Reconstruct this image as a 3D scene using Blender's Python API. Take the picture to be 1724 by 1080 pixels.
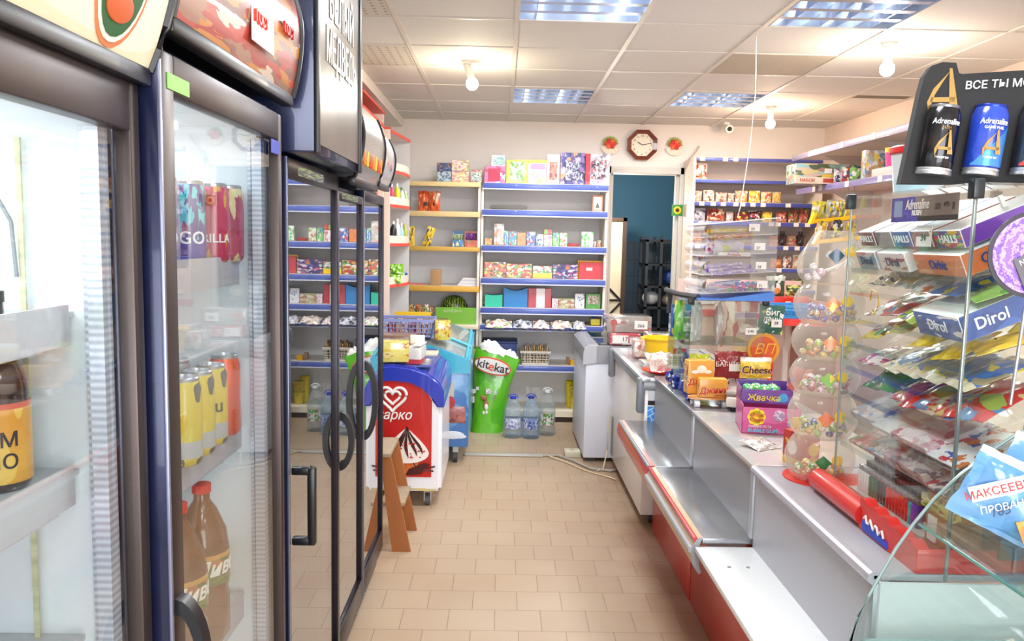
import bpy, bmesh, math, random
from mathutils import Vector, Matrix
S = bpy.context.scene
COL = S.collection
PI = math.pi
rnd = random.Random(7)
for o in list(bpy.data.objects): bpy.data.objects.remove(o)

# ---------------------------------------------------------------- camera
def make_camera():
    F, cx, cy, H = 1340., 862., 540., 1.62
    pitch, yaw, roll = math.radians(5.8635), math.radians(.8458), math.radians(1.2)
    fw = Vector((math.sin(yaw)*math.cos(pitch), math.cos(yaw)*math.cos(pitch), -math.sin(pitch)))
    r0 = Vector((math.cos(yaw), -math.sin(yaw), 0)); u0 = r0.cross(fw)
    c, s = math.cos(roll), math.sin(roll)
    right = r0*c + u0*s; up = u0*c - r0*s
    cam = bpy.data.objects.new('camera', bpy.data.cameras.new('camera')); COL.objects.link(cam)
    M = Matrix((right, up, -fw)).transposed().to_4x4(); M.translation = (0, 0, H)
    cam.matrix_world = M
    cam.data.sensor_width = 36; cam.data.lens = 36*F/1724; cam.data.clip_start = .02
    S.camera = cam
make_camera()
S.view_settings.view_transform = 'Standard'; S.view_settings.look = 'None'
S.view_settings.gamma = 1; S.view_settings.use_curve_mapping = False
S.view_settings.exposure = 0.32
S.cycles.transparent_max_bounces = 40
S.cycles.max_bounces = 10
# ---------------------------------------------------------------- world and lights
W = bpy.data.worlds.new('world'); S.world = W; W.use_nodes = True
W.node_tree.nodes['Background'].inputs[0].default_value = (.82, .9, 1, 1)
W.node_tree.nodes['Background'].inputs[1].default_value = 1.6
def area(name, loc, sx, sy, power, col, rot=(0, 0, 0)):
    l = bpy.data.lights.new(name, 'AREA'); l.shape = 'RECTANGLE'; l.size = sx; l.size_y = sy
    l.energy = power; l.color = col
    o = bpy.data.objects.new(name, l); o.location = loc; o.rotation_euler = rot; COL.objects.link(o)
    return o
def point(name, loc, power, col, r=.03):
    l = bpy.data.lights.new(name, 'POINT'); l.energy = power; l.color = col; l.shadow_soft_size = r
    o = bpy.data.objects.new(name, l); o.location = loc; COL.objects.link(o); return o
CZ = 2.69
FIX = [(.06, 3.46, 30), (.06, 5.82, 22), (1.29, 3.46, 22), (1.29, 5.82, 20), (.06, 1.18, 16), (1.29, 1.18, 9), (.06, -1.1, 20), (1.29, -1.1, 14)]
for i, (x, y, p) in enumerate(FIX):
    area('ceiling_panel_light', (x+.29, y+.29, CZ-.02), .52, .5, p, (.92, .96, 1))
BULBS = [(-.20, 4.98, 2.60, 9, (1, .86, .62)), (2.02, 4.3, 2.60, 14, (1, .84, .66)), (2.08, 6.32, 2.60, 12, (1, .70, .48))]
for x, y, z, p, c in BULBS: point('bulb_light', (x, y, z-.12), p, c, .035)
# added area lamp at the unseen front window, brightens the back shelves
area('front_fill_light', (.8, -2.3, 1.5), 2.6, 1.7, 105, (.95, .97, 1), (PI/2, 0, 0))
point('storeroom_fill', (1.15, 8.0, 1.95), 26, (1, .93, .82), .05)  # added lamp without a fitting, brightens the pale gate in the back room

# ---------------------------------------------------------------- materials
MC = {}
def L(c):
    def f(v): return v/12.92 if v <= .04045 else ((v+.055)/1.055)**2.4
    if isinstance(c, str):
        c = tuple(int(c[i:i+2], 16)/255 for i in (0, 2, 4))
    return (f(c[0]), f(c[1]), f(c[2]), 1)
def newmat(n):
    m = bpy.data.materials.new(n); m.use_nodes = True
    return m, m.node_tree.nodes, m.node_tree.links, m.node_tree.nodes['Principled BSDF']
def mat(c, rough=.5, metal=0, coat=0, emit=0, noise=0, nscale=60, alpha=1, trans=0, stretch=None):
    key = ('m', c, rough, metal, coat, emit, noise, nscale, alpha, trans, stretch)
    if key in MC: return MC[key]
    m, N, K, B = newmat('surface_'+str(c))
    B.inputs['Base Color'].default_value = L(c); B.inputs['Roughness'].default_value = rough
    B.inputs['Metallic'].default_value = metal; B.inputs['Coat Weight'].default_value = coat
    B.inputs['Alpha'].default_value = alpha; B.inputs['Transmission Weight'].default_value = trans
    if emit:
        B.inputs['Emission Color'].default_value = L(c); B.inputs['Emission Strength'].default_value = emit
    nz = N.new('ShaderNodeTexNoise'); nz.inputs['Scale'].default_value = nscale; nz.inputs['Detail'].default_value = 3
    tc = N.new('ShaderNodeTexCoord'); mp = N.new('ShaderNodeMapping')
    if stretch: mp.inputs['Scale'].default_value = stretch
    K.new(tc.outputs['Object'], mp.inputs[0]); K.new(mp.outputs[0], nz.inputs['Vector'])
    mx = N.new('ShaderNodeMix'); mx.data_type = 'RGBA'
    a = noise if noise else .05
    b = L(c); mx.inputs['A'].default_value = tuple(max(0, v*(1-a)) for v in b[:3])+(1,)
    mx.inputs['B'].default_value = tuple(min(1, v*(1+a)) for v in b[:3])+(1,)
    K.new(nz.outputs['Fac'], mx.inputs['Factor']); K.new(mx.outputs['Result'], B.inputs['Base Color'])
    MC[key] = m; return m
def glass(tint='f2f8f4', ior=1.5, rough=0.0, refl=1.0):
    key = ('g', tint, ior, rough, refl)
    if key in MC: return MC[key]
    m, N, K, B = newmat('glass_'+tint); N.remove(B)
    t = N.new('ShaderNodeBsdfTransparent'); t.inputs[0].default_value = L(tint)
    g = N.new('ShaderNodeBsdfGlossy'); g.inputs['Roughness'].default_value = rough
    f = N.new('ShaderNodeFresnel'); f.inputs['IOR'].default_value = ior
    mm = N.new('ShaderNodeMath'); mm.operation = 'MULTIPLY'; mm.inputs[1].default_value = refl; mm.use_clamp = True
    x = N.new('ShaderNodeMixShader')
    # a pane is seen by its fresnel whichever face is hit
    geo = N.new('ShaderNodeNewGeometry'); dn = N.new('ShaderNodeMix'); dn.data_type = 'FLOAT'
    dn.inputs['A'].default_value = ior; dn.inputs['B'].default_value = 1/ior if False else ior
    K.new(geo.outputs['Backfacing'], dn.inputs['Factor'])
    inv = N.new('ShaderNodeMath'); inv.operation = 'POWER'; inv.inputs[0].default_value = ior
    sg = N.new('ShaderNodeMath'); sg.operation = 'MULTIPLY_ADD'; sg.inputs[1].default_value = -2; sg.inputs[2].default_value = 1
    # fresnel node inverts the ior on back faces by itself: feed it 1/ior there
    K.new(geo.outputs['Backfacing'], sg.inputs[0]); K.new(sg.outputs[0], inv.inputs[1]); K.new(inv.outputs[0], f.inputs['IOR'])
    K.new(f.outputs[0], mm.inputs[0]); K.new(mm.outputs[0], x.inputs[0])
    K.new(t.outputs[0], x.inputs[1]); K.new(g.outputs[0], x.inputs[2])
    K.new(x.outputs[0], N['Material Output'].inputs['Surface'])
    MC[key] = m; return m
def ramp(N, pal, const=True):
    r = N.new('ShaderNodeValToRGB'); r.color_ramp.interpolation = 'CONSTANT' if const else 'LINEAR'
    e = r.color_ramp.elements
    while len(e) < len(pal): e.new(.5)
    n = len(pal)
    for i, c in enumerate(pal): e[i].position = i/n; e[i].color = L(c)
    return r
def pack(base, pal, scale=6, band=None, bandc='ffffff', seed=0, rough=.3, cover=.5, axis=2, coat=.3):
    """printed packaging: a base colour, an optional band across it and scattered printed shapes"""
    def soft(c):
        v = [int(c[i:i+2], 16) for i in (0, 2, 4)]; g = .3*v[0]+.55*v[1]+.15*v[2]
        return ''.join('%02x' % max(0, min(255, int((x*.84+g*.16)*.97))) for x in v)
    base = soft(base); pal = tuple(soft(c) for c in pal); scale = scale*1.45; key = ('p', base, pal, scale, band, bandc, seed, rough, cover, axis)
    if key in MC: return MC[key]
    m, N, K, B = newmat('print_'+base)
    B.inputs['Roughness'].default_value = rough; B.inputs['Coat Weight'].default_value = coat
    tc = N.new('ShaderNodeTexCoord'); mp = N.new('ShaderNodeMapping')
    mp.inputs['Location'].default_value = (seed*1.7, seed*.9, seed*2.3)
    K.new(tc.outputs['Generated'], mp.inputs[0])
    wn = N.new('ShaderNodeTexNoise'); wn.inputs['Scale'].default_value = scale*.8
    K.new(mp.outputs[0], wn.inputs['Vector'])
    mx = N.new('ShaderNodeMix'); mx.data_type = 'RGBA'; mx.inputs['Factor'].default_value = .22
    K.new(mp.outputs[0], mx.inputs['A']); K.new(wn.outputs['Color'], mx.inputs['B'])
    v = N.new('ShaderNodeTexVoronoi'); v.inputs['Scale'].default_value = scale
    K.new(mx.outputs['Result'], v.inputs['Vector'])
    sp = N.new('ShaderNodeSeparateColor'); K.new(v.outputs['Color'], sp.inputs[0])
    r = ramp(N, pal); K.new(sp.outputs[0], r.inputs[0])
    gt = N.new('ShaderNodeMath'); gt.operation = 'LESS_THAN'; gt.inputs[1].default_value = cover
    K.new(sp.outputs[1], gt.inputs[0])
    cur = N.new('ShaderNodeRGB'); cur.outputs[0].default_value = L(base); out = cur.outputs[0]
    m2 = N.new('ShaderNodeMix'); m2.data_type = 'RGBA'
    K.new(gt.outputs[0], m2.inputs['Factor']); K.new(out, m2.inputs['A']); K.new(r.outputs[0], m2.inputs['B']); out = m2.outputs['Result']
    if band:
        sx = N.new('ShaderNodeSeparateXYZ'); K.new(tc.outputs['Generated'], sx.inputs[0])
        a = N.new('ShaderNodeMath'); a.operation = 'GREATER_THAN'; a.inputs[1].default_value = band[0]
        b = N.new('ShaderNodeMath'); b.operation = 'LESS_THAN'; b.inputs[1].default_value = band[1]
        K.new(sx.outputs[axis], a.inputs[0]); K.new(sx.outputs[axis], b.inputs[0])
        c = N.new('ShaderNodeMath'); c.operation = 'MULTIPLY'; K.new(a.outputs[0], c.inputs[0]); K.new(b.outputs[0], c.inputs[1])
        m3 = N.new('ShaderNodeMix'); m3.data_type = 'RGBA'; m3.inputs['B'].default_value = L(bandc)
        K.new(c.outputs[0], m3.inputs['Factor']); K.new(out, m3.inputs['A']); out = m3.outputs['Result']
    K.new(out, B.inputs['Base Color'])
    MC[key] = m; return m
def lamp_mat(c, e): return mat(c, .5, emit=e)
BLACK = mat('17171b', .35); NAVY = mat('1d2238', .28, .3, noise=.25, nscale=9); FRAME = mat('4a403d', .38, .7, noise=.12, nscale=200)
FRAMED = mat('26222a', .3, .6); WHITE = mat('eceae6', .5); LINER = mat('e8eef0', .45); STEEL = mat('b9bcc0', .3, .85, noise=.15, nscale=150)
ALU = mat('cfd2d6', .28, .8, noise=.1, nscale=120); GREY = mat('a6a7ab', .45, noise=.08, nscale=200); DGREY = mat('4a4b50', .5)
RED = mat('d42a22', .35, coat=.3); PAPER = mat('f1efe8', .7); CARD = mat('b08a62', .8, noise=.12)
GLASS = glass('fcfefd'); GLASSG = glass('f8fcfa', 1.5); DOORG = glass('f9fbfb', 1.55, 0, 1.1)
def milky(c, amount, rough=.12):
    key = ('k', c, amount)
    if key in MC: return MC[key]
    m, N, K, B = newmat('clear_plastic'); B.inputs['Base Color'].default_value = L(c); B.inputs['Roughness'].default_value = rough; B.inputs['Coat Weight'].default_value = .5
    t = N.new('ShaderNodeBsdfTransparent'); t.inputs[0].default_value = (.98, .98, .98, 1); x = N.new('ShaderNodeMixShader')
    f = N.new('ShaderNodeLayerWeight'); f.inputs['Blend'].default_value = .35
    mr = N.new('ShaderNodeMapRange'); mr.inputs[3].default_value = amount; mr.inputs[4].default_value = min(1, amount*3.2+.1)
    K.new(f.outputs['Facing'], mr.inputs[0]); K.new(mr.outputs[0], x.inputs[0]); K.new(t.outputs[0], x.inputs[1]); K.new(B.outputs[0], x.inputs[2]); K.new(x.outputs[0], N['Material Output'].inputs['Surface'])
    MC[key] = m; return m
PLAST = milky('e4e4e2', .10)

EDGE = mat('1e2444', .25, .4, coat=.4, noise=.3, nscale=14)
m, N, K, B = newmat('ribbed_gasket'); tc = N.new('ShaderNodeTexCoord'); wv = N.new('ShaderNodeTexWave'); wv.bands_direction = 'Z'; wv.inputs['Scale'].default_value = 28
K.new(tc.outputs['Object'], wv.inputs[0]); r_ = N.new('ShaderNodeValToRGB'); r_.color_ramp.elements[0].color = L('b4b7c0'); r_.color_ramp.elements[1].color = L('dcdfe8'); K.new(wv.outputs['Fac'], r_.inputs[0]); K.new(r_.outputs[0], B.inputs['Base Color'])
B.inputs['Roughness'].default_value = .25; B.inputs['Metallic'].default_value = .3; RIB = m
# ---------------------------------------------------------------- mesh builder
class MB:
    def __init__(s): s.b = bmesh.new()
    def box(s, x0, x1, y0, y1, z0, z1, bev=0, seg=2):
        M = Matrix.Translation(((x0+x1)/2, (y0+y1)/2, (z0+z1)/2)) @ Matrix.Diagonal((abs(x1-x0), abs(y1-y0), abs(z1-z0), 1))
        r = bmesh.ops.create_cube(s.b, size=1, matrix=M)
        if bev:
            es = list({e for v in r['verts'] for e in v.link_edges})
            bmesh.ops.bevel(s.b, geom=es, offset=bev, segments=seg, affect='EDGES', profile=.5)
        return s
    def cyl(s, p0, p1, r0, r1=None, n=20, caps=True):
        p0, p1 = Vector(p0), Vector(p1); r1 = r0 if r1 is None else r1
        d = p1-p0; q = Vector((0, 0, 1)).rotation_difference(d.normalized())
        M = Matrix.Translation((p0+p1)/2) @ q.to_matrix().to_4x4()
        bmesh.ops.create_cone(s.b, cap_ends=caps, segments=n, radius1=r0, radius2=r1, depth=d.length, matrix=M)
        return s
    def ball(s, c, r, sc=(1, 1, 1), n=14):
        M = Matrix.Translation(c) @ Matrix.Diagonal((*sc, 1))
        bmesh.ops.create_uvsphere(s.b, u_segments=n, v_segments=max(6, n*2//3), radius=r, matrix=M); return s
    def lathe(s, prof, c=(0, 0, 0), n=28, sc=(1, 1)):
        rings = []
        for r, z in prof:
            rings.append([s.b.verts.new((c[0]+r*sc[0]*math.cos(2*PI*k/n), c[1]+r*sc[1]*math.sin(2*PI*k/n), c[2]+z)) for k in range(n)])
        for a, b in zip(rings, rings[1:]):
            for k in range(n): s.b.faces.new((a[k], a[(k+1) % n], b[(k+1) % n], b[k]))
        if prof[0][0] > 1e-4: s.b.faces.new(rings[0][::-1])
        if prof[-1][0] > 1e-4: s.b.faces.new(rings[-1])
        return s
    def tube(s, pts, r, n=8):
        pts = [Vector(p) for p in pts]; rings = []
        up = Vector((0, 0, 1))
        for i, p in enumerate(pts):
            d = (pts[min(i+1, len(pts)-1)]-pts[max(i-1, 0)]).normalized()
            a = d.cross(up if abs(d.z) < .95 else Vector((1, 0, 0))).normalized(); b = d.cross(a)
            rings.append([s.b.verts.new(p+(a*math.cos(2*PI*k/n)+b*math.sin(2*PI*k/n))*r) for k in range(n)])
        for a, b in zip(rings, rings[1:]):
            for k in range(n): s.b.faces.new((a[k], a[(k+1) % n], b[(k+1) % n], b[k]))
        s.b.faces.new(rings[0][::-1]); s.b.faces.new(rings[-1]); return s
    def prism(s, poly, ax, a0, a1):
        """polygon in the plane across axis ax, extruded from a0 to a1"""
        def P(u, v, w): return {'x': (w, u, v), 'y': (u, w, v), 'z': (u, v, w)}[ax]
        A = [s.b.verts.new(P(u, v, a0)) for u, v in poly]; B = [s.b.verts.new(P(u, v, a1)) for u, v in poly]
        n = len(poly)
        for k in range(n): s.b.faces.new((A[k], A[(k+1) % n], B[(k+1) % n], B[k]))
        s.b.faces.new(A[::-1]); s.b.faces.new(B); return s
    def sheet(s, rows, thick=0):
        """grid of points, optionally thickened"""
        V = [[s.b.verts.new(p) for p in r] for r in rows]; fs = []
        for a, b in zip(V, V[1:]):
            for k in range(len(a)-1): fs.append(s.b.faces.new((a[k], a[k+1], b[k+1], b[k])))
        if thick:
            bmesh.ops.recalc_face_normals(s.b, faces=fs)
            bmesh.ops.solidify(s.b, geom=fs, thickness=thick)
        return s
    def pouch(s, w, h, t, seed=0, crimp=.06, nu=12, nv=16, full=.5, M=None):
        """filled pillow bag standing in the x-z plane, base at z=0"""
        r = random.Random(seed); ph = [r.uniform(0, 6) for _ in range(6)]; M = M or Matrix()
        def pt(i, j, side):
            u = i/nu*2-1; v = j/nv
            vv = (v-crimp)/(1-2*crimp)
            th = 0 if vv <= 0 or vv >= 1 else (math.sin(PI*vv)**full)*(1-abs(u)**2.6)
            wr = .09*t*math.sin(5*u+9*v+ph[0])+.07*t*math.sin(11*u-7*v+ph[1])
            sw = 1-.05*math.sin(PI*min(max(vv, 0), 1))+.012*math.sin(20*v+ph[2])
            z = h*v + .012*h*math.sin(4*u+ph[3])*(1 if v > .5 else .3)
            if j in (0, nv): z += .006*h*(1 if i % 2 else -1)
            y = side*(t/2*th + .0008) + (wr if th > 0 else .04*t*math.sin(7*u+ph[4]))
            return M @ Vector((u*w/2*sw, y, max(z, 0)))
        F = [[s.b.verts.new(pt(i, j, -1)) for i in range(nu+1)] for j in range(nv+1)]
        Bk = [[s.b.verts.new(pt(i, j, 1)) for i in range(nu+1)] for j in range(nv+1)]
        for j in range(nv):
            for i in range(nu):
                s.b.faces.new((F[j][i], F[j][i+1], F[j+1][i+1], F[j+1][i]))
                s.b.faces.new((Bk[j][i], Bk[j+1][i], Bk[j+1][i+1], Bk[j][i+1]))
        for j in range(nv):
            s.b.faces.new((F[j][0], F[j+1][0], Bk[j+1][0], Bk[j][0])); s.b.faces.new((F[j][nu], Bk[j][nu], Bk[j+1][nu], F[j+1][nu]))
        for i in range(nu):
            s.b.faces.new((F[0][i], Bk[0][i], Bk[0][i+1], F[0][i+1])); s.b.faces.new((F[nv][i], F[nv][i+1], Bk[nv][i+1], Bk[nv][i]))
        return s
    def xf(s, M): bmesh.ops.transform(s.b, matrix=M, verts=s.b.verts[:]); return s
def T(x, y, z, rz=0, rx=0, ry=0):
    return Matrix.Translation((x, y, z)) @ Matrix.Rotation(rz, 4, 'Z') @ Matrix.Rotation(ry, 4, 'Y') @ Matrix.Rotation(rx, 4, 'X')
def worldloc(p):
    v = Vector((0, 0, 0))
    while p: v += p.location; p = p.parent
    return v
def tag(o, label=None, cat=None, group=None, kind=None):
    if label: o['label'] = label
    if cat: o['category'] = cat
    if group: o['group'] = group
    if kind: o['kind'] = kind
    return o
def thing(name, label, cat, loc, group=None, rz=0):
    o = bpy.data.objects.new(name, None); COL.objects.link(o); o.location = loc; o.rotation_euler = (0, 0, rz)
    o.empty_display_size = .05
    return tag(o, label, cat, group)
def part(name, mb, m, parent=None, smooth=True, local=False, label=None, loc=None):
    """links the builder's geometry as one mesh; world coordinates unless local"""
    me = bpy.data.meshes.new(name)
    bmesh.ops.recalc_face_normals(mb.b, faces=mb.b.faces[:])
    off = worldloc(parent) if parent else Vector(loc or (0, 0, 0))
    if not local: bmesh.ops.translate(mb.b, vec=-off, verts=mb.b.verts[:])
    mb.b.to_mesh(me); mb.b.free()
    if smooth:
        me.shade_smooth()
        try: me.set_sharp_from_angle(angle=math.radians(35))
        except Exception: pass
    me.materials.append(m)
    o = bpy.data.objects.new(name, me); COL.objects.link(o)
    if parent: o.parent = parent
    else: o.location = off
    if label: o['label'] = label
    return o
def struct(name, mb, m, **k): return tag(part(name, mb, m, **k), kind='structure')
def solo(name, mb, m, label, cat, group=None, loc=(0, 0, 0), local=False):
    return tag(part(name, mb, m, loc=loc, local=local), label, cat, group)
def grp(mats_mb, name, parent): ...
def text(body, size, m, parent, loc, nrm=(0, -1, 0), up=(0, 0, 1), shear=0, bold=0, sx=1, align='CENTER', name='lettering', thick=.0006, bend=None):
    """lettering laid on a surface: nrm points out of the surface, up is the letters' up"""
    c = bpy.data.curves.new('tmp', 'FONT'); c.body = body; c.size = size; c.shear = shear; c.offset = min(bold, .012)*size
    c.extrude = thick; c.align_x = align; c.align_y = 'CENTER'; c.resolution_u = 3
    to = bpy.data.objects.new('tmp', c); COL.objects.link(to)
    me = bpy.data.meshes.new_from_object(to.evaluated_get(bpy.context.evaluated_depsgraph_get()))
    bpy.data.objects.remove(to); bpy.data.curves.remove(c)
    n = Vector(nrm).normalized(); u = Vector(up).normalized(); r = u.cross(n).normalized(); u = n.cross(r)
    if bend:   # wrap round a vertical cylinder of radius bend
        for v in me.vertices:
            a = v.co.x*sx/bend
            p = r*math.sin(a)*(bend+v.co.z) + n*((bend+v.co.z)*math.cos(a)-bend) + u*v.co.y
            v.co = p
        M = Matrix.Translation(Vector(loc))
    else:
        M = Matrix((r*sx, u, n)).transposed().to_4x4(); M.translation = Vector(loc)
    me.transform(M)
    if parent: me.transform(Matrix.Translation(-worldloc(parent)))
    me.materials.clear(); me.materials.append(m); me.name = name
    o = bpy.data.objects.new(name, me); COL.objects.link(o)
    if parent: o.parent = parent
    return o
def at_local(o, M):
    """turns a finished thing about its own base"""
    o.matrix_world = Matrix.Translation(o.location) @ M
def copy_tree(o, parent=None):
    c = o.copy(); COL.objects.link(c)
    if parent: c.parent = parent
    for ch in list(o.children): copy_tree(ch, c)
    return c

# ================================================================ the room
def room():
    # floor tiles
    m, N, K, B = newmat('floor_tiles')
    tc = N.new('ShaderNodeTexCoord'); br = N.new('ShaderNodeTexBrick')
    br.offset = .5; br.inputs['Scale'].default_value = 1
    br.inputs['Brick Width'].default_value = .198; br.inputs['Row Height'].default_value = .1855
    br.inputs['Mortar Size'].default_value = .0016; br.inputs['Mortar Smooth'].default_value = .3
    br.inputs['Color1'].default_value = L('bba68d'); br.inputs['Color2'].default_value = L('b49e85'); br.inputs['Mortar'].default_value = L('86705c')
    K.new(tc.outputs['Object'], br.inputs['Vector'])
    nz = N.new('ShaderNodeTexNoise'); nz.inputs['Scale'].default_value = 1.3; nz.inputs['Detail'].default_value = 6
    K.new(tc.outputs['Object'], nz.inputs['Vector'])
    rp = N.new('ShaderNodeValToRGB'); rp.color_ramp.elements[0].position = .35; rp.color_ramp.elements[1].position = .75
    rp.color_ramp.elements[0].color = (1, 1, 1, 1); rp.color_ramp.elements[1].color = (.90, .82, .75, 1)
    K.new(nz.outputs['Fac'], rp.inputs[0])
    mx = N.new('ShaderNodeMix'); mx.data_type = 'RGBA'; mx.blend_type = 'MULTIPLY'; mx.inputs['Factor'].default_value = 1
    K.new(br.outputs['Color'], mx.inputs['A']); K.new(rp.outputs[0], mx.inputs['B'])
    # grime trodden in along the foot of the counters (a dirt mark of its own)
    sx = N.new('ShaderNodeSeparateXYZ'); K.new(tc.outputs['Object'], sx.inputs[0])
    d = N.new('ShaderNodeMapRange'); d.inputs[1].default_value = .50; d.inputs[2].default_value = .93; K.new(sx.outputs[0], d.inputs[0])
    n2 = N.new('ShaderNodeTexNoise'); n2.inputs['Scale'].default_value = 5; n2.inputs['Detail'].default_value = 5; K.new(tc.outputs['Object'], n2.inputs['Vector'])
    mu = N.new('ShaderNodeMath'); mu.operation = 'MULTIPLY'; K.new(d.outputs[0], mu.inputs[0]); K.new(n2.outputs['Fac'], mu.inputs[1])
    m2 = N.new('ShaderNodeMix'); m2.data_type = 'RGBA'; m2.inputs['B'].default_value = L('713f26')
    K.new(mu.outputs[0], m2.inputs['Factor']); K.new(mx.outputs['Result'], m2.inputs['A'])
    K.new(m2.outputs['Result'], B.inputs['Base Color']); B.inputs['Roughness'].default_value = .42
    struct('floor', MB().box(-1.25, 2.95, -2.5, 10.2, -.08, 0), m, smooth=False)
    WALL = mat('ebe3dc', .8, noise=.05, nscale=4); WALLP = mat('eedccf', .8, noise=.05, nscale=4)
    struct('wall_left', MB().box(-1.35, -1.25, -2.5, 7.42, 0, CZ), WALL)
    struct('wall_right', MB().box(2.95, 3.05, -2.5, 7.42, 0, CZ), WALLP)
    w = MB(); w.box(-1.35, .99, 7.42, 7.54, 0, CZ); w.box(1.63, 3.05, 7.42, 7.54, 0, CZ); w.box(.99, 1.63, 7.42, 7.54, 2.24, CZ)
    struct('wall_back', w, WALL, smooth=False)
    w = MB(); w.box(-1.35, -.6, -2.6, -2.5, 0, CZ); w.box(2.2, 3.05, -2.6, -2.5, 0, CZ); w.box(-.6, 2.2, -2.6, -2.5, 0, .6); w.box(-.6, 2.2, -2.6, -2.5, 2.4, CZ)
    struct('wall_front', w, WALL, smooth=False)
    f = MB(); f.box(-.6, 2.2, -2.58, -2.52, .6, .66); f.box(-.6, 2.2, -2.58, -2.52, 2.34, 2.4)
    for x in (-.6, .77, 2.14): f.box(x, x+.06, -2.58, -2.52, .66, 2.34)
    struct('window_1', f, WHITE)
    m, N, K, B = newmat('ceiling_tiles')
    B.inputs['Roughness'].default_value = .75
    tc = N.new('ShaderNodeTexCoord'); nz = N.new('ShaderNodeTexNoise'); nz.inputs['Scale'].default_value = 90
    K.new(tc.outputs['Object'], nz.inputs['Vector']); r = ramp(N, ('cdc9c3', 'd6d3ce', 'dbd8d3'), False); K.new(nz.outputs['Fac'], r.inputs[0])
    K.new(r.outputs[0], B.inputs['Base Color'])
    CT = m
    # tiles cut round the light boxes
    c = MB(); xs = [-1.25, .06, .65, 1.29, 1.88, 2.95]; c.box(-1.35, 3.05, -2.6, 7.54, CZ+.12, CZ+.16)
    ys = [-2.5, -1.1, -.52, 1.18, 1.76, 3.46, 4.03, 5.82, 6.39, 7.42]
    for i in range(5):
        for j in range(9):
            if i in (1, 3) and j in (1, 3, 5, 7): continue
            c.box(xs[i], xs[i+1], ys[j], ys[j+1], CZ, CZ+.03)
    struct('ceiling', c, CT, smooth=False)
    g = MB()
    for x in (-1.14, -.54, .053, .656, 1.27, 1.89, 2.49): g.box(x-.012, x+.012, -2.5, 7.42, CZ-.006, CZ+.001)
    y = 7.42-.39
    yy = [4.03, 4.60, 5.165, 5.74, 6.40, 6.96]+[4.03-.57*k for k in range(1, 12)]
    for y in yy: g.box(-1.25, 2.95, y-.007, y+.007, CZ-.005, CZ+.001)
    struct('trim_1', g, mat('d8d2c8', .45))
    struct('trim_2', MB().box(-1.25, -.92, 3.9, 7.42, 2.615, CZ), WALL)   # boxed-in duct over the left wall
    b = MB().box(-1.1, .95, 7.405, 7.42, 0, .06); b.box(1.68, 2.95, 7.405, 7.42, 0, .06)
    struct('baseboard_back', b, mat('8b7a6b', .6))
    t = MB(); t.box(.93, .99, 7.38, 7.44, 0, 2.30); t.box(1.63, 1.69, 7.38, 7.44, 0, 2.30); t.box(.93, 1.69, 7.38, 7.44, 2.24, 2.30)
    t.box(1.0, 1.02, 7.44, 7.5, 0, 2.24); t.box(1.60, 1.63, 7.44, 7.5, 0, 2.24)
    struct('door_1', t, mat('cfc9bf', .5))
    # store room behind
    m, N, K, B = newmat('blue_tiled_wall')
    tc = N.new('ShaderNodeTexCoord'); br = N.new('ShaderNodeTexBrick'); br.offset = 0
    mp = N.new('ShaderNodeMapping'); mp.inputs['Rotation'].default_value = (PI/2, 0, 0)
    K.new(tc.outputs['Object'], mp.inputs[0]); K.new(mp.outputs[0], br.inputs['Vector'])
    br.inputs['Brick Width'].default_value = .2; br.inputs['Row Height'].default_value = .2; br.inputs['Scale'].default_value = 1; br.inputs['Mortar Size'].default_value = .004
    br.inputs['Color1'].default_value = L('5c7384'); br.inputs['Color2'].default_value = L('586e80'); br.inputs['Mortar'].default_value = L('465a68')
    K.new(br.outputs['Color'], B.inputs['Base Color']); B.inputs['Roughness'].default_value = .4
    struct('wall_storeroom_lower', MB().box(0, 3.05, 9.6, 9.7, 0, 1.62), m, smooth=False)
    struct('wall_storeroom_upper', MB().box(0, 3.05, 9.6, 9.7, 1.62, CZ), mat('4c86a6', .6))
    w = MB(); w.box(2.95, 3.05, 7.54, 9.6, 0, CZ); w.box(.1, .2, 7.54, 9.6, 0, CZ)
    struct('wall_storeroom_side', w, mat('5b8299', .6))
    struct('wall_storeroom_ceiling', MB().box(.1, 3.05, 7.54, 9.7, CZ, CZ+.05), mat('9aa3a6', .8))
room()

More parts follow.
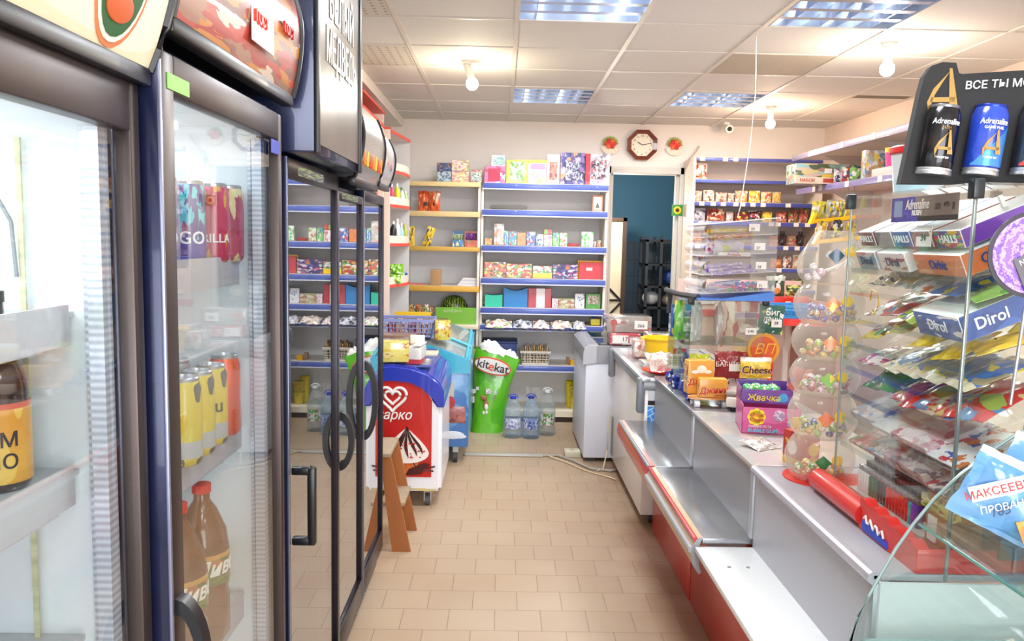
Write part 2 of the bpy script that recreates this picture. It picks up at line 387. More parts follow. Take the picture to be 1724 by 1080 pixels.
# ---------------------------------------------------------------- ceiling things
fixlab = ['square recessed ceiling light with two tubes, nearest one above the aisle', 'small looking recessed ceiling light beside the bare bulb, above the far aisle',
          'square recessed ceiling light with gridded louvre, nearest one above the counters', 'far gridded ceiling light close to the white camera', 
          'recessed ceiling light above the first fridges', 'recessed ceiling light above the sweets tower', 'recessed ceiling light near the shop window, aisle side', 'recessed ceiling light near the shop window, counter side']
tubepow = [1.5, .9, 1.0, .9, 2, 2, 2, 2]
for i, (x, y, p) in enumerate(FIX):
    t = thing('ceiling_light', fixlab[i], 'ceiling light', (x+.295, y+.285, CZ), 'recessed ceiling lights')
    b = MB(); b.box(x, x+.59, y, y+.57, CZ+.09, CZ+.1)
    for a in ((x, x+.004, y, y+.57), (x+.586, x+.59, y, y+.57), (x, x+.59, y, y+.004), (x, x+.59, y+.566, y+.57)): b.box(*a, CZ-.004, CZ+.09)
    part('housing', b, mat('c9d3e2', .25, .5), t)
    lo = MB()
    for k in range(1, 7 if i else 2): lo.box(x+.59*k/7, x+.59*k/7+.003, y, y+.57, CZ+.002, CZ+.045)
    for k in range(1, 4): lo.prism([(y+.57*k/4-.02, CZ), (y+.57*k/4+.02, CZ), (y+.57*k/4+.004, CZ+.045), (y+.57*k/4-.004, CZ+.045)] , 'x', x+.004, x+.586)
    part('louvre', lo, mat('c4cddd', .2, .7), t)
    for k, xx in enumerate((x+.10, x+.23, x+.36, x+.49)):
        lit = (i == 0 and k in (0, 2, 3)) or (i > 0 and k % 2 == 0)
        part('tube', MB().cyl((xx, y+.03, CZ+.065), (xx, y+.54, CZ+.065), .013), lamp_mat('eef6ff', 5 if lit else .6), t)
bl = ['bare round bulb in a dropped white socket above the far aisle', 'bare white bulb on the ceiling above the drinks display board', 'warm bare bulb on the ceiling beside the camera']
for i, (x, y, z, p, c) in enumerate(BULBS):
    t = thing('light_bulb', bl[i], 'light bulb', (x, y, CZ), 'bare bulbs')
    tx = .035 if i == 0 else 0
    part('socket', MB().cyl((x-tx, y, CZ), (x-tx, y, CZ-.02), .035 if i else .03).cyl((x-tx, y, CZ-.02), (x, y, z-.02), .022), WHITE if i else mat('d9d4c8', .5), t)
    part('bulb', MB().ball((x, y, z-.045), .038), lamp_mat(('fff3cf', 'fff6ea', 'ffe2b8')[i], 22), t)
# ventilated tiles
m, N, K, B = newmat('perforated_tile')
tc = N.new('ShaderNodeTexCoord'); ck = N.new('ShaderNodeTexBrick'); ck.inputs['Scale'].default_value = 1; ck.offset = 0
ck.inputs['Brick Width'].default_value = .05; ck.inputs['Row Height'].default_value = .045; ck.inputs['Mortar Size'].default_value = .017; ck.inputs['Mortar Smooth'].default_value = 0
ck.inputs['Color1'].default_value = L('6e675d'); ck.inputs['Color2'].default_value = L('6e675d'); ck.inputs['Mortar'].default_value = L('cfc9be')
K.new(tc.outputs['Object'], ck.inputs['Vector']); K.new(ck.outputs['Color'], B.inputs['Base Color'])
VENT = m
for lab, x0, x1, y0, y1, mm in (('slotted vent tile in the ceiling corner above the fridges', -1.12, -.555, 3.47, 4.02, VENT), ('slotted vent tile one row behind the corner one', -1.12, -.555, 4.62, 5.15, VENT),
                           ('brown finely pierced ceiling vent tile beside the hanging wire', 1.285, 1.875, 4.61, 5.155, mat('b5ab9b', .8, noise=.25, nscale=120)), ('dark slotted vent strip in the far right ceiling', 2.5, 2.9, 5.75, 5.87, mat('7b746a', .8))):
    solo('ceiling_vent', MB().box(x0, x1, y0, y1, CZ-.003, CZ), mm, lab, 'vent')
t = thing('security_camera', 'small white dome camera hung from the ceiling by the back wall', 'camera', (1.98, 7.2, CZ))
part('bracket', MB().cyl((1.98, 7.2, CZ), (1.98, 7.2, CZ-.03), .03), WHITE, t)
part('body', MB().cyl((1.98, 7.2, CZ-.05), (1.98, 7.1, CZ-.07), .035), WHITE, t)
part('lens', MB().cyl((1.98, 7.098, CZ-.07), (1.98, 7.092, CZ-.072), .02), BLACK, t)
solo('hanging_wire', MB().tube([(1.28, 4.15, CZ), (1.262, 4.12, CZ-.03), (1.235, 4.0, 2.35), (1.2, 3.93, 2.1), (1.15, 3.87, 1.8), (1.13, 3.84, 1.745)], .0017), mat('e6e4dc', .5), 'thin white wire hanging from the ceiling down to the acrylic sweets dispenser', 'wire')

# ================================================================ back wall things
def clock():
    c = (1.265, 7.395, 2.498)
    t = thing('wall_clock', 'octagonal brown wooden wall clock above the doorway', 'clock', c)
    def octo(r): return [(c[0]+r*math.cos(PI/8+k*PI/4), c[2]+r*math.sin(PI/8+k*PI/4)) for k in range(8)]
    m = MB(); o, i = octo(.145), octo(.108)
    for k in range(8):
        q = (k+1) % 8
        a = [m.b.verts.new((p[0], yy, p[1])) for yy in (7.36, 7.42) for p in (o[k], o[q])]
        b = [m.b.verts.new((p[0], yy, p[1])) for yy in (7.375, 7.42) for p in (i[k], i[q])]
        m.b.faces.new((a[0], a[1], b[1], b[0])); m.b.faces.new((a[0], a[2], a[3], a[1])); m.b.faces.new((b[0], b[1], b[3], b[2]))
    part('frame', m, mat('6e2f1c', .35, coat=.4, noise=.2, nscale=30), t, smooth=False)
    part('dial', MB().prism(octo(.11), 'y', 7.385, 7.415), mat('ece3cf', .6), t, smooth=False)
    for k, s in enumerate(['12', '1', '2', '3', '4', '5', '6', '7', '8', '9', '10', '11']):
        a = PI/2-k*PI/6; text(s, .026, mat('3a332c', .6), t, (c[0]+.082*math.cos(a), 7.384, c[2]+.082*math.sin(a)), name='numeral')
    for nm, a, l in (('hour_hand', 148, .05), ('minute_hand', 12, .085)):
        a = math.radians(a); part(nm, MB().tube([(c[0], 7.38, c[2]), (c[0]+l*math.cos(a), 7.38, c[2]+l*math.sin(a))], .003), BLACK, t)
clock()
for i, (cx, cz) in enumerate(((.975, 2.482), (1.565, 2.485))):
    t = thing('flower_fan', ('paper fan ornament of red flowers left of the clock', 'paper fan ornament of red flowers right of the clock')[i], 'wall ornament', (cx, 7.4, cz), 'flower fans')
    f = MB(); n = 12; c = f.b.verts.new((cx, 7.40, cz+.02)); ring = [f.b.verts.new((cx+.085*math.cos(PI*1.08+k*PI*.9/n), 7.40-.012*(k % 2), cz+.01+.085*math.sin(PI*1.08+k*PI*.9/n))) for k in range(n+1)]
    for k in range(n): f.b.faces.new((c, ring[k], ring[k+1]))
    part('paper_fan', f, mat('f2e3cf', .6), t, smooth=False)
    r = random.Random(i)
    lf = MB()
    for k in range(14):
        a = k*PI/13+.1*r.random(); p = Vector((cx+.07*math.cos(a), 7.395, cz+.02+.065*math.sin(a))); q = Vector((cx, 7.39, cz+.02))
        d = (p-q).normalized(); s = Vector((-d.z, 0, d.x))*.009
        v = [lf.b.verts.new(x) for x in (q+d*.03, q+d*.055+s, p+d*.012, q+d*.055-s)]; lf.b.faces.new(v)
    part('leaves', lf, mat('8ea63a', .6), t, smooth=False)
    for k in range(7):
        a = k*2*PI/6; rr = 0 if k == 6 else .036
        part('flower', MB().ball((cx+rr*math.cos(a), 7.385, cz+.022+rr*.8*math.sin(a)), .021, (1, .5, 1), 9), mat(('d8402c', 'e8673a', 'c83030')[k % 3], .6), t)
def wall_sticker():
    t = thing('sunflower_sticker', 'green square sticker with a yellow sunflower on the door frame', 'sticker', (1.61, 7.375, 1.91))
    part('backing', MB().box(1.562, 1.658, 7.374, 7.38, 1.862, 1.964), mat('2f8a3a', .5), t)
    pm = MB()
    for k in range(12):
        a = k*PI/6; pm.ball((1.61+.026*math.cos(a), 7.373, 1.913+.026*math.sin(a)), .011, (1, .3, 1), 8)
    part('petals', pm, mat('f4cf20', .5), t); part('seed_head', MB().ball((1.61, 7.371, 1.913), .018, (1, .4, 1)), mat('4a2c14', .6), t)
wall_sticker()
solo('loose_cable', MB().tube([(1.79, 7.39, 2.5), (1.76, 7.37, 2.45), (1.70, 7.38, 2.38), (1.675, 7.39, 2.28), (1.67, 7.40, 1.9)], .006), mat('b9ada0', .6), 'grey cable end sticking out of the back wall above the right shelf unit', 'cable')
# store room: gate leaf, rack, bag
t = thing('storeroom_gate', 'pale board gate with dark frame and diagonal braces in the back room', 'gate', (1.15, 8.6, 0))
part('board', MB().box(.83, 1.30, 8.62, 8.65, .05, 1.83), mat('f1e2c4', .6, noise=.1, nscale=8), t)
part('frame', MB().box(1.30, 1.34, 8.58, 8.66, 0, 1.87).box(.79, .83, 8.58, 8.66, 0, 1.87).box(.8, 1.34, 8.58, 8.66, 1.83, 1.87), mat('4a3424', .6), t)
for a, b in (((.9, 1.38), (1.3, .98)), ((.9, .98), (1.3, .98)), ((.85, .45), (1.3, .95))):
    part('brace', MB().tube([(a[0], 8.61, a[1]), (b[0], 8.61, b[1])], .012), mat('241d1c', .5), t)
t = thing('storage_rack', 'black metal storage rack in the blue back room', 'rack', (1.8, 9.1, 0))
for x in (1.62, 1.78, 2.06): part('upright', MB().box(x, x+.03, 8.95, 8.98, 0, 1.68).box(x, x+.03, 9.35, 9.38, 0, 1.68), DGREY, t)
for k, z in enumerate((.35, .62, .86, 1.1, 1.35, 1.62)): part('shelf', MB().box(1.62, 2.09, 8.95, 9.38, z, z+.025), mat('3b3c44', .5), t)
solo('shopping_bag', MB().ball((1.72, 9.1, .98), .1, (1, .6, .8)), mat('e6e7ea', .35), 'crumpled white plastic bag on the storeroom rack', 'bag')
solo('storeroom_bundle', MB().ball((1.95, 9.12, 1.22), .09, (1, .8, 1)), mat('3562b8', .5), 'blue bundle on the upper part of the storeroom rack', 'bundle')
solo('storeroom_package', MB().ball((1.95, 9.12, .96), .09, (1.1, .8, .8)), mat('d8c6bd', .5), 'pale wrapped package on the middle of the storeroom rack', 'package')
solo('pipe_fitting', MB().cyl((1.45, 9.6, 1.46), (1.45, 9.52, 1.46), .025).cyl((1.45, 9.54, 1.46), (1.5, 9.54, 1.50), .012), mat('9a7a66', .4, .5), 'small pipe fitting on the tiled storeroom wall', 'pipe fitting')

# ---------------------------------------------------------------- back shelf units
BY = 6.95
def blue_unit():
    t = thing('shelf_unit', 'white shelf unit with blue shelf edges against the back wall', 'shelf', (.37, 7.15, 0))
    for x in (-.185, .895): part('upright', MB().box(x, x+.022, 6.97, 7.38, 0, 2.07), mat('e4ddd2', .55), t)
    part('back_panel', MB().box(-.163, .895, 7.36, 7.38, 0, 2.07), mat('e9e8ea', .6), t)
    for z0, z1 in ((2.051, 2.10), (1.822, 1.872), (1.512, 1.562), (1.230, 1.278), (.970, 1.018), (.823, .868), (.463, .508)):
        s = part('shelf', MB().box(-.163, .895, 6.965, 7.36, z1-.022, z1), mat('ddd9d4', .5), t)
        part('edge_strip', MB().box(-.176, .912, 6.945, 6.965, z0, z1-.004, .004), mat('5366b4', .35, coat=.4, noise=.12, nscale=12), s)
        part('strip_rim', MB().box(-.176, .912, 6.942, 6.966, z0-.010, z0), mat('cfd3e4', .3), s)
    part('plinth', MB().box(-.163, .895, 6.97, 7.3, 0, .05), mat('3a2a24', .6), t)
    part('bottom_shelf', MB().box(-.163, .895, 6.95, 7.36, .05, .10), mat('e8dfc9', .5), t)
blue_unit()
def yellow_unit():
    t = thing('shelf_unit', 'white shelf unit with yellow wooden shelf edges in the back left corner', 'shelf', (-.5, 7.15, 0))
    for x in (-.86, -.212): part('upright', MB().box(x, x+.022, 6.97, 7.38, 0, 2.07), mat('e9e2d6', .55), t)
    part('back_panel', MB().box(-.84, -.212, 7.36, 7.38, 0, 2.07), mat('e4e3e8', .6), t)
    for k, (z0, z1) in enumerate(((2.058, 2.098), (1.799, 1.845), (1.502, 1.54), (1.150, 1.198), (.821, .862), (.60, .64), (.2, .24))):
        s = part('shelf', MB().box(-.84, -.212, 6.965, 7.36, z1-.02, z1), mat('ded9cf', .5), t)
        c = ('e3c98e', 'dcc088', 'cfa445', 'd9a740', 'e8dcc0', 'e0a838', 'd0a860')[k]
        part('wooden_edge', MB().box(-.84, -.19, 6.945, 6.965, z0, z1, .003), mat(c, .5, noise=.18, nscale=14, stretch=(1, 1, 12)), s)
yellow_unit()

def carton(name, label, cat, x0, x1, z0, z1, m, y=7.0, d=.12, group=None, win=None, rz=0, txt=None, bev=.002, extra=None):
    """printed carton standing on a shelf: body, optional clear window panel and lettering"""
    cx = (x0+x1)/2
    t = thing(name, label, cat, (cx, y+d/2, z0), group)
    part('carton', MB().box(x0, x1, y, y+d, z0, z1, bev, 1), m, t)
    w, h = x1-x0, z1-z0
    if win:
        u0, u1, v0, v1, wm = win
        part('window_panel', MB().box(x0+w*u0, x0+w*u1, y-.003, y+.002, z0+h*v0, z0+h*v1, .001, 1), wm, t)
    if txt:
        for s, size, c, u, v in txt: text(s, size, mat(c, .5), t, (x0+w*u, y-.005, z0+h*v), bold=.02)
    if rz:
        t.rotation_euler[2] = rz
    return t
P_ = pack
toyg = 'boxed toys on top of the back shelves'
carton('toy_box', 'pink toy box with a crimson bag shape, on the blue unit top', 'toy box', -.163, .020, 2.098, 2.245, P_('d66aa8', ('e9b7d6', 'c8326e', 'f4e6ef'), 4, seed=1), win=(.18, .75, .12, .85, mat('b81848', .35)), group=toyg)
carton('toy_box', 'small silver box standing on the pink toy box', 'toy box', -.105, .014, 2.246, 2.342, P_('d9dcd8', ('b7c4c4', 'eef1f0'), 3, seed=2), y=7.03, win=(.12, .9, .15, .85, P_('8fc5c4', ('b9d9d8', '6aa3ad', 'd6e4e0'), 5)), group=toyg)
carton('toy_box', 'lime green and yellow toy box with a clear window', 'toy box', .027, .212, 2.098, 2.302, P_('d6dc2e', ('e7e84a', 'b9c92a'), 3, seed=3), win=(.18, .86, .14, .92, P_('c9cdb8', ('e4e6de', '7db43a', 'b4b2a0', '5fae2c'), 6, seed=3, cover=.8)), group=toyg)
carton('toy_box', 'yellow and lilac doll box on the back shelf top', 'toy box', .214, .378, 2.098, 2.305, P_('c9b3d2', ('e8dc7a', 'b6a6d8', 'eac2b0', 'f0e8f2'), 5, band=(.86, 1), bandc='ecdc4c', seed=4, cover=.85), win=(.15, .9, .62, .84, mat('d992b8', .5)), group=toyg)
carton('toy_box', 'narrow cream box with a pink makeup palette', 'toy box', .380, .490, 2.098, 2.356, P_('e9dcd2', ('efe6de', 'e3cfc4'), 3, seed=5), win=(.2, .82, .15, .75, P_('b46a60', ('c98a74', 'a04c50', 'd9a18a'), 5, seed=5, cover=.8)), group=toyg)
carton('toy_box', 'large dark blue and purple toy set box with silver pieces', 'toy box', .496, .709, 2.098, 2.373, P_('5a4a8a', ('3a4aa0', '8a6aa8', 'c99a70', '2f2f5a', 'b8b0d0'), 6, seed=6, cover=.85), win=(.22, .78, .14, .72, P_('9a94b0', ('d9d8e2', '5a5680', 'b9b6cc', '39406a'), 9, seed=6, cover=.9)), group=toyg)
carton('toy_box', 'red and grey doctor toy set box at the end of the row', 'toy box', .713, .925, 2.098, 2.368, P_('b3a6b4', ('c9bcc6', '8e8494', 'd8ccd4'), 5, band=(0, .2), bandc='c8283c', axis=0, seed=7, cover=.7), win=(.24, .85, .2, .82, P_('a8a2ae', ('e4e4ea', '6e6874', 'c84860', 'c9c5d0', '2e2c38'), 8, seed=7, cover=.9)), group=toyg)
carton('toy_box', 'blue and orange toy box on top of the silver one, yellow unit', 'toy box', -.575, -.452, 2.193, 2.262, P_('3f5a8c', ('c96a3a', '5a7ab0', '2c3c68'), 5, seed=8), group=toyg)
carton('toy_box', 'silver blue toy box at the left end under the blue one', 'toy box', -.570, -.452, 2.100, 2.191, P_('8aa4b8', ('d6dee4', '3f6a8c', 'b4c4cc'), 7, seed=9, cover=.8), group=toyg)
carton('toy_box', 'upper of two pink and yellow toy boxes', 'toy box', -.447, -.298, 2.197, 2.290, P_('d9848c', ('e8d06a', 'f0c8c0', 'b4c468', 'e6e0d0'), 6, seed=10, cover=.7), group=toyg)
carton('toy_box', 'lower of two pink and yellow toy boxes', 'toy box', -.446, -.296, 2.100, 2.195, P_('dc8a98', ('e8d06a', 'f0e2c8', 'c4cc78', 'e0a0a8'), 6, seed=11, cover=.7), group=toyg)
carton('toy_box', 'small open-fronted red toy box beside the pink ones', 'toy box', -.281, -.185, 2.100, 2.208, P_('d05a58', ('e6b8a8', 'd8d0c8'), 4, seed=12), win=(.1, .9, .1, .85, P_('c9d2cc', ('3a7a58', 'e4e8e4', '8a9a94'), 7, cover=.7)), group=toyg)
t = thing('rolled_mat', 'dark grey mat folded flat on the second blue shelf', 'mat', (.05, 7.1, 1.872))
part('folded_cloth', MB().box(-.105, .215, 7.0, 7.12, 1.874, 1.912, .012), mat('6b6763', .8, noise=.3, nscale=200), t)
carton('framed_print', 'small pink framed picture with a tree, second blue shelf', 'picture', .785, .873, 1.873, 2.014, mat('d99a84', .5), d=.02, win=(.14, .86, .12, .88, mat('efe4da', .6)))
tt = MB().prism([(.81, 1.905), (.845, 1.905), (.828, 1.955)], 'y', 6.990, 6.995); solo('tree_print', tt, mat('6a6a58', .6), 'tiny grey tree picture inside the pink frame', 'print')
# row three: glue, pencils, chalk
r3 = [('red scissors pack at the left end of the stationery shelf', 'stationery pack', -.150, -.085, 1.565, 1.620, 'd8502c', ('e8b030', '6ac040')),
 ('tall clear tube of brushes with orange base', 'brush tube', -.070, .018, 1.565, 1.75, 'b8b0a4', ('d8d4c8', 'd86a2c', '8a8478')),
 ('first blue and red box of coloured pencils', 'pencil box', .019, .062-.006, 1.565, 1.688, '3f8fd0', ('e8e8f0', 'd84038', '5ac850')),
 ('second blue and red box of coloured pencils', 'pencil box', .060, .128, 1.565, 1.685, '3f8fd0', ('e8e8f0', 'd84038', '5ac850')),
 ('plain orange box among the pencil boxes', 'chalk box', .134, .209, 1.565, 1.675, 'f0843c', ('f29450', 'ee7a30')),
 ('blue striped pack of felt pens', 'felt pen pack', .216, .292, 1.565, 1.686, '4060b8', ('e8ecf4', 'd84040', '80a8e0')),
 ('white box with a green sticker and blue print', 'glue box', .299, .364, 1.565, 1.664, 'ecebea', ('3a4a9a', '60d860', 'f4f4f4')),
 ('white carton with small red print under the red box', 'glue box', .368, .438, 1.565, 1.66, 'f2eeea', ('f4f2f0', 'd88a90')),
 ('green striped pack of rulers', 'ruler pack', .442, .502, 1.565, 1.680, '8fc46a', ('50c850', 'e8ece0', '3a90b0')),
 ('pack of pencils with a bright green price sticker', 'pencil pack', .506, .572, 1.565, 1.680, 'd8e0c8', ('50d850', 'e07050', 'f0f0e8')),
 ('flat red sharpener on the stationery shelf', 'sharpener', .580, .672, 1.565, 1.590, 'c82c30', ('a82028',)),
 ('white index card pack with a green dot', 'card pack', .697, .800, 1.565, 1.694, 'e8eae4', ('50d850', 'f0f2ee')),
 ('small white and red eraser pack in front of the cards', 'eraser pack', .805, .829, 1.565, 1.612, 'e6e0dc', ('d84040', '404048')),
 ('red glue stick at the right end of the stationery shelf', 'glue stick', .837, .868, 1.565, 1.622, 'e03c38', ('e8e8e8', '50d850'))]
for i, (lab, cat, x0, x1, z0, z1, b, pal) in enumerate(r3):
    carton(cat.replace(' ', '_'), lab, cat, x0, x1, z0, z1, P_(b, pal, 5, seed=20+i, cover=.5), d=.05)
carton('small_box', 'small red box lying on the white glue carton', 'box', .366, .436, 1.662, 1.708, P_('d8403c', ('60d050', 'e06058'), 3, seed=44), d=.05)
# row four: books and albums
r4 = [('red comic colouring book, leftmost on the album shelf', -.149, .040, 1.281, 1.415, 'd03c34', ('e8c040', '50a048', 'f0f0e8', '303848', 'e88030')),
 ('second red comic colouring book, beside the yellow one', .044, .268, 1.281, 1.403, 'cc3830', ('e8d050', '60a848', 'f0f0e8', '303848', 'd86a30')),
 ('plasticine set with yellow lower half', .276, .446, 1.281, 1.388, 'b8dcd8', ('e04838', 'f0f0f0', '48a050')),
 ('dark blue album with purple and orange pictures', .452, .672, 1.281, 1.405, '3c3c78', ('c04890', 'd88030', '5858b0', 'e0e0e8'))]
for i, (lab, x0, x1, z0, z1, b, pal) in enumerate(r4):
    carton('album', lab, 'album', x0, x1, z0, z1, P_(b, pal, 7, seed=50+i, cover=.65, band=((0, .42) if i == 2 else None), bandc='f0c820'), d=.03)
carton('card_folder', 'plain red folder with a small white label, album shelf', 'folder', .684, .895, 1.281, 1.428, mat('c84850', .5), d=.03, win=(.3, .55, .5, .68, WHITE))
solo('ruler', MB().box(.675, .9, 7.035, 7.05, 1.281, 1.442), mat('e8b43c', .5), 'orange yellow sheet behind the red folder', 'sheet')
# row five
def wavy(name, label, x0, x1, z0, z1, c, dip):
    pts = [(x0, z0), (x1, z0)]+[(x1+(x0-x1)*k/10, z1-dip*math.sin(PI*k/10)) for k in range(11)]
    return solo(name, MB().prism(pts, 'y', 6.99, 7.10), c, label, 'notebook')
wavy('notebook_stack', 'short turquoise stack of notebooks on the fifth blue shelf', -.139, .015, 1.02, 1.128, mat('35c4a4', .5), .006)
wavy('notebook_stack', 'tall blue stack of notebooks with sagging top', .026, .236, 1.02, 1.195, mat('3884c4', .5), .03)
carton('gift_box', 'red gift folder with a white flowered centre strip', 'folder', .242, .445, 1.02, 1.19, P_('cc3844', ('cc3844', 'd04450'), 3, band=(.35, .72), bandc='ece4e4', axis=0), d=.08)
carton('booklet', 'pink and white booklets leaning beside the red folder', 'booklet', .452, .506, 1.02, 1.105, P_('d8c4cc', ('c06080', 'f0ece8'), 8, seed=61), d=.08)
carton('card_box', 'beige card games box on the fifth blue shelf', 'box', .508, .650, 1.02, 1.105, P_('c4b090', ('b07858', 'a8b470', 'e0d4c0'), 5, seed=62, cover=.7), d=.07)
carton('paper_pack', 'white printed paper pack standing upright', 'pack', .655, .740, 1.02, 1.15, P_('e6e8ee', ('8090b8', 'f0f0f4'), 5, seed=63, cover=.3), d=.03)
carton('green_pack', 'green and brown snack box at the right end of the fifth blue shelf', 'box', .752, .880, 1.02, 1.15, P_('58a84c', ('58a84c', '6cbc58'), 3, seed=64), win=(.12, .88, .3, .9, P_('b8a890', ('e0d8cc', '705848', 'a08870'), 12, cover=.8)), d=.08)
# row six: bags of balloons etc.
r6 = [('clear bag with red and green party goods', -.13, .105, 'e6dfd8', ('d84858', '98c860', 'f4f4f0')), ('clear bag with dark blue rings', .112, .28, 'c8ccd4', ('404868', 'e8ecf0', '8890a8')),
      ('clear bag with orange and blue clips', .282, .43, 'e8dcd4', ('e88060', '5870b0', 'f4f4f0')), ('clear bag with pale rolls and a blue band', .44, .63, 'e4d8c8', ('f0e8d8', '4858a0', 'd8a080')),
      ('clear bag of grey rings', .635, .745, 'd0d2d6', ('9094a0', 'f0f0f4'))]
for i, (lab, x0, x1, b, pal) in enumerate(r6):
    m = MB().pouch(x1-x0, .14, .07, seed=i, M=T((x0+x1)/2, 6.98, .90, 0, PI/2+.35)@T(0, 0, 0))
    solo('goods_bag', m, P_(b, pal, 6, seed=70+i, cover=.5, rough=.12, coat=1), lab+', sixth blue shelf', 'bag', 'bags of party goods')
t = thing('cleaner_bottle', 'small yellow bottle with a blue cap and white label', 'bottle', (.84, 7.03, .868))
part('body', MB().box(.80, .885, 7.0, 7.06, .87, .93, .012), mat('e8d84c', .4), t); part('cap', MB().cyl((.835, 7.03, .93), (.835, 7.03, .958), .02, .014), mat('3058c0', .4), t)
# row seven
def lattice_basket(t, x0, x1, y0, y1, z0, z1, m, nx, nz, flare=.0):
    def face(mb, P, nx, nz, th=.004):
        # P(u,v) gives a point, u,v in 0..1; bars of the lattice
        for i in range(nx+1): mb.tube([P(i/nx, 0), P(i/nx, 1)], th*.7, 4)
        for j in range(nz+1): mb.tube([P(0, j/nz), P(1, j/nz)], th*.7, 4)
    w = MB(); f = flare
    face(w, lambda u, v: (x0-f*v+(x1-x0+2*f*v)*u, y0-f*v, z0+(z1-z0)*v), nx, nz)
    face(w, lambda u, v: (x0-f*v+(x1-x0+2*f*v)*u, y1+f*v, z0+(z1-z0)*v), nx, nz)
    face(w, lambda u, v: (x0-f*v, y0-f*v+(y1-y0+2*f*v)*u, z0+(z1-z0)*v), max(2, nx//2), nz)
    face(w, lambda u, v: (x1+f*v, y0-f*v+(y1-y0+2*f*v)*u, z0+(z1-z0)*v), max(2, nx//2), nz)
    part('lattice_wall', w, m, t)
    r = MB()
    h = (z1-z0)*.14; f = flare
    for (a, b, c, d) in ((x0-f, x1+f, y0-f-.006, y0-f), (x0-f, x1+f, y1+f, y1+f+.006), (x0-f-.006, x0-f, y0-f-.006, y1+f+.006), (x1+f, x1+f+.006, y0-f-.006, y1+f+.006)): r.box(a, b, c, d, z1-h, z1+.004)
    part('rim', r, m, t); part('base', MB().box(x0, x1, y0, y1, z0, z0+.012), m, t)
t = thing('storage_basket', 'white lattice basket of seed packets on the low blue shelf', 'basket', (.32, 7.08, .508))
lattice_basket(t, .20, .435, 7.0, 7.2, .512, .63, mat('eee6dc', .5), 9, 5, .012)
for i in range(12):
    c = ('3a4a38', 'e0b030', 'd87838', 'f0e0a0', '303430', 'c8c060')[i % 6]
    solo('seed_packet', MB().box(.205+i*.019, .217+i*.019, 7.02, 7.15, .53, .66+.012*(i % 3)), P_(c, ('e8d050', '202820', 'd88840'), 4, seed=i), 'thin seed packet standing upright in the white lattice basket', 'seed packet', 'seed packets in the white basket')
t = thing('storage_box', 'dark blue plastic crate behind the green pet food sack', 'crate', (0, 7.15, .508))
part('body', MB().box(-.15, .15, 7.02, 7.3, .51, .70, .01), mat('33488f', .45), t); part('rim', MB().box(-.158, .158, 7.012, 7.308, .69, .71, .004), mat('2c3f80', .45), t)
carton('small_box', 'little bright yellow box alone on the low blue shelf', 'box', .632, .684, .508, .556, mat('f2b81c', .5), y=7.0, d=.05)
solo('brown_box', MB().box(.60, .63, 7.06, 7.1, .508, .57), CARD, 'small brown box edge behind the little yellow box', 'box')
for i, (z, lab) in enumerate(((.10, 'lower of two yellow pots on the bottom shelf'), (.20, 'yellow pot stacked on another, with fruit picture'))):
    t = thing('yellow_pot', lab, 'pot', (.69, 7.1, z), 'yellow pots on the bottom shelf')
    part('pot', MB().lathe([(.042, 0), (.05, .1), (.053, .1), (.053, .108), (.047, .108), (.04, .012), (0, .012)], (.69, 7.1, z)), P_('f0d414', ('e8a020', 'f4e060', '98b840'), 4, seed=i, cover=.3), t)
solo('yellow_vase', MB().lathe([(.035, 0), (.045, .24), (.04, .24), (.03, .01), (0, .01)], (.655, 7.18, .10)), mat('f0d824', .4), 'taller yellow vase behind the stacked yellow pots', 'vase')

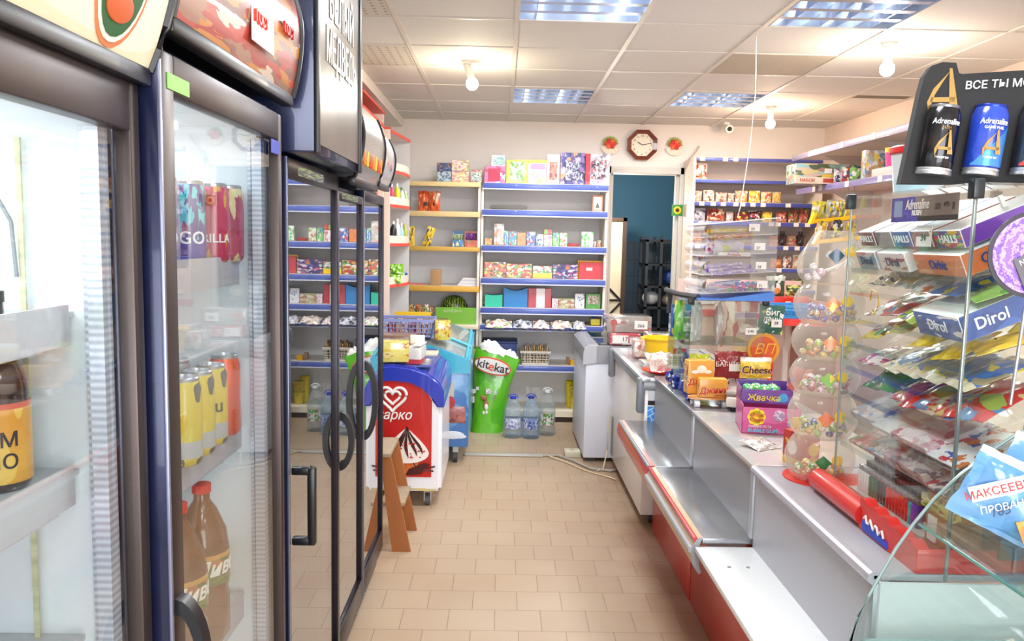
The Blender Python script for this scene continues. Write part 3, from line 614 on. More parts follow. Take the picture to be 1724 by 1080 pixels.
# ---- kitekat sack
def petfood():
    t = thing('pet_food_sack', 'big leaning green pet food sack with white folded top', 'sack', (-.04, 6.62, 0))
    m = MB(); rows = []
    cols = 24
    for j in range(15):
        v = j/14; z = .665*v
        w = .135+.055*v - .012*math.sin(PI*v); d = .10*(1-.45*v*v)+.01
        cx = -.10+.085*v**1.3
        rows.append([m.b.verts.new((cx+(w+.01*math.sin(7*v+3*a))*abs(math.cos(a))**.7*(1 if math.cos(a) >= 0 else -1), 6.62-d*abs(math.sin(a))**.8*(1 if math.sin(a) >= 0 else -1)+.008*math.sin(9*v+5*a), z+(.05-.10*(math.cos(a)*.5+.5)+.0)*v+.006*math.sin(6*a)*v)) for a in [2*PI*k/cols for k in range(cols)]])
    for a, b in zip(rows, rows[1:]):
        for k in range(cols): m.b.faces.new((a[k], a[(k+1) % cols], b[(k+1) % cols], b[k]))
    m.b.faces.new(rows[0][::-1])
    part('sack_body', m, P_('5cd010', ('62d818', '56c80e', '4cc410'), 3, seed=3, rough=.25, coat=.5, cover=.6), t)
    # white inner bag spilling over
    w = MB(); rows = []
    for j in range(7):
        v = j/6
        rows.append([w.b.verts.new((-.012+(.165-.06*v*v)*math.cos(a)+.008*math.sin(5*a+j*2), 6.62-(.07-.03*v)*math.sin(a)+.006*math.sin(7*a+j), .655+(.05-.10*(math.cos(a)*.5+.5))+.085*v**.7*(.8+.25*math.sin(3*a+1))+.008*math.sin(9*a+3*j))) for a in [2*PI*k/28 for k in range(28)]])
    for a, b in zip(rows, rows[1:]):
        for k in range(28): w.b.faces.new((a[k], a[(k+1) % 28], b[(k+1) % 28], b[k]))
    w.b.faces.new(rows[-1])
    part('white_liner', w, mat('eef0ec', .35, noise=.06, nscale=18), t)
    # logo badge
    def ell(cx, cz, rx, rz, y, rot, n=24): return [(cx+rx*math.cos(a)*math.cos(rot)-rz*math.sin(a)*math.sin(rot), cz+rx*math.cos(a)*math.sin(rot)+rz*math.sin(a)*math.cos(rot)) for a in [2*PI*k/n for k in range(n)]]
    part('badge', MB().prism(ell(-.055, .565, .155, .068, 0, -.24), 'y', 6.503, 6.56), mat('d8402c', .4), t)
    part('badge_field', MB().prism(ell(-.057, .568, .148, .059, 0, -.24), 'y', 6.499, 6.55), WHITE, t)
    up = (.20, 0, 1)
    text('kit', .10, BLACK, t, (-.135, 6.494, .588), up=up, bold=.03); text('e', .105, mat('e05018', .4), t, (-.066, 6.494, .566), up=up, bold=.03); text('kat', .10, BLACK, t, (.018, 6.494, .550), up=up, bold=.03)
    part('cat_picture', MB().ball((-.105, 6.515, .235), .03, (.9, .3, 1.7)).ball((-.125, 6.508, .30), .025, (1.1, .4, .9)).cyl((-.142, 6.51, .31), (-.145, 6.51, .335), .01, .001, 8).cyl((-.115, 6.51, .31), (-.108, 6.51, .335), .01, .001, 8), mat('9a6a3c', .6, noise=.3, nscale=30), t, label='brown cat picture')
    part('cat_bib', MB().ball((-.103, 6.505, .225), .016, (1, .4, 1.7)).ball((-.10, 6.506, .18), .01, (1, .5, 1.6)).ball((-.125, 6.506, .175), .01, (1, .5, 1.6)), mat('f0ece6', .6), t)
    for x0, x1, z0, z1, c in ((-.235, -.19, .34, .37, 'e8e8e8'), (-.19, -.165, .365, .39, 'd8e8e0'), (-.235, -.2, .26, .31, 'e4ece4'), (-.11, -.06, .335, .375, 'f0e4e0'), (-.04, -.015, .33, .36, 'e0e8d8'), (-.05, -.025, .29, .31, '6a5848')):
        part('printed_panel', MB().box(x0, x1, 6.508, 6.53, z0, z1), P_(c, ('f0f0f0', '909890', c), 6, seed=2, cover=.4), t)
petfood()
def water(label, x, y, h, r, col, capc, lab, kind=0):
    t = thing('water_bottle', label, 'bottle', (x, y, 0), 'large water bottles')
    n = .022
    prof = [(r*.85, 0), (r, .015)]
    for k in range(5):
        z = .05+k*.03; prof += [(r, z), (r*.95, z+.006), (r, z+.014)]
    prof += [(r*.97, h*.62), (r*.85, h*.75), (r*.5, h*.87), (n, h*.92), (n, h*.96)]
    part('bottle', MB().lathe(prof, (x, y, 0)), milky(col, .16, .08), t)
    part('water', MB().lathe([(0, .004)]+[(a*.96, b+.004) for a, b in prof if b < h*.72]+[(0, h*.72)], (x, y, 0)), glass('f2f8fd', 1.2, .0, .8), t)
    part('cap', MB().cyl((x, y, h*.95), (x, y, h), .026), mat(capc, .4), t)
    hd = [(x+.04*math.cos(a), y, h*.97+.03*math.sin(a)) for a in [PI*k/8 for k in range(9)]]
    part('handle', MB().tube(hd, .004), mat(capc, .4), t)
    lb = MB(); rows = [[(x+(r+.002)*math.sin(a), y-(r+.002)*math.cos(a), z) for a in [(-.9+1.8*k/10) for k in range(11)]] for z in (h*.24, h*.5)]
    part('label', lb.sheet(rows, .001), lab, t)
water('rounded five litre water bottle next to the green sack', .118, 6.42, .335, .076, 'b8d4e6', '2040c8', P_('c8d0f0', ('7080c8', 'e8ecff'), 5, seed=1, cover=.4))
water('blue tinted water bottle, middle one of the three on the floor', .265, 6.40, .345, .071, '9ac4ea', '2038b0', P_('8098d8', ('3048a0', 'd0d8f4', 'b0c0e8'), 4, seed=2, cover=.6))
water('clear water bottle with a green picture label and white handle', .405, 6.52, .375, .069, 'd8e0e0', 'e8ecec', P_('d8dce0', ('50b030', 'e8ece8', 'c04838'), 4, seed=3, cover=.6))
solo('goods_bag', MB().pouch(.16, .36, .10, seed=9, M=T(.31, 6.72, 0)), PLAST, 'clear plastic bag behind the water bottles', 'bag')
# yellow unit goods
def bagged(name, label, cat, x, y, z, w, h, t, m, seed=0, rz=0, rx=0, ry=0, group=None, txt=None, full=.5):
    o = thing(name, label, cat, (x, y, z), group)
    part('bag', MB().pouch(w, h, t, seed=seed, full=full), m, o, local=True)
    if txt:
        for s, size, c, u, v, shear in txt:
            tm = text(s, size, mat(c, .5), None, (u*w, -t/2-.003, v*h), bold=.02, shear=shear); tm.parent = o
    o.rotation_euler = (rx, ry, rz)
    return o
bagged('coffee_bag', 'left orange bag with a dark round print, yellow unit', 'bag', -.690, 7.05, 1.845, .10, .175, .05, P_('ee5a18', ('ee5a18', 'f06a28', 'd84c10'), 3, seed=1), 1, .15, group='orange bags')
bagged('coffee_bag', 'right orange bag with a dark round print, yellow unit', 'bag', -.592, 7.03, 1.845, .10, .172, .05, P_('ee5a18', ('ee5a18', 'f06a28', 'c8b090'), 3, seed=2), 2, -.1, group='orange bags')
for x in (-.668, -.592): solo('round_print', MB().ball((x, 7.012, 1.91), .018, (1, .35, 1.1)), mat('3c342c', .5), 'dark round picture on the %s orange bag' % ('left' if x < -.62 else 'right'), 'print')
bagged('snack_bag', 'leaning yellow snack bag on the third yellow shelf', 'bag', -.668, 7.02, 1.542, .075, .175, .04, P_('f0c410', ('3860a0', 'f0c410', '6a4a20', 'f4d840'), 5, seed=3, cover=.4), 3, 0, 0, .32)
bagged('snack_bag', 'thin yellow bag half hidden by the corner shelf', 'bag', -.79, 7.03, 1.542, .05, .17, .04, P_('f0c410', ('f4d040', '8a6a20'), 5, seed=4, cover=.4), 4)
t = thing('display_box', 'open blue display box of small green packs', 'box', (-.38, 7.03, 1.54))
part('box', MB().box(-.43, -.335, 7.0, 7.08, 1.542, 1.60).box(-.43, -.335, 7.075, 7.08, 1.60, 1.68).box(-.43, -.427, 7.0, 7.08, 1.60, 1.66), P_('3c7cb8', ('5090c8', 'e0d8a0', '3878b0'), 4), t)
for k in range(3): solo('small_pack', MB().pouch(.03, .05, .015, seed=k, M=T(-.408+.027*k, 7.035, 1.602)), P_('8aa878', ('d0d090', '507850'), 4, seed=k), 'small green pack in the blue display box', 'pack', 'packs in the blue display box')
t = thing('display_box', 'open orange display box of purple packs', 'box', (-.28, 7.03, 1.54))
part('box', MB().box(-.325, -.215, 7.0, 7.08, 1.542, 1.60).box(-.325, -.215, 7.075, 7.08, 1.60, 1.68).box(-.218, -.215, 7.0, 7.08, 1.60, 1.675).box(-.325, -.322, 7.0, 7.08, 1.60, 1.67), P_('e86a3c', ('e86a3c', 'c85020', 'a07850'), 3), t)
for k in range(3): solo('small_pack', MB().pouch(.034, .06, .016, seed=k+5, M=T(-.30+.03*k, 7.035, 1.602)), P_('6a2888', ('9040b0', '401858'), 4, seed=k), 'small purple pack in the orange display box', 'pack', 'packs in the orange display box')
solo('cardboard_box', MB().box(-.622, -.532, 7.0, 7.09, 1.2, 1.335, .003), CARD, 'plain brown cardboard box on the fourth yellow shelf', 'box')
solo('red_scissors', MB().tube([(-.83, 7.0, 1.205), (-.76, 6.99, 1.208), (-.70, 6.995, 1.206), (-.66, 7.0, 1.204)], .005), mat('e05a48', .4), 'thin red tool lying on the fourth yellow shelf', 'tool')
for k in range(7): solo('magazine', MB().box(-.385+.008*k, -.215, 7.0, 7.2, 1.2+.01*k, 1.2085+.01*k), mat(('e8e8ec', 'd0d4dc', 'e0dcd8')[k % 3], .5), 'white magazine in the flat pile on the fourth yellow shelf', 'magazine', 'white magazines in a flat pile')
t = thing('watermelon', 'striped watermelon behind the green carton', 'watermelon', (-.415, 7.12, .862))
m, N, K, B = newmat('watermelon_rind'); tc = N.new('ShaderNodeTexCoord'); wv = N.new('ShaderNodeTexWave'); wv.wave_type = 'BANDS'; wv.bands_direction = 'X'
wv.inputs['Scale'].default_value = 14; wv.inputs['Distortion'].default_value = 6; wv.inputs['Detail Scale'].default_value = 3
K.new(tc.outputs['Object'], wv.inputs[0]); r = ramp(N, ('16300f', '2a4a18', '8aa040')); K.new(wv.outputs['Fac'], r.inputs[0]); K.new(r.outputs[0], B.inputs['Base Color']); B.inputs['Roughness'].default_value = .3
part('melon', MB().ball((-.415, 7.12, .985), .123, (1, .9, 1), 28), m, t)
t = thing('green_carton', 'green printed carton in front of the watermelon', 'carton', (-.385, 6.99, .862))
part('carton', MB().prism([(-.57, .864), (-.197, .864), (-.197, .96), (-.215, 1.008), (-.57, 1.008)], 'y', 6.975, 6.995), mat('7cb83a', .5, noise=.1), t)
text('БЕРЁЗКА', .03, mat('d8e8b8', .5), t, (-.42, 6.973, .975), sx=1.2)
for k in range(6):
    solo('fruit_packet', MB().pouch(.05, .085, .03, seed=k, M=T(-.80+.038*k, 6.99+.02*(k % 2), .945-.02*(k % 2), .2*k)), P_(('e8a020', 'e8e0c0', 'd86030')[k % 3], ('50a040', 'f0e8c0', 'c83020', '3a6830'), 4, seed=k), 'little mixed colour packet heaped by the green carton', 'packet', 'packets heaped beside the green carton')
solo('packet_tray', MB().box(-.83, -.60, 6.98, 7.1, .862, .93, .004), mat('c83c30', .5), 'red tray under the heap of little packets', 'tray')
solo('gold_bauble', MB().ball((-.235, 7.03, .67), .027), mat('d8a030', .3, .5), 'small gold ornament on the low yellow shelf', 'ornament')

# ---------------------------------------------------------------- red trimmed shelves on the left
PINKW = mat('efe0d6', .5); REDT = mat('e0503f', .45)
def redunit():
    t = thing('corner_shelf', 'white corner shelf with rounded red edged shelves at the left', 'shelf', (-1.0, 6.3, 0))
    part('side_panel', MB().box(-1.24, -.835, 5.95, 5.975, 0, 2.40), PINKW, t)
    part('back_panel', MB().box(-1.24, -.765, 6.6, 6.62, .9, 2.41), mat('d5d3d4', .5), t)
    part('top_cap', MB().box(-1.24, -.83, 5.945, 5.98, 2.40, 2.415), REDT, t)
    def curve(b): return [(-.835, 5.98)]+[(-.835+.07*k/8+b*math.sin(PI*k/8), 5.98+.62*k/8) for k in range(1, 9)]
    for z, b in ((2.40, 0), (2.11, .035), (1.855, .045), (1.565, .05), (1.255, .05), (.93, .04)):
        c = curve(b)
        s = part('shelf', MB().prism([(-1.24, 5.98)]+c+[(-1.24, 6.6)], 'z', z-.018, z), PINKW, t)
        e = MB(); rows = [[(x+.002, y, zz) for x, y in c] for zz in (z-.02, z+.003)]; part('red_edge', e.sheet(rows, .004), REDT, s)
        if z < 2.3:
            e = MB(); rows = [[(x-.004, y, zz) for x, y in c] for zz in (z+.003, z+.06)]; part('lip', e.sheet(rows, .004), mat('e6dccb', .5), s)
    t = thing('wall_shelf', 'white wall shelf with straight red edges behind the last fridge', 'shelf', (-1.05, 5.5, 0))
    part('side_panel', MB().box(-1.24, -.875, 5.0, 5.02, 0, 2.5), PINKW, t); part('far_panel', MB().box(-1.24, -.875, 5.9, 5.92, 0, 2.5), PINKW, t)
    part('top_cap', MB().box(-1.24, -.865, 5.0, 5.92, 2.5, 2.515), REDT, t)
    for z in (2.42, 2.1, 1.84, 1.555, 1.23, .9):
        s = part('shelf', MB().box(-1.24, -.875, 5.02, 5.9, z-.018, z), PINKW, t)
        part('red_edge', MB().box(-.877, -.868, 5.02, 5.9, z-.02, z+.003), REDT, s)
redunit()
def bottle(name, label, x, y, z, r, h, body, cap, group=None, neck=.35):
    t = thing(name, label, 'bottle', (x, y, z), group)
    part('body', MB().lathe([(r*.9, 0), (r, .008), (r, h*.6), (r*.75, h*.72), (r*neck, h*.82), (r*neck, h*.86)], (x, y, z), 18), body, t)
    part('cap', MB().cyl((x, y, z+h*.85), (x, y, z+h), r*neck*1.15, n=14), cap, t)
    return t
B1 = [('pink spray bottle on the upper red edged shelf', -.845, 6.12, 2.111-.255, .024, .16, 'd83a6a', 'f0f0f0'), ('lime green bottle on the upper red edged shelf', -.82, 6.25, 1.857, .026, .17, 'd8e020', 'f0f0f0'),
      ('white bottle with green label on the upper red edged shelf', -.80, 6.38, 1.857, .024, .15, 'e0e8d8', '60a050'), ('pale green bottle at the back of the upper red edged shelf', -.785, 6.49, 1.857, .022, .13, 'a8c890', 'f4f4f4'),
      ('black spray bottle on the middle red edged shelf', -.83, 6.12, 1.567, .026, .17, '20242c', 'e8e8e8'), ('tall white bottle on the middle red edged shelf', -.815, 6.24, 1.567, .026, .19, 'e8ecec', 'f4f4f4'),
      ('pale blue bottle on the middle red edged shelf', -.80, 6.36, 1.567, .022, .16, 'a8d8e8', 'f4f4f4'), ('yellow green pear shaped bottle, middle red edged shelf', -.785, 6.47, 1.567, .026, .15, 'a8b83c', 'd8c84c')]
for lab, x, y, z, r, h, c, cc in B1: bottle('cleaning_bottle', lab, x, y, z, r, h, mat(c, .3), mat(cc, .4), 'bottles on the red edged corner shelf')
for i, (y, z) in enumerate(((6.10, 1.258), (6.22, 1.258), (6.34, 1.258), (6.12, 1.33), (6.25, 1.33))):
    solo('sponge_pack', MB().pouch(.10, .075, .07, seed=i, M=T(-.815, y, z)), P_('8ae020', ('60b818', 'e0f0c0', 'a8f040'), 5, seed=i), ('lower ' if i < 3 else 'upper ')+'bright green wrapped roll on the fourth red edged shelf', 'packet', 'bright green wrapped rolls')
solo('blue_pack', MB().pouch(.05, .07, .04, seed=3, M=T(-.785, 6.46, 1.258)), mat('2848b8', .4), 'small dark blue pack beside the green rolls', 'packet')
for i in range(6):
    y = 5.25+.12*i
    bottle('shampoo_bottle', 'bottle with %s body on the wall shelf behind the last fridge' % ('pink', 'red', 'mint', 'pink', 'orange', 'mint')[i], -.915, y, (1.842, 1.842, 1.557, 1.557, 1.842, 1.557)[i], .03, .19, mat(('f08a90', 'd83848', '98d8b8', 'f0a0a0', 'e88050', '90d8b0')[i], .4), WHITE, 'bottles on the wall shelf')
for i in range(3): carton('soap_box', ('red and white soap box', 'pale flowered soap box', 'pink soap box')[i]+' on the lower wall shelf behind the last fridge', 'box', -.95, -.895, 1.232, 1.40-.02*i, P_(('d83c44', 'e8dcc8', 'e8a8b0')[i], ('f0e8e0', 'c8a060', '70a060'), 5, seed=i), y=5.4+.18*i, d=.14)

# ================================================================ fridges
def fridge(label, y0, y1, xf, ztop, zb=.12, liner=LINER, frame=FRAME, body=NAVY, shelves=(), st=.035, gas=True, light=None, stile=(.05, .04), rail=mat('9a9ba0', .4, .3), railh=.04, depth=.6, doorg=DOORG, topbar=.07):
    xb = xf-depth
    t = thing('display_fridge', label, 'fridge', ((xf+xb)/2, (y0+y1)/2, 0), 'glass door fridges')
    o = MB(); w = .03
    o.box(xb, xf-.035, y0, y0+w, .03, ztop+.02, .004); o.box(xb, xf-.035, y1-w, y1, .03, ztop+.02, .004)
    o.box(xb, xb+.03, y0, y1, .03, ztop+.02); o.box(xb, xf-.035, y0, y1, ztop-.02, ztop+.02); o.box(xb, xf-.03, y0, y1, .03, zb)
    part('cabinet', o, body, t)
    l = MB(); i = w+.001; a = .004
    l.box(xb+.031, xf-.05, y0+i, y0+i+a, zb+.02, ztop-.03); l.box(xb+.031, xf-.05, y1-i-a, y1-i, zb+.02, ztop-.03)
    l.box(xb+.031, xb+.035, y0+i, y1-i, zb+.02, ztop-.03); l.box(xb+.031, xf-.05, y0+i, y1-i, ztop-.034, ztop-.03); l.box(xb+.031, xf-.05, y0+i, y1-i, zb+.012, zb+.02)
    part('liner', l, liner, t)
    d = MB(); s0, s1 = stile
    d.box(xf-.03, xf, y0+.004, y0+s0, zb, ztop, .004); d.box(xf-.03, xf, y1-s1, y1-.004, zb, ztop, .004)
    d.box(xf-.03, xf, y0+s0, y1-s1, ztop-topbar, ztop, .003); d.box(xf-.03, xf, y0+s0, y1-s1, zb, zb+.09, .003)
    dd = part('door', d, frame, t)
    part('glass_pane', MB().box(xf-.018, xf-.012, y0+s0-.002, y1-s1+.002, zb+.088, ztop-topbar+.002), doorg, dd)
    e = MB().box(xf-.06, xf-.002, y0, y0+.0045, zb, ztop, .001)
    part('door_edge', e, EDGE, dd)
    part('edge_highlight', MB().box(xf-.004, xf+.0015, y0-.0005, y0+.006, zb, ztop, .001), mat('8a8ea6', .25, .6), dd)
    if gas:
        g = MB()
        for k in range(3): g.box(xf-.045-.012*k, xf-.037-.012*k, y1-s1-.012, y1-s1-.002, zb+.09, ztop-topbar)
        g.box(xf-.052, xf-.03, y1-s1-.035, y1-s1-.008, zb+.09, ztop-topbar)
        part('gasket', g, RIB, dd)
    for z in shelves:
        s = part('shelf', MB().box(xb+.04, xf-.09, y0+i+.006, y1-i-.006, z-.008, z), mat('c8ccd0', .35, .2), t)
        part('price_rail', MB().box(xf-.09, xf-.084, y0+i+.008, y1-i-.03, z-railh+.008, z+.012), rail, s)
    k = MB()
    for yy in (y0+.06, y1-.06):
        k.cyl((xf-.08, yy, 0), (xf-.08, yy, .03), .02, n=12); k.cyl((xb+.08, yy, 0), (xb+.08, yy, .03), .02, n=12)
    part('feet', k, BLACK, t)
    if light:
        part('light_strip', MB().box(xf-.30, xf-.20, y0+.1, y1-.1, ztop-.05, ztop-.035), lamp_mat('eef6ff', 1.2), t)
        area('fridge_light', (xf-.25, (y0+y1)/2, ztop-.06), .3, .4, light, (.93, .97, 1))
        area('fridge_light', (xf-.30, y0+.04, (zb+ztop)/2+.2), .3, 1.2, light*.8, (.93, .97, 1), (PI/2, 0, 0))
        part('side_light_tube', MB().box(xf-.46, xf-.14, y0+.035, y0+.039, (zb+ztop)/2-.4, (zb+ztop)/2+.8), lamp_mat('eef6ff', .8), t)
    return t
f1 = fridge('nearest fridge with a cream header, bottle and bright white inside', .45, 1.215, -.54, 1.835, shelves=(1.50, 1.262, 1.0, .7, .4), light=1.9, stile=(.05, .035), rail=mat('c9cdd2', .4), railh=.055)
f2 = fridge('second fridge with energy drink cans, photo header above', 1.222, 1.89, -.515, 1.893, shelves=(1.556, 1.175, .76, .4), light=1.2, stile=(.055, .03), rail=mat('b5b2b8', .35), railh=.06, topbar=.06)
f3 = fridge('third fridge with a tall black header and rectangular handle', 2.035, 2.69, -.545, 1.815, frame=FRAMED, shelves=(1.5, 1.2, .85, .5), liner=mat('8d9094', .5), stile=(.02, .03), topbar=.05, doorg=glass('eceeee', 1.65, 0, 2.0), body=mat('2b2d3c', .3))  # liners of the last three greyed: dimness of the unlit inside put into colour
f4 = fridge('fourth fridge with slanted price rails and curved handle', 2.70, 3.19, -.55, 1.77, frame=FRAMED, shelves=(1.56, 1.25, 1.0, .7, .42), liner=mat('8d9094', .5), stile=(.02, .03), topbar=.03, railh=.07, rail=mat('b8b6b4', .4), doorg=glass('eceeee', 1.65, 0, 2.0), body=mat('2b2d3c', .3))
f5 = fridge('fifth and farthest fridge with a large oval handle', 3.20, 3.745, -.55, 1.80, frame=FRAMED, shelves=(1.5, 1.2, .9, .5), liner=mat('9a9c9e', .5), stile=(.02, .022), topbar=.04, doorg=glass('eceeee', 1.65, 0, 2.0), body=mat('2b2d3c', .3))
def canopy(parent, x0, y0, y1, z0, z1, bulge, face, edge=FRAMED, xb=None, name='header'):
    """bulging illuminated header on top of a fridge"""
    xb = xb or x0-.35
    n = 12
    arc = [(x0+bulge*math.sin(PI*.88*k/n)**.9-.055*max(0, k/n-.6)**1.5, z0+(z1-z0)*k/n) for k in range(n+1)]
    b = part(name, MB().prism([(xb, z0), (arc[0][0], z0)]+arc[1:-1]+[(arc[-1][0], z1), (xb, z1)], 'y', y0+.004, y1-.004), mat('2a2829', .3), parent)
    rows = [[(x+.004, y, z) for y in (y0+.006, (y0+y1)/2, y1-.006)] for x, z in arc]
    fa = part('header_face', MB().sheet(rows, .003), face, b)
    e = MB()
    for yy in (y0, y1): e.tube([(x+.005, yy, z) for x, z in arc], .007, 6)
    e.box(arc[0][0]-.02, arc[0][0]+.008, y0, y1, z0-.022, z0+.004, .004)
    part('header_trim', e, edge, b)
    return b, arc
cream = P_('efe2b8', ('f4ead0', 'eedfae'), 2, seed=1, rough=.25)
h1, a1 = canopy(f1, -.533, .45, 1.222, 1.856, 2.25, .05, cream, BLACK)
# oval emblem on the cream header
def oval(cy, cz, ry, rz, dx, m, x0, nm='emblem', arc=None, par=None):
    v = MB(); pts = []
    c = v.b.verts.new((x0+dx+.01, cy, cz)); n = 26; ring = []
    for k in range(n):
        a = 2*PI*k/n; ring.append(v.b.verts.new((x0+dx, cy+ry*math.cos(a), cz+rz*math.sin(a))))
    for k in range(n): v.b.faces.new((c, ring[k], ring[(k+1) % n]))
    return part(nm, v, m, par)
def emblem(cy, cz, ry, rz, dx, m):
    v = MB(); n = 28
    def ax(z):
        k = (z-1.856)/(2.25-1.856); return -.533+.05*math.sin(PI*.88*k)**.9-.055*max(0, k-.6)**1.5
    c = v.b.verts.new((ax(cz)+.006+dx, cy, cz)); rg = []
    for k in range(n):
        a = 2*PI*k/n; z = cz+rz*math.sin(a); rg.append((v.b.verts.new((ax(z)+.004+dx, cy+ry*math.cos(a), z)), v.b.verts.new((ax(z), cy+ry*math.cos(a), z))))
    for k in range(n):
        p, q = rg[k], rg[(k+1) % n]; v.b.faces.new((c, p[0], q[0])); v.b.faces.new((p[0], p[1], q[1], q[0]))
    return part('emblem', v, m, h1)
for ry, rz, dx, c in ((.070, .108, .001, 'd07a4c'), (.064, .101, .0018, 'ece4d4'), (.058, .094, .0026, '1f5a2c')): emblem(1.085, 1.968, ry, rz, dx, mat(c, .35))
emblem(1.085, 2.005, .036, .035, .004, P_('e8a030', ('f0c850', 'd87020'), 5)); emblem(1.085, 1.912, .034, .02, .004, mat('c85a28', .4)); emblem(1.085, 1.955, .02, .024, .004, mat('8ab83a', .4))
h2, a2 = canopy(f2, -.505, 1.235, 1.925, 1.94, 2.20, .022, P_('7a5040', ('c03828', 'd0b8a4', 'c87820', '9a6a50', 'b02820', '8a4a38'), 6, seed=8, cover=.9), BLACK)
def xnorm(z): return (1, 0, 0)
for s, y, z, sz, c in (('ГОСТ', 1.43, 2.085, .035, 'f4e8dc'), ('Classic', 1.63, 2.11, .038, '3a5a7a'), ('ГОСТ', 1.60, 2.03, .03, 'e04838'), ('ГОСТ', 1.80, 2.06, .03, 'c83028')):
    text(s, sz, mat(c, .4), h2, (-.474, y, z), (1, 0, 0), (0, 0, 1), bold=.03, thick=.003)
for k in range(4):
    part('round_badge', MB().cyl((-.482, 1.36+.032*k, 2.05), (-.476, 1.36+.032*k, 2.05), .015), mat('f4f0ec', .4), h2)
part('white_can_print', MB().box(-.482, -.478, 1.56, 1.70, 1.985, 2.15, .002), mat('f0ece6', .35), h2)
# black header of fridge three
hb = part('header', MB().box(-1.1, -.475, 2.04, 2.66, 1.825, 2.66, .006), EDGE, f3)
m, N, K, B = newmat('brushed_bronze'); B.inputs['Base Color'].default_value = L('8a8178'); B.inputs['Metallic'].default_value = .8; B.inputs['Roughness'].default_value = .28
nz = N.new('ShaderNodeTexNoise'); nz.inputs['Scale'].default_value = 3; r = ramp(N, ('423d38', '645d55', '756c61'), False); K.new(nz.outputs['Fac'], r.inputs[0]); K.new(r.outputs[0], B.inputs['Base Color'])
part('header_face', MB().box(-.476, -.470, 2.06, 2.63, 1.85, 2.64), m, hb); 
part('header_trim', MB().box(-.476, -.464, 2.63, 2.662, 1.825, 2.66, .002), BLACK, hb); part('header_trim', MB().box(-.476, -.464, 2.038, 2.06, 1.825, 2.66, .002), BLACK, hb)
text('БЕЛЫЙ', .125, mat('e2ddd6', .4), hb, (-.468, 2.36, 2.235), (1, 0, 0), (0, 0, 1), bold=.04, sx=.78)
text('МЕДВЕДЬ', .125, mat('e2ddd6', .4), hb, (-.468, 2.36, 2.115), (1, 0, 0), (0, 0, 1), bold=.04, sx=.68)
h4, a4 = canopy(f4, -.50, 2.70, 3.18, 1.815, 2.07, .03, P_('8e857a', ('9c9284', '82796e', '8a8682'), 3, seed=2, band=(.18, .38), bandc='b89048'), BLACK)
for k in range(7): part('bottle_print', MB().box(-.478, -.4695, 2.76+.06*k, 2.775+.06*k, 1.86, 1.92, .003), mat(('e07a28', 'e8c040', 'c84828')[k % 3], .4), h4)
h5, a5 = canopy(f5, -.53, 3.19, 3.72, 1.845, 2.06, .028, P_('a49c96', ('b0a8a4', '98908a'), 3, seed=3), BLACK)
for k in range(4): part('red_print', MB().cyl((-.51, 3.3+.11*k, 1.95-.015*(k % 2)), (-.4995, 3.3+.11*k, 1.95-.015*(k % 2)), .022), mat('b05a68', .4), h5)
# handles
def handle_c(parent, x, y, z0, z1, out, r, m):
    return part('handle', MB().box(x, x+out, y-.012, y+.012, z1-.022, z1, .005).box(x, x+out, y-.012, y+.012, z0, z0+.022, .005).box(x+out-.016, x+out+.006, y-.013, y+.013, z0, z1, .006), m, parent)
def door(f): return [c for c in f.children if c.name.startswith('door')][0]
handle_c(door(f3), -.547, 2.075, .79, 1.005, .058, 0, BLACK)
def handle_arc(parent, x, y, zc, h, out, w):
    m = MB(); n = 14
    rows = []
    for i in range(n+1):
        a = -PI/2+PI*i/n; rows.append((x+out*math.cos(a), zc+h/2*math.sin(a)))
    inner = [(x+(out-w)*max(0, math.cos(a)), zc+(h/2-w*1.6)*math.sin(a)) for a in [-PI/2+PI*i/n for i in range(n+1)]]
    m.prism(rows+inner[::-1], 'y', y-.014, y+.014)
    return part('handle', m, BLACK, parent)
handle_arc(door(f4), -.552, 2.735, .905, .21, .05, .019)
handle_arc(door(f5), -.552, 3.235, .945, .33, .055, .023)
handle_arc(door(f2), -.515, 1.25, .90, .26, .05, .016)
# stickers on the doors
part('green_sticker', MB().box(-.5155, -.5135, 1.25, 1.335, 1.838, 1.862), mat('74c83c', .4), door(f2)); part('blue_sticker', MB().box(-.5155, -.5135, 1.80, 1.86, 1.80, 1.83), mat('3448b0', .4), door(f2))
for d, y0 in ((f3, 2.15), (f4, 2.76)): part('green_label', MB().box(-.547 if d is f3 else -.552, -.5435 if d is f3 else -.549, y0, y0+.3, 1.775 if d is f3 else 1.745, 1.80 if d is f3 else 1.765), P_('30342c', ('98c83c', '30342c', 'b8d860'), 9, cover=.6), door(d))
# ---- fridge contents
def can(label, x, y, z, m, r=.033, h=.168, text_=None, tc='f4f4f4', group=None, name='drink_can', nrm=(1, -1.6, 0), vert=False, ts=.03, tz=.3):
    t = thing(name, label, 'can', (x, y, z), group)
    part('body', MB().lathe([(r*.78, 0), (r*.95, .006), (r, .016), (r, h-.022), (r*.86, h-.008)], (x, y, z), 28), m, t)
    part('lid', MB().lathe([(r*.86, h-.008), (r*.88, h-.002), (r*.82, h), (r*.80, h-.006), (0, h-.006)], (x, y, z), 28), ALU, t)
    if text_:
        n = Vector(nrm).normalized()
        text(text_, ts, mat(tc, .4), t, (x+n.x*(r+.0008), y+n.y*(r+.0008), z+h*tz), nrm, bold=.03, bend=r)
    return t
cg = 'tall energy drink cans in the second fridge'
turq = P_('3a2a90', ('30c0d8', '3a2a90', '48d0d8'), 5, seed=2, cover=.5, band=(.0, .3), bandc='3a3098'); pinkc = P_('d82858', ('e8a020', 'e03060', 'd02050'), 5, seed=4, cover=.35)
can('purple and turquoise can on the top shelf of the second fridge', -.645, 1.66, 1.557, turq, text_='GO', ts=.036, group=cg)
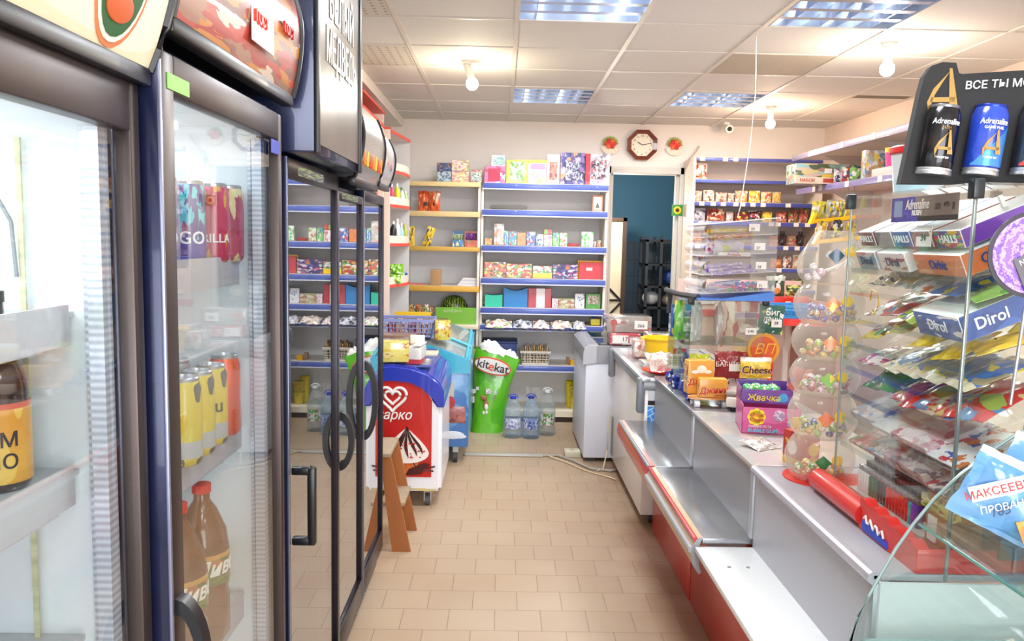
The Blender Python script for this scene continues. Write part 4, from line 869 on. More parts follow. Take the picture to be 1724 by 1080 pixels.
can('grey purple can at the left of the turquoise one', -.665, 1.575, 1.557, P_('a89cb4', ('c8b8c8', '8878a8', '60b8c0'), 5, seed=3, cover=.5), text_='GO', ts=.036, group=cg)
can('front pink and yellow can on the top shelf of the second fridge', -.622, 1.735, 1.557, pinkc, text_='RILLA', ts=.026, group=cg)
can('rear dark pink can next to the door gasket, second fridge', -.612, 1.80, 1.557, P_('b83058', ('c84868', 'b83058', 'e0d090'), 4, seed=5, cover=.5), group=cg)
can('orange can on the second shelf of the second fridge', -.605, 1.74, 1.177, mat('ee5a22', .25, .4, coat=.4), h=.178, group=cg)
yc = P_('e8c818', ('e8c818', 'f0d838', '5a5a50'), 3, seed=6, cover=.5, band=(.1, .3), bandc='b8b8b4')
for i, (x, y) in enumerate(((-.60, 1.50), (-.602, 1.575), (-.604, 1.655))):
    can(('nearest', 'middle', 'farthest')[i]+' yellow and silver can on the second fridge shelf', x, y, 1.177, yc, h=.17, text_='gu' if i == 2 else None, tc='4a4a30', ts=.04, tz=.5, group=cg)
for i, (x, y) in enumerate(((-.69, 1.50), (-.69, 1.60), (-.70, 1.71))):
    can(('pale orange', 'yellow', 'silver')[i]+' can in the back row of the second fridge', x, y, 1.177, mat(('e08a58', 'e0c020', 'c8c8cc')[i], .3, .4), h=.17, group=cg)
BEER = mat('8a5524', .18, coat=.6, trans=.25)
for i, (x, y) in enumerate(((-.615, 1.62), (-.615, 1.495))):
    t = thing('beer_bottle', ('big brown plastic beer bottle with green label, second fridge', 'nearer brown plastic beer bottle half hidden by the fridge door')[i], 'bottle', (x, y, .762), 'plastic beer bottles')
    r = .053
    part('bottle', MB().lathe([(r*.8, 0), (r, .02), (r, .10), (r*.93, .115), (r, .13), (r, .20), (r*.9, .24), (r*.55, .285), (.016, .305), (.016, .325)], (x, y, .762)), BEER, t)
    part('cap', MB().cyl((x, y, 1.082), (x, y, 1.10), .019), mat('d83828', .4), t)
    rows = [[(x+(r+.001)*math.cos(a), y+(r+.001)*math.sin(a), z) for a in [-PI*.95+1.6*PI*k/20 for k in range(21)]] for z in (.895, .96)]
    part('label', MB().sheet(rows, .0008), P_('6a7a2c', ('7a8a34', '586a24', 'c87a38'), 4, band=(.85, 1), bandc='d8a050'), t)
    text('Пиво', .045, mat('f4f0e4', .4), t, (x+.045, y-.032, .93), (1, -.7, 0), shear=.3, bold=.02, bend=r)
solo('juice_pack', MB().box(-.72, -.64, 1.72, 1.80, .762, .90, .004), P_('d8a020', ('e8c040', '50802c'), 4), 'yellow carton behind the brown beer bottles in the second fridge', 'carton')
# far goods behind the silver fridge doors
for f, (y0, y1), zs, nm in ((f3, (2.12, 2.62), (1.2, .85), 'third'), (f4, (2.78, 3.12), (1.25, .7), 'fourth'), (f5, (3.28, 3.66), (1.2, .9), 'fifth')):
    for z in zs:
        for k in range(3):
            y = y0+(y1-y0)*k/2
            bottle('drink_bottle', 'dim %s bottle behind the glass of the %s fridge, %s shelf' % (('near', 'middle', 'far')[k], nm, 'upper' if z == zs[0] else 'lower'), -.74, y, z+.002, .033, .22, mat(('8a6a3a', '5a7a4a', '9a8a5a')[k], .3), WHITE, 'bottles behind silvered doors')
# first fridge: brown bottle
t = thing('brown_bottle', 'dark brown glass bottle with a yellow label in the nearest fridge', 'bottle', (-.69, 1.085, 1.263))
part('bottle', MB().lathe([(.035, 0), (.040, .008), (.040, .14), (.037, .16), (.020, .195), (.014, .21), (.0135, .262)], (-.69, 1.085, 1.263)), mat('3c2218', .12, coat=.6, trans=.2), t)
part('cap', MB().cyl((-.69, 1.085, 1.52), (-.69, 1.085, 1.535), .015), mat('2a2018', .4), t)
rows = [[(-.69+.0412*math.cos(a), 1.085+.0412*math.sin(a), z) for a in [-PI*.98+1.3*PI*k/20 for k in range(21)]] for z in (1.275, 1.385)]
part('label', MB().sheet(rows, .0006), P_('e8a01c', ('eca820', 'e89818', 'f0c040'), 3, seed=3, band=(.93, 1), bandc='c84820'), t)
text('АМ', .028, BLACK, t, (-.665, 1.052, 1.335), (.75, -1, 0), bold=.02, bend=.04); text('ПО', .028, BLACK, t, (-.665, 1.052, 1.305), (.75, -1, 0), bold=.02, bend=.04)
for z, lab, txt in ((1.255, 'white shelf price card reading 77, nearest fridge', '77'), (1.495, 'white shelf price card on the upper rail, nearest fridge', '35')):
    t = thing('price_tag', lab, 'price tag', (-.625, 1.0, z))
    part('card', MB().box(-.6285, -.627, .98, 1.115 if z < 1.3 else 1.09, z-.045, z+.012), mat('d6dade', .5), t)
    text(txt, .03, mat('50586a', .5), t, (-.6265, 1.05, z-.018), (1, 0, 0))
part('blue_price_strip', MB().box(-.6285, -.6265, .80, .975, 1.215, 1.262), mat('3a66c8', .4), f1)
part('ruler_strip', MB().box(-.70, -.692, 1.166, 1.170, .3, 1.75), mat('d8d8a8', .5, noise=.6, nscale=1, stretch=(1, 1, 60)), f1)
solo('fridge_cable', MB().tube([(-.95, 1.15, 1.72), (-.80, 1.15, 1.715), (-.74, 1.155, 1.70), (-.705, 1.16, 1.63), (-.70, 1.16, 1.55)], .003), mat('8a9296', .5), 'thin grey cable inside the top of the nearest fridge', 'cable')
solo('stored_carton', MB().box(-.95, -.76, 3.3, 3.45, 2.085, 2.3), mat('c8d6c8', .6), 'pale mint box standing on top of the fridges', 'box')

# ================================================================ left freezers
def marko():
    x0, x1, y0, y1 = -.94, -.33, 4.65, 5.35
    t = thing('ice_cream_freezer', 'red and white ice cream freezer with a dark blue rim', 'freezer', ((x0+x1)/2, 5.0, 0))
    def ztop(y): return .845+.015*(y-y0)/(y1-y0)
    b = MB(); b.prism([(x0+.005, .10), (x1-.005, .10), (x1-.005, .63), (x1-.09, .70), (x1-.2, .79), (x0+.2, .79), (x0+.09, .70), (x0+.005, .63)], 'y', y0, y1)
    bmesh.ops.bevel(b.b, geom=[e for e in b.b.edges], offset=.02, segments=3, affect='EDGES')
    part('body', b, mat('eceef4', .35, coat=.4), t)
    rim = MB(); hp = [(.311, .615), (.311, .71), (.285, .765), (.22, .815), (.12, .85), (0, .865)]; ip = [(.27, .615), (.245, .65), (.225, .705), (.18, .745), (.11, .775), (0, .785)]
    cx0 = (x0+x1)/2
    pr = [(cx0-a, b) for a, b in hp]+[(cx0+a, b) for a, b in hp[:-1][::-1]]+[(cx0+a, b) for a, b in ip[:-1]]+[(cx0-a, b) for a, b in ip[::-1]]
    A = [rim.b.verts.new((x, y0-.012, z)) for x, z in pr]; Bv = [rim.b.verts.new((x, y1, z+.02)) for x, z in pr]
    n = len(pr)
    for k in range(n): rim.b.faces.new((A[k], A[(k+1) % n], Bv[(k+1) % n], Bv[k]))
    rim.b.faces.new(A); rim.b.faces.new(Bv[::-1])
    bmesh.ops.bevel(rim.b, geom=[e for e in rim.b.edges if all(v.co.y < y0 for v in e.verts)], offset=.012, segments=3, affect='EDGES')
    part('rim', rim, mat('2c3cb0', .25, coat=.5), t)
    for i, (a, bq) in enumerate(((y0+.07, y0+.33), (y0+.37, y1-.05))):
        g = MB(); fr = MB()
        g.prism([(a, ztop(a)+.001), (bq, ztop(bq)+.001), (bq, ztop(bq)+.005), (a, ztop(a)+.005)], 'x', x0+.09, x1-.09)
        part('glass_lid', g, mat('a8aaa0', .15, coat=.6, noise=.4, nscale=25), t)
        for (u0, u1) in ((a-.018, a), (bq, bq+.018)): fr.prism([(u0, ztop(u0)), (u1, ztop(u1)), (u1, ztop(u1)+.012), (u0, ztop(u0)+.012)], 'x', x0+.075, x1-.075)
        for xx in (x0+.075, x1-.09): fr.prism([(a, ztop(a)), (bq, ztop(bq)), (bq, ztop(bq)+.012), (a, ztop(a)+.012)], 'x', xx, xx+.015)
        part('lid_frame', fr, mat('5a64a8', .3), t)
    # front poster
    px0, px1 = -.868, -.395
    top = [(px1-(px1-px0)*k/12, .655+.122*math.sin(PI*k/12)**.45) for k in range(13)]
    p = part('poster', MB().prism([(px0, .19), (px1, .19)]+top, 'y', y0-.004, y0+.002), P_('e02018', ('e8301c', 'd81c18'), 1.5, rough=.3, cover=.4), t)
    def heart(sc, cx, cz):
        pts = []
        for k in range(41):
            a = -PI*.92+2*PI*.92*k/40
            pts.append((cx+sc*.0625*(16*math.sin(a)**3)/1.0, y0-.008, cz+sc*.0625*(13*math.cos(a)-5*math.cos(2*a)-2*math.cos(3*a)-math.cos(4*a))))
        return pts
    part('heart_logo', MB().tube(heart(.082, -.628, .67), .009, 6).tube(heart(.045, -.628, .675), .008, 6), WHITE, p)
    text('инмарко', .078, WHITE, p, (-.672, y0-.008, .565), bold=.02, shear=.25, sx=.95)
    # ice cream cone print
    part('cone_print', MB().prism([(-.66, .34), (-.43, .34), (-.52, .20), (-.58, .19)], 'y', y0-.009, y0-.003), mat('c8682c', .5, noise=.35, nscale=60), p)
    cr = MB(); pts = []
    for k in range(25):
        a = PI*k/24; pts.append((-.545+.135*math.cos(a)*(1-.1*math.sin(a)), .335+.08*math.sin(a)+(.075*(1-abs(math.cos(a)))**1.3)))
    pts += [(-.545-.135*math.cos(PI*k/12), .335-.06*math.sin(PI*k/12)) for k in range(1, 12)]
    part('cream_print', cr.prism(pts, 'y', y0-.013, y0-.005), mat('f4ece4', .5), p)
    for k in range(5):
        a = -.9+.45*k; st = MB(); xs = [(-.57+.0*j, 0) for j in range(2)]
        L1 = [(-.542+(.12*math.sin(a))*(j/6)+.012*math.sin(j*.9+k)*(j/6), .498-.19*(j/6)*(1-.15*abs(a))) for j in range(7)]
        w = [.001+.017*(j/6)*math.sin(PI*min(1, .12+j/6*.88)) for j in range(7)]
        st.prism([(x-ww, z) for (x, z), ww in zip(L1, w)]+[(x+ww, z) for (x, z), ww in list(zip(L1, w))[::-1]], 'y', y0-.016, y0-.008)
        part('chocolate_print', st, mat('3a1410', .4), p)
    rr = random.Random(3); cb = MB()
    for k in range(26):
        x = -.545+rr.uniform(-.11, .11); z = .345+rr.uniform(-.04, .06); cb.box(x-.005, x+.005, y0-.017, y0-.012, z-.003, z+.003)
    part('crumb_print', cb, mat('d02838', .5), p)
    sp = MB()
    for a, l in ((-.2, .10), (.25, .11), (.6, .09), (1.9, .07)): sp.tube([(-.48, y0-.006, .24), (-.48+l*math.cos(a), y0-.006, .24+l*math.sin(a)*.6)], .005, 5)
    sp.prism([(-.55, .20), (-.45, .21), (-.42, .28), (-.46, .27), (-.53, .24)], 'y', y0-.010, y0-.003)
    part('splash_print', sp, mat('4a1210', .4), p)
    part('drip_strip', MB().box(x0+.05, x1-.04, y0-.003, y0+.01, .105, .12), P_('e8c860', ('f0f0e8', '88b8d8', 'e8d070'), 5), t)
    for x in (x0+.12, x1-.09):
        for y in (y0+.06, y1-.08):
            c = part('caster', MB().cyl((x-.014, y, .035), (x+.014, y, .035), .035, n=20), mat('55565a', .5), t)
            part('fork', MB().box(x-.022, x-.016, y-.025, y+.02, .03, .095).box(x+.016, x+.022, y-.025, y+.02, .03, .095).box(x-.022, x+.022, y-.028, y+.025, .088, .10), STEEL, c)
marko()
def bluechest():
    x0, x1, y0, y1 = -.825, -.215, 5.6, 6.45
    t = thing('chest_freezer', 'light blue chest freezer with curved glass lids behind the ice cream freezer', 'freezer', ((x0+x1)/2, 6.0, 0))
    part('body', MB().box(x0, x1, y0, y1, .12, .68, .012), P_('3f86d0', ('5a9cdc', '3a7ccc', '6aaae0', '4a90d8'), 3, seed=4, cover=.8, rough=.3), t)
    # cyan rim rising to the back and drooping to the side
    def zt(x, y): u = (x-x0)/(x1-x0); return .745+.10*(y-y0)/(y1-y0)+.145*math.sin(PI*min(1, (1-u)*.55+.03))
    rows = [[(x0+(x1-x0)*k/12, y, zt(x0+(x1-x0)*k/12, y)) for k in range(13)] for y in (y0-.01, y0+.03)]
    low = [(x0+(x1-x0)*k/12, .66) for k in range(13)]
    rim = MB()
    for ya, yb in ((y0-.012, y0+.03), (y1-.03, y1+.006)):
        rim.prism([(p[0], p[1]) for p in low]+[(x0+(x1-x0)*k/12, zt(x0+(x1-x0)*k/12, ya)) for k in range(12, -1, -1)], 'y', ya, yb)
    rim.prism([(y0, .66), (y1, .66), (y1, zt(x1, y1)), (y0, zt(x1, y0))], 'x', x1-.025, x1+.008)
    rim.prism([(y0, .66), (y1, .66), (y1, zt(x0, y1)), (y0, zt(x0, y0))], 'x', x0-.008, x0+.025)
    part('rim', rim, mat('4ab8d8', .25, coat=.5), t)
    g = MB(); rows = [[(x0+.02+(x1-x0-.04)*k/12, y, zt(x0+(x1-x0)*k/12, y)+.004) for k in range(13)] for y in [y0+.02+(y1-y0-.04)*j/6 for j in range(7)]]
    part('glass_lid', g.sheet(rows, .006), mat('9aa6a4', .12, coat=.6, noise=.2, nscale=6), t)
    hr = [(x0+(x1-x0)*k/12, (y0+y1)/2-.1, zt(x0+(x1-x0)*k/12, (y0+y1)/2-.1)+.012) for k in range(13)]
    part('lid_frame', MB().tube(hr, .012, 6).tube([(x1-.02, y0, zt(x1, y0)+.012), (x1-.02, y1, zt(x1, y1)+.012)], .012, 6), mat('58c0dc', .3), t)
    # printed picture of a sweet on its near face
    p = part('cake_print', MB().box(-.40, -.235, y0-.004, y0, .30, .42, .001), P_('b0605a', ('c07068', '98483c', 'c8807c'), 4), t)
    part('berry_print', MB().cyl((-.355, y0-.004, .45), (-.355, y0-.008, .45), .045), mat('b83844', .4, noise=.4, nscale=40), p); part('candle_print', MB().box(-.385, -.32, y0-.007, y0-.001, .49, .60), mat('c8c2b4', .5), p)
    part('cloud_print', MB().ball((-.33, y0-.001, .21), .06, (1.5, .05, .5)).ball((-.27, y0-.001, .20), .03, (1.5, .05, .5)), mat('dfe8f2', .5), t)
    for x in (x0+.1, x1-.09):
        c = part('caster', MB().cyl((x-.012, y0+.05, .04), (x+.012, y0+.05, .04), .04, n=20), mat('3c3c40', .5), t)
        part('fork', MB().box(x-.02, x+.02, y0+.02, y0+.08, .078, .12), STEEL, c)
bluechest()
# things on the freezers
def tape(x0, x1, y0, y1, z0, z1, name, lab, cat, m, group=None, rz=0):
    t = thing(name, lab, cat, ((x0+x1)/2, (y0+y1)/2, z0), group)
    w, d, h = x1-x0, y1-y0, z1-z0
    part('carton', MB().box(-w/2, w/2, -d/2, d/2, 0, h, .004), m, t, local=True); t.rotation_euler[2] = rz; return t
YBOX = P_('ecdc58', ('f0e47c', 'e8d040', 'd88040', 'f4e890'), 7, seed=5, cover=.5, rough=.15, coat=1)
tape(-.76, -.548, 4.69, 4.84, .874, 1.0, 'packed_box', 'shrink wrapped yellow box on the ice cream freezer lid', 'box', YBOX, rz=.12)
t = tape(-.55, -.46, 4.70, 4.86, .862, .965, 'packed_box', 'white carton with red lower edge and open flap, ice cream freezer', 'box', P_('e4e2de', ('e4e2de', 'dcd8d4'), 2, band=(0, .3), bandc='c8404c'), rz=-.12)
part('flap', MB().box(-.045, .045, .03, .036, .11, .165, .002).box(.0, .045, -.085, .085, .11, .118), mat('ecebe8', .5), t, local=True)
tape(-.78, -.55, 5.05, 5.25, .885, .99, 'brown_carton', 'brown cardboard tray under clear film, ice cream freezer', 'carton', mat('8a6c5c', .35, coat=.8, noise=.3, nscale=8))
solo('papers', MB().box(-.52, -.44, 4.90, 4.95, .856, .860), WHITE, 'small white paper label on the ice cream freezer glass', 'paper')
solo('pack_sheet', MB().box(-.51, -.40, 5.05, 5.2, .862, .878, .002), mat('d0d0bc', .5, noise=.5, nscale=60), 'flat speckled pack lying on the back of the ice cream freezer', 'pack')
LB = mat('98a4dc', .35)
t = thing('wire_basket', 'lavender blue plastic basket on the blue chest freezer', 'basket', (-.72, 5.75, .9))
lattice_basket(t, -.86, -.50, 5.68, 5.9, .905, 1.03, LB, 14, 4, .02)
for i in range(7): solo('sweet_box', MB().box(-.85+.048*i, -.81+.048*i, 5.71, 5.86, .92, 1.0+.01*(i % 3)), P_(('e8e0d8', 'd84848', 'e8b060')[i % 3], ('f0c8a0', 'c83848', '5060a0'), 5, seed=i), 'small printed box packed in the lavender basket', 'box', 'boxes in the lavender basket')
tape(-.475, -.365, 5.63, 5.80, .89, 1.03, 'packed_box', 'shrink wrapped yellow box beside the lavender basket', 'box', P_('f0dc3c', ('f0e47c', 'e8d040', 'd86838'), 6, seed=6, cover=.5, rough=.15, coat=1), rz=.15)
solo('yellow_strip', MB().box(-.79, -.52, 5.93, 5.95, .93, 1.06), mat('f0c820', .4), 'thin yellow strip above the lavender basket', 'strip')
solo('pink_pack', MB().pouch(.12, .1, .06, seed=4, M=T(-.76, 6.15, .93)), P_('e8a8c0', ('f4f0ec', 'd83c80'), 4), 'pink and white wrapped pack at the back of the chest freezer', 'pack')
# step stool
def stool():
    t = thing('step_stool', 'worn wooden step stool beside the farthest fridge', 'step stool', (-.60, 4.13, 0))
    W1 = mat('a2602e', .5, noise=.35, nscale=10, stretch=(1, 1, .2)); W2 = mat('a08c74', .7, noise=.2, nscale=30)
    for y in (3.97, 4.27):
        part('side_board', MB().prism([(-.535, 0), (-.44, 0), (-.545, .50), (-.60, .50)], 'y', y, y+.018), W1, t)
        part('leg', MB().prism([(-.78, 0), (-.73, 0), (-.60, .50), (-.63, .50)], 'y', y, y+.018), W1, t)
    part('lower_step', MB().box(-.60, -.475, 3.988, 4.27, .235, .255, .002), W2, t)
    part('upper_step', MB().box(-.70, -.545, 3.96, 4.295, .50, .52, .002), W2, t)
    part('back_brace', MB().box(-.70, -.69, 3.988, 4.27, .2, .25), W1, t)
stool()
# floor duct, cables, socket
solo('cable_trunking', MB().box(-.25, .34, 5.80, 5.85, 0, .018, .006), mat('b8b4ac', .35, .2), 'grey cable trunking laid across the floor between the freezers', 'cable duct')
solo('floor_cable', MB().tube([(.34, 5.82, .01), (.45, 5.83, .01), (.55, 5.70, .01), (.66, 5.50, .01), (.80, 5.45, .01), (.86, 5.5, .01)], .009), mat('a8a196', .6), 'thick grey cable curving along the floor to the chest freezer', 'cable')
solo('thin_cable', MB().tube([(.38, 5.80, .015), (.50, 5.66, .008), (.62, 5.46, .006), (.78, 5.30, .006), (.80, 5.25, .01)], .005), mat('d8c7a0', .6), 'thin beige power cord on the floor by the chest freezer', 'cord')
solo('hanging_cable', MB().tube([(.80, 5.64, .42), (.79, 5.60, .25), (.785, 5.58, .12), (.75, 5.5, .01), (.70, 5.45, .008)], .005), mat('d8cdb0', .6), 'beige cord hanging between the two right chest freezers', 'cord')
t = thing('power_strip', 'beige socket block on the floor by the right chest freezer', 'socket', (.56, 5.85, 0))
part('body', MB().box(.50, .62, 5.80, 5.90, 0, .05, .008), mat('d4cdb4', .5), t); part('socket_hole', MB().cyl((.56, 5.85, .049), (.56, 5.85, .053), .02), mat('b8b09a', .5), t)

# ================================================================ right freezers
def chest1():
    t = thing('chest_freezer', 'white chest freezer with rounded grey lid edge at the far right', 'freezer', (.95, 6.2, 0))
    part('body', MB().box(.625, 1.3, 5.7, 6.6, .03, .735, .01), mat('dfe3ef', .4), t)
    g = MB(); g.prism([(.610, .735), (.610, .80), (.618, .835), (.65, .858), (.70, .862), (1.30, .862), (1.30, .735)], 'y', 5.69, 6.61)
    part('lid_rim', g, mat('9b9da4', .35, .2), t)
    part('corner_cap', MB().prism([(.605, .725), (.605, .81), (.615, .842), (.648, .866), (.70, .866), (.70, .74)], 'y', 5.683, 5.72), mat('bcbfc8', .35), t)
    part('glass_lid', MB().box(.72, 1.28, 5.74, 6.56, .862, .868), glass('c8d8d4', 1.5), t)
    part('inner_bin', MB().box(.74, 1.26, 5.78, 6.52, .7, .861), mat('6a7478', .4), t)
    part('feet', MB().box(.66, .72, 5.74, 5.8, 0, .03).box(.66, .72, 6.5, 6.56, 0, .03).box(1.2, 1.26, 5.74, 5.8, 0, .03), DGREY, t)
chest1()
def chest2():
    t = thing('chest_freezer', 'long cream chest freezer with dark handle beside the counters', 'freezer', (1.1, 5.0, 0))
    part('body', MB().box(.815, 1.45, 4.38, 5.62, .07, .80, .008), mat('e4dfda', .35, coat=.3, noise=.04), t)
    part('top_rim', MB().box(.80, 1.46, 4.37, 5.63, .79, .845, .012), mat('8e9094', .35, .3), t)
    part('rim_edge', MB().box(.795, .84, 4.365, 5.635, .842, .862, .004).box(1.42, 1.465, 4.365, 5.635, .842, .862, .004).box(.84, 1.42, 4.365, 4.41, .842, .862, .004).box(.84, 1.42, 5.59, 5.635, .842, .862, .004), mat('c2c4c8', .3, .4), t)
    part('glass_lid', MB().box(.845, 1.41, 4.42, 5.58, .846, .854), mat('b8babb', .2, coat=.6, noise=.3, nscale=30), t)
    for y in (4.40, 5.58): part('handle', MB().box(.775, .815, y-.03, y+.03, .66, .86, .012), mat('7e828a', .35), t)
    n = part('near_panel', MB().box(.835, 1.44, 4.372, 4.381, .735, .79), mat('d8dadd', .4), t)
    part('black_strip', MB().box(.835, 1.44, 4.371, 4.381, .71, .735), BLACK, t)
    part('knob', MB().cyl((.88, 4.371, .76), (.88, 4.362, .76), .008).cyl((.91, 4.371, .76), (.91, 4.362, .76), .008), DGREY, n)
    m, N, K, B = newmat('blue_ice_print'); tc = N.new('ShaderNodeTexCoord'); mp = N.new('ShaderNodeMapping'); mp.inputs['Rotation'].default_value = (0, .5, 0); br = N.new('ShaderNodeTexBrick'); mp2 = N.new('ShaderNodeMapping'); mp2.inputs['Rotation'].default_value = (PI/2, 0, 0)
    K.new(tc.outputs['Object'], mp.inputs[0]); K.new(mp.outputs[0], mp2.inputs[0]); K.new(mp2.outputs[0], br.inputs['Vector']); br.inputs['Scale'].default_value = 1; br.inputs['Brick Width'].default_value = .045; br.inputs['Row Height'].default_value = .03
    br.inputs['Mortar Size'].default_value = .003; br.inputs['Color1'].default_value = L('2f80e0'); br.inputs['Color2'].default_value = L('4898ec'); br.inputs['Mortar'].default_value = L('b8dcf8'); K.new(br.outputs['Color'], B.inputs['Base Color'])
    part('ice_sticker', MB().box(.835, 1.05, 4.374, 4.381, .44, .70), m, t, label='blue ice cube sticker')
    g = MB()
    for k in range(14): g.box(.812, .816, 5.52, 5.60, .10+.02*k, .11+.02*k)
    part('vent_grille', g, mat('6a6460', .5), t)
    for y in (4.47, 5.5):
        for x in (.89, 1.38):
            c = part('caster', MB().cyl((x-.012, y, .032), (x+.012, y, .032), .032, n=18), mat('3a3a3e', .5), t); part('fork', MB().box(x-.022, x+.022, y-.03, y+.03, .055, .075), STEEL, c)
chest2()
def flatbox(name, lab, cat, x0, x1, y0, y1, z0, z1, m, txt=None, group=None):
    t = thing(name, lab, cat, ((x0+x1)/2, (y0+y1)/2, z0), group)
    part('carton', MB().box(x0, x1, y0, y1, z0, z1, .003), m, t)
    if txt:
        for s, size, c, x, z in txt: text(s, size, mat(c, .5), t, (x, y0-.004, z), bold=.02)
    return t
t = flatbox('cookie_box', 'red and white cookie box under the big grey one', 'box', .80, 1.02, 5.72, 5.9, .870, .955, P_('d8505c', ('f0e8e8', 'd04858', 'e89aa0'), 4, seed=2, cover=.4))
part('price_card', MB().box(.815, .93, 5.713, 5.718, .88, .94), WHITE, t); text('17', .045, mat('7a3a50', .5), t, (.905, 5.711, .912))
t = flatbox('cookie_box', 'wide grey shrink wrapped box with a price of 366', 'box', .775, 1.10, 5.74, 6.0, .958, 1.075, P_('a39a94', ('aaa19a', '989088', 'b86a68'), 4, seed=3, cover=.4, rough=.15, coat=1))
part('price_card', MB().box(.975, 1.07, 5.733, 5.738, .985, 1.045), WHITE, t); text('366', .035, DGREY, t, (1.022, 5.731, 1.01))
part('medallion_print', MB().cyl((.825, 5.74, 1.03), (.825, 5.735, 1.03), .025).box(.815, .835, 5.735, 5.74, .965, 1.0), mat('b8605c', .5), t)
flatbox('cookie_box', 'clear topped box of red wafers behind the yellow tub', 'box', 1.0, 1.25, 5.25, 5.5, .870, 1.0, P_('d8d0cc', ('c84048', 'e8e0dc', 'b8a8a0'), 4, seed=4, band=(0, .35), bandc='c23a44', rough=.15, coat=1))
flatbox('cookie_box', 'pinkish see through box left of the yellow tub', 'box', .875, 1.0, 5.12, 5.32, .870, .98, P_('d8a8a0', ('e8d0c8', 'c87878', 'f0e4dc'), 4, seed=5, rough=.15, coat=1))
t = thing('plastic_tub', 'bright yellow plastic tub on the chest freezer', 'tub', (1.0, 4.98, .868))
m = MB()
prof = [(.075, 0), (.095, .13), (.10, .145), (.107, .145), (.107, .155), (.093, .155), (.07, .01), (0, .01)]
part('tub', m.lathe(prof, (1.01, 4.98, .868), 28, (1, 1)), mat('f8c810', .35), t)
part('handle', MB().box(.89, .93, 4.95, 5.01, 1.005, 1.02, .004), mat('f8c810', .35), t)
t = thing('red_tray', 'red plate holding a clear bag of nuts on the near end of the freezer', 'tray', (.93, 4.52, .864))
part('plate', MB().lathe([(.06, 0), (.11, .02), (.115, .022), (.115, .026), (.06, .006), (0, .006)], (.935, 4.52, .864), 28), mat('d82828', .3), t)
solo('nut_bag', MB().pouch(.17, .15, .10, seed=5, M=T(.945, 4.47, .882, .2, -.9)), P_('dcc0b4', ('ecdcd4', 'c8a090', 'f0e8e4'), 9, seed=4, rough=.1, coat=1), 'clear bag of pinkish nuts on the red plate', 'bag')
solo('clear_box', MB().box(.86, .99, 4.68, 4.86, .866, .90, .006), mat('a8a8a4', .2, coat=.8, noise=.3, nscale=20), 'grey clear topped tray left of the nut bag', 'tray')

# ================================================================ counters
CTOP, LEDGE, FX = .88, .622, .868
PANEL = mat('9c9da2', .42, .25, noise=.10, nscale=260); WPANEL = mat('b2b1b8', .4, .1, noise=.07, nscale=260); LEDM = mat('a2a4a8', .25, .75, noise=.12, nscale=90)
REDP = mat('cc2a20', .3, coat=.5, noise=.06)
def counter(lab, y0, y1, ledge, panelmat, white=False, topm=None, railc=True):
    t = thing('shop_counter', lab, 'counter', (1.1, (y0+y1)/2, 0), 'row of shop counters')
    part('front_panel', MB().box(FX, FX+.012, y0+.012, y1, ledge-.01, CTOP-.015), panelmat, t)
    part('end_post', MB().box(FX-.006, FX+.03, y0, y0+.032, ledge, CTOP-.018, .002), mat('b4b7bc', .4, .4), t)
    part('top', MB().box(FX-.012, 1.42, y0, y1, CTOP-.018, CTOP, .005), topm or LEDM, t)
    part('ledge', MB().box(.70 if not white else .672, FX+.01, y0, y1, ledge-.018, ledge, .001), LEDM if not white else mat('eceeee', .35, coat=.3), t)
    if not white:
        arc = [(.70+.0, ledge+.004), (.682, ledge+.002), (.668, ledge-.02), (.662, ledge-.055), (.668, ledge-.09), (.69, ledge-.125), (.70, ledge-.12), (.69, ledge-.09), (.69, ledge-.02)]
        r = part('edge_rail', MB().prism(arc, 'y', y0, y1), mat('c9ae8c', .35, coat=.3) if not railc else REDP, t)
        part('red_strip' if not railc else 'chrome_strip', MB().tube([(.676, y0-.001, ledge-.004), (.676, y1, ledge-.004)], .009, 8), REDP if not railc else ALU, r)
        if not railc: part('grey_strip', MB().tube([(.664, y0-.001, ledge-.04), (.664, y1, ledge-.04)], .012, 8), GREY, r)
        part('rail_end', MB().prism([(a, b) for a, b in arc], 'y', y0-.004, y0), mat('9a9ca0', .4) if not railc else REDP, r)
        part('support', MB().prism([(.70, ledge-.02), (.88, ledge-.02), (.88, ledge-.2)], 'y', y0+.1, y0+.11).prism([(.70, ledge-.02), (.88, ledge-.02), (.88, ledge-.2)], 'y', y1-.1, y1-.09), GREY, t)
    part('base', MB().box(.895, 1.40, y0+.002, y1-.002, .0, ledge-.02), mat('7a7c82', .5), t)
    part('kick_panel', MB().box(.880, .895, y0+.003, y1-.003, .0, ledge-.05, .001), REDP, t, label='red base panel')
    return t
cA = counter('far grey counter with red rounded ledge rail', 3.45, 4.35, LEDGE+.003, PANEL)
cB = counter('middle grey counter with tan, grey and red striped ledge rail', 2.60, 3.44, LEDGE, PANEL, topm=P_('b4afa8', ('a8a8a8', 'c8b09c', 'b8b4ae', 'c0a8a8'), 5, seed=2, cover=.6), railc=False)
cC = counter('nearest white counter with flat white board ledge', 1.73, 2.59, .598, WPANEL, white=True, topm=mat('9e9ca3', .4, .1, noise=.06, nscale=200))
part('rounded_edge', MB().tube([(FX-.006, 1.73, CTOP-.012), (FX-.006, 2.59, CTOP-.012)], .016, 10), mat('b4b3ba', .35, .2), cC)
for xx in (.74, .80): part('board_screw', MB().cyl((xx, 2.42, .597), (xx, 2.42, .60), .006), STEEL, cC)
part('end_cladding', MB().box(FX+.005, 1.40, 1.722, 1.731, .1, CTOP-.02), mat('eceeef', .5), cC)

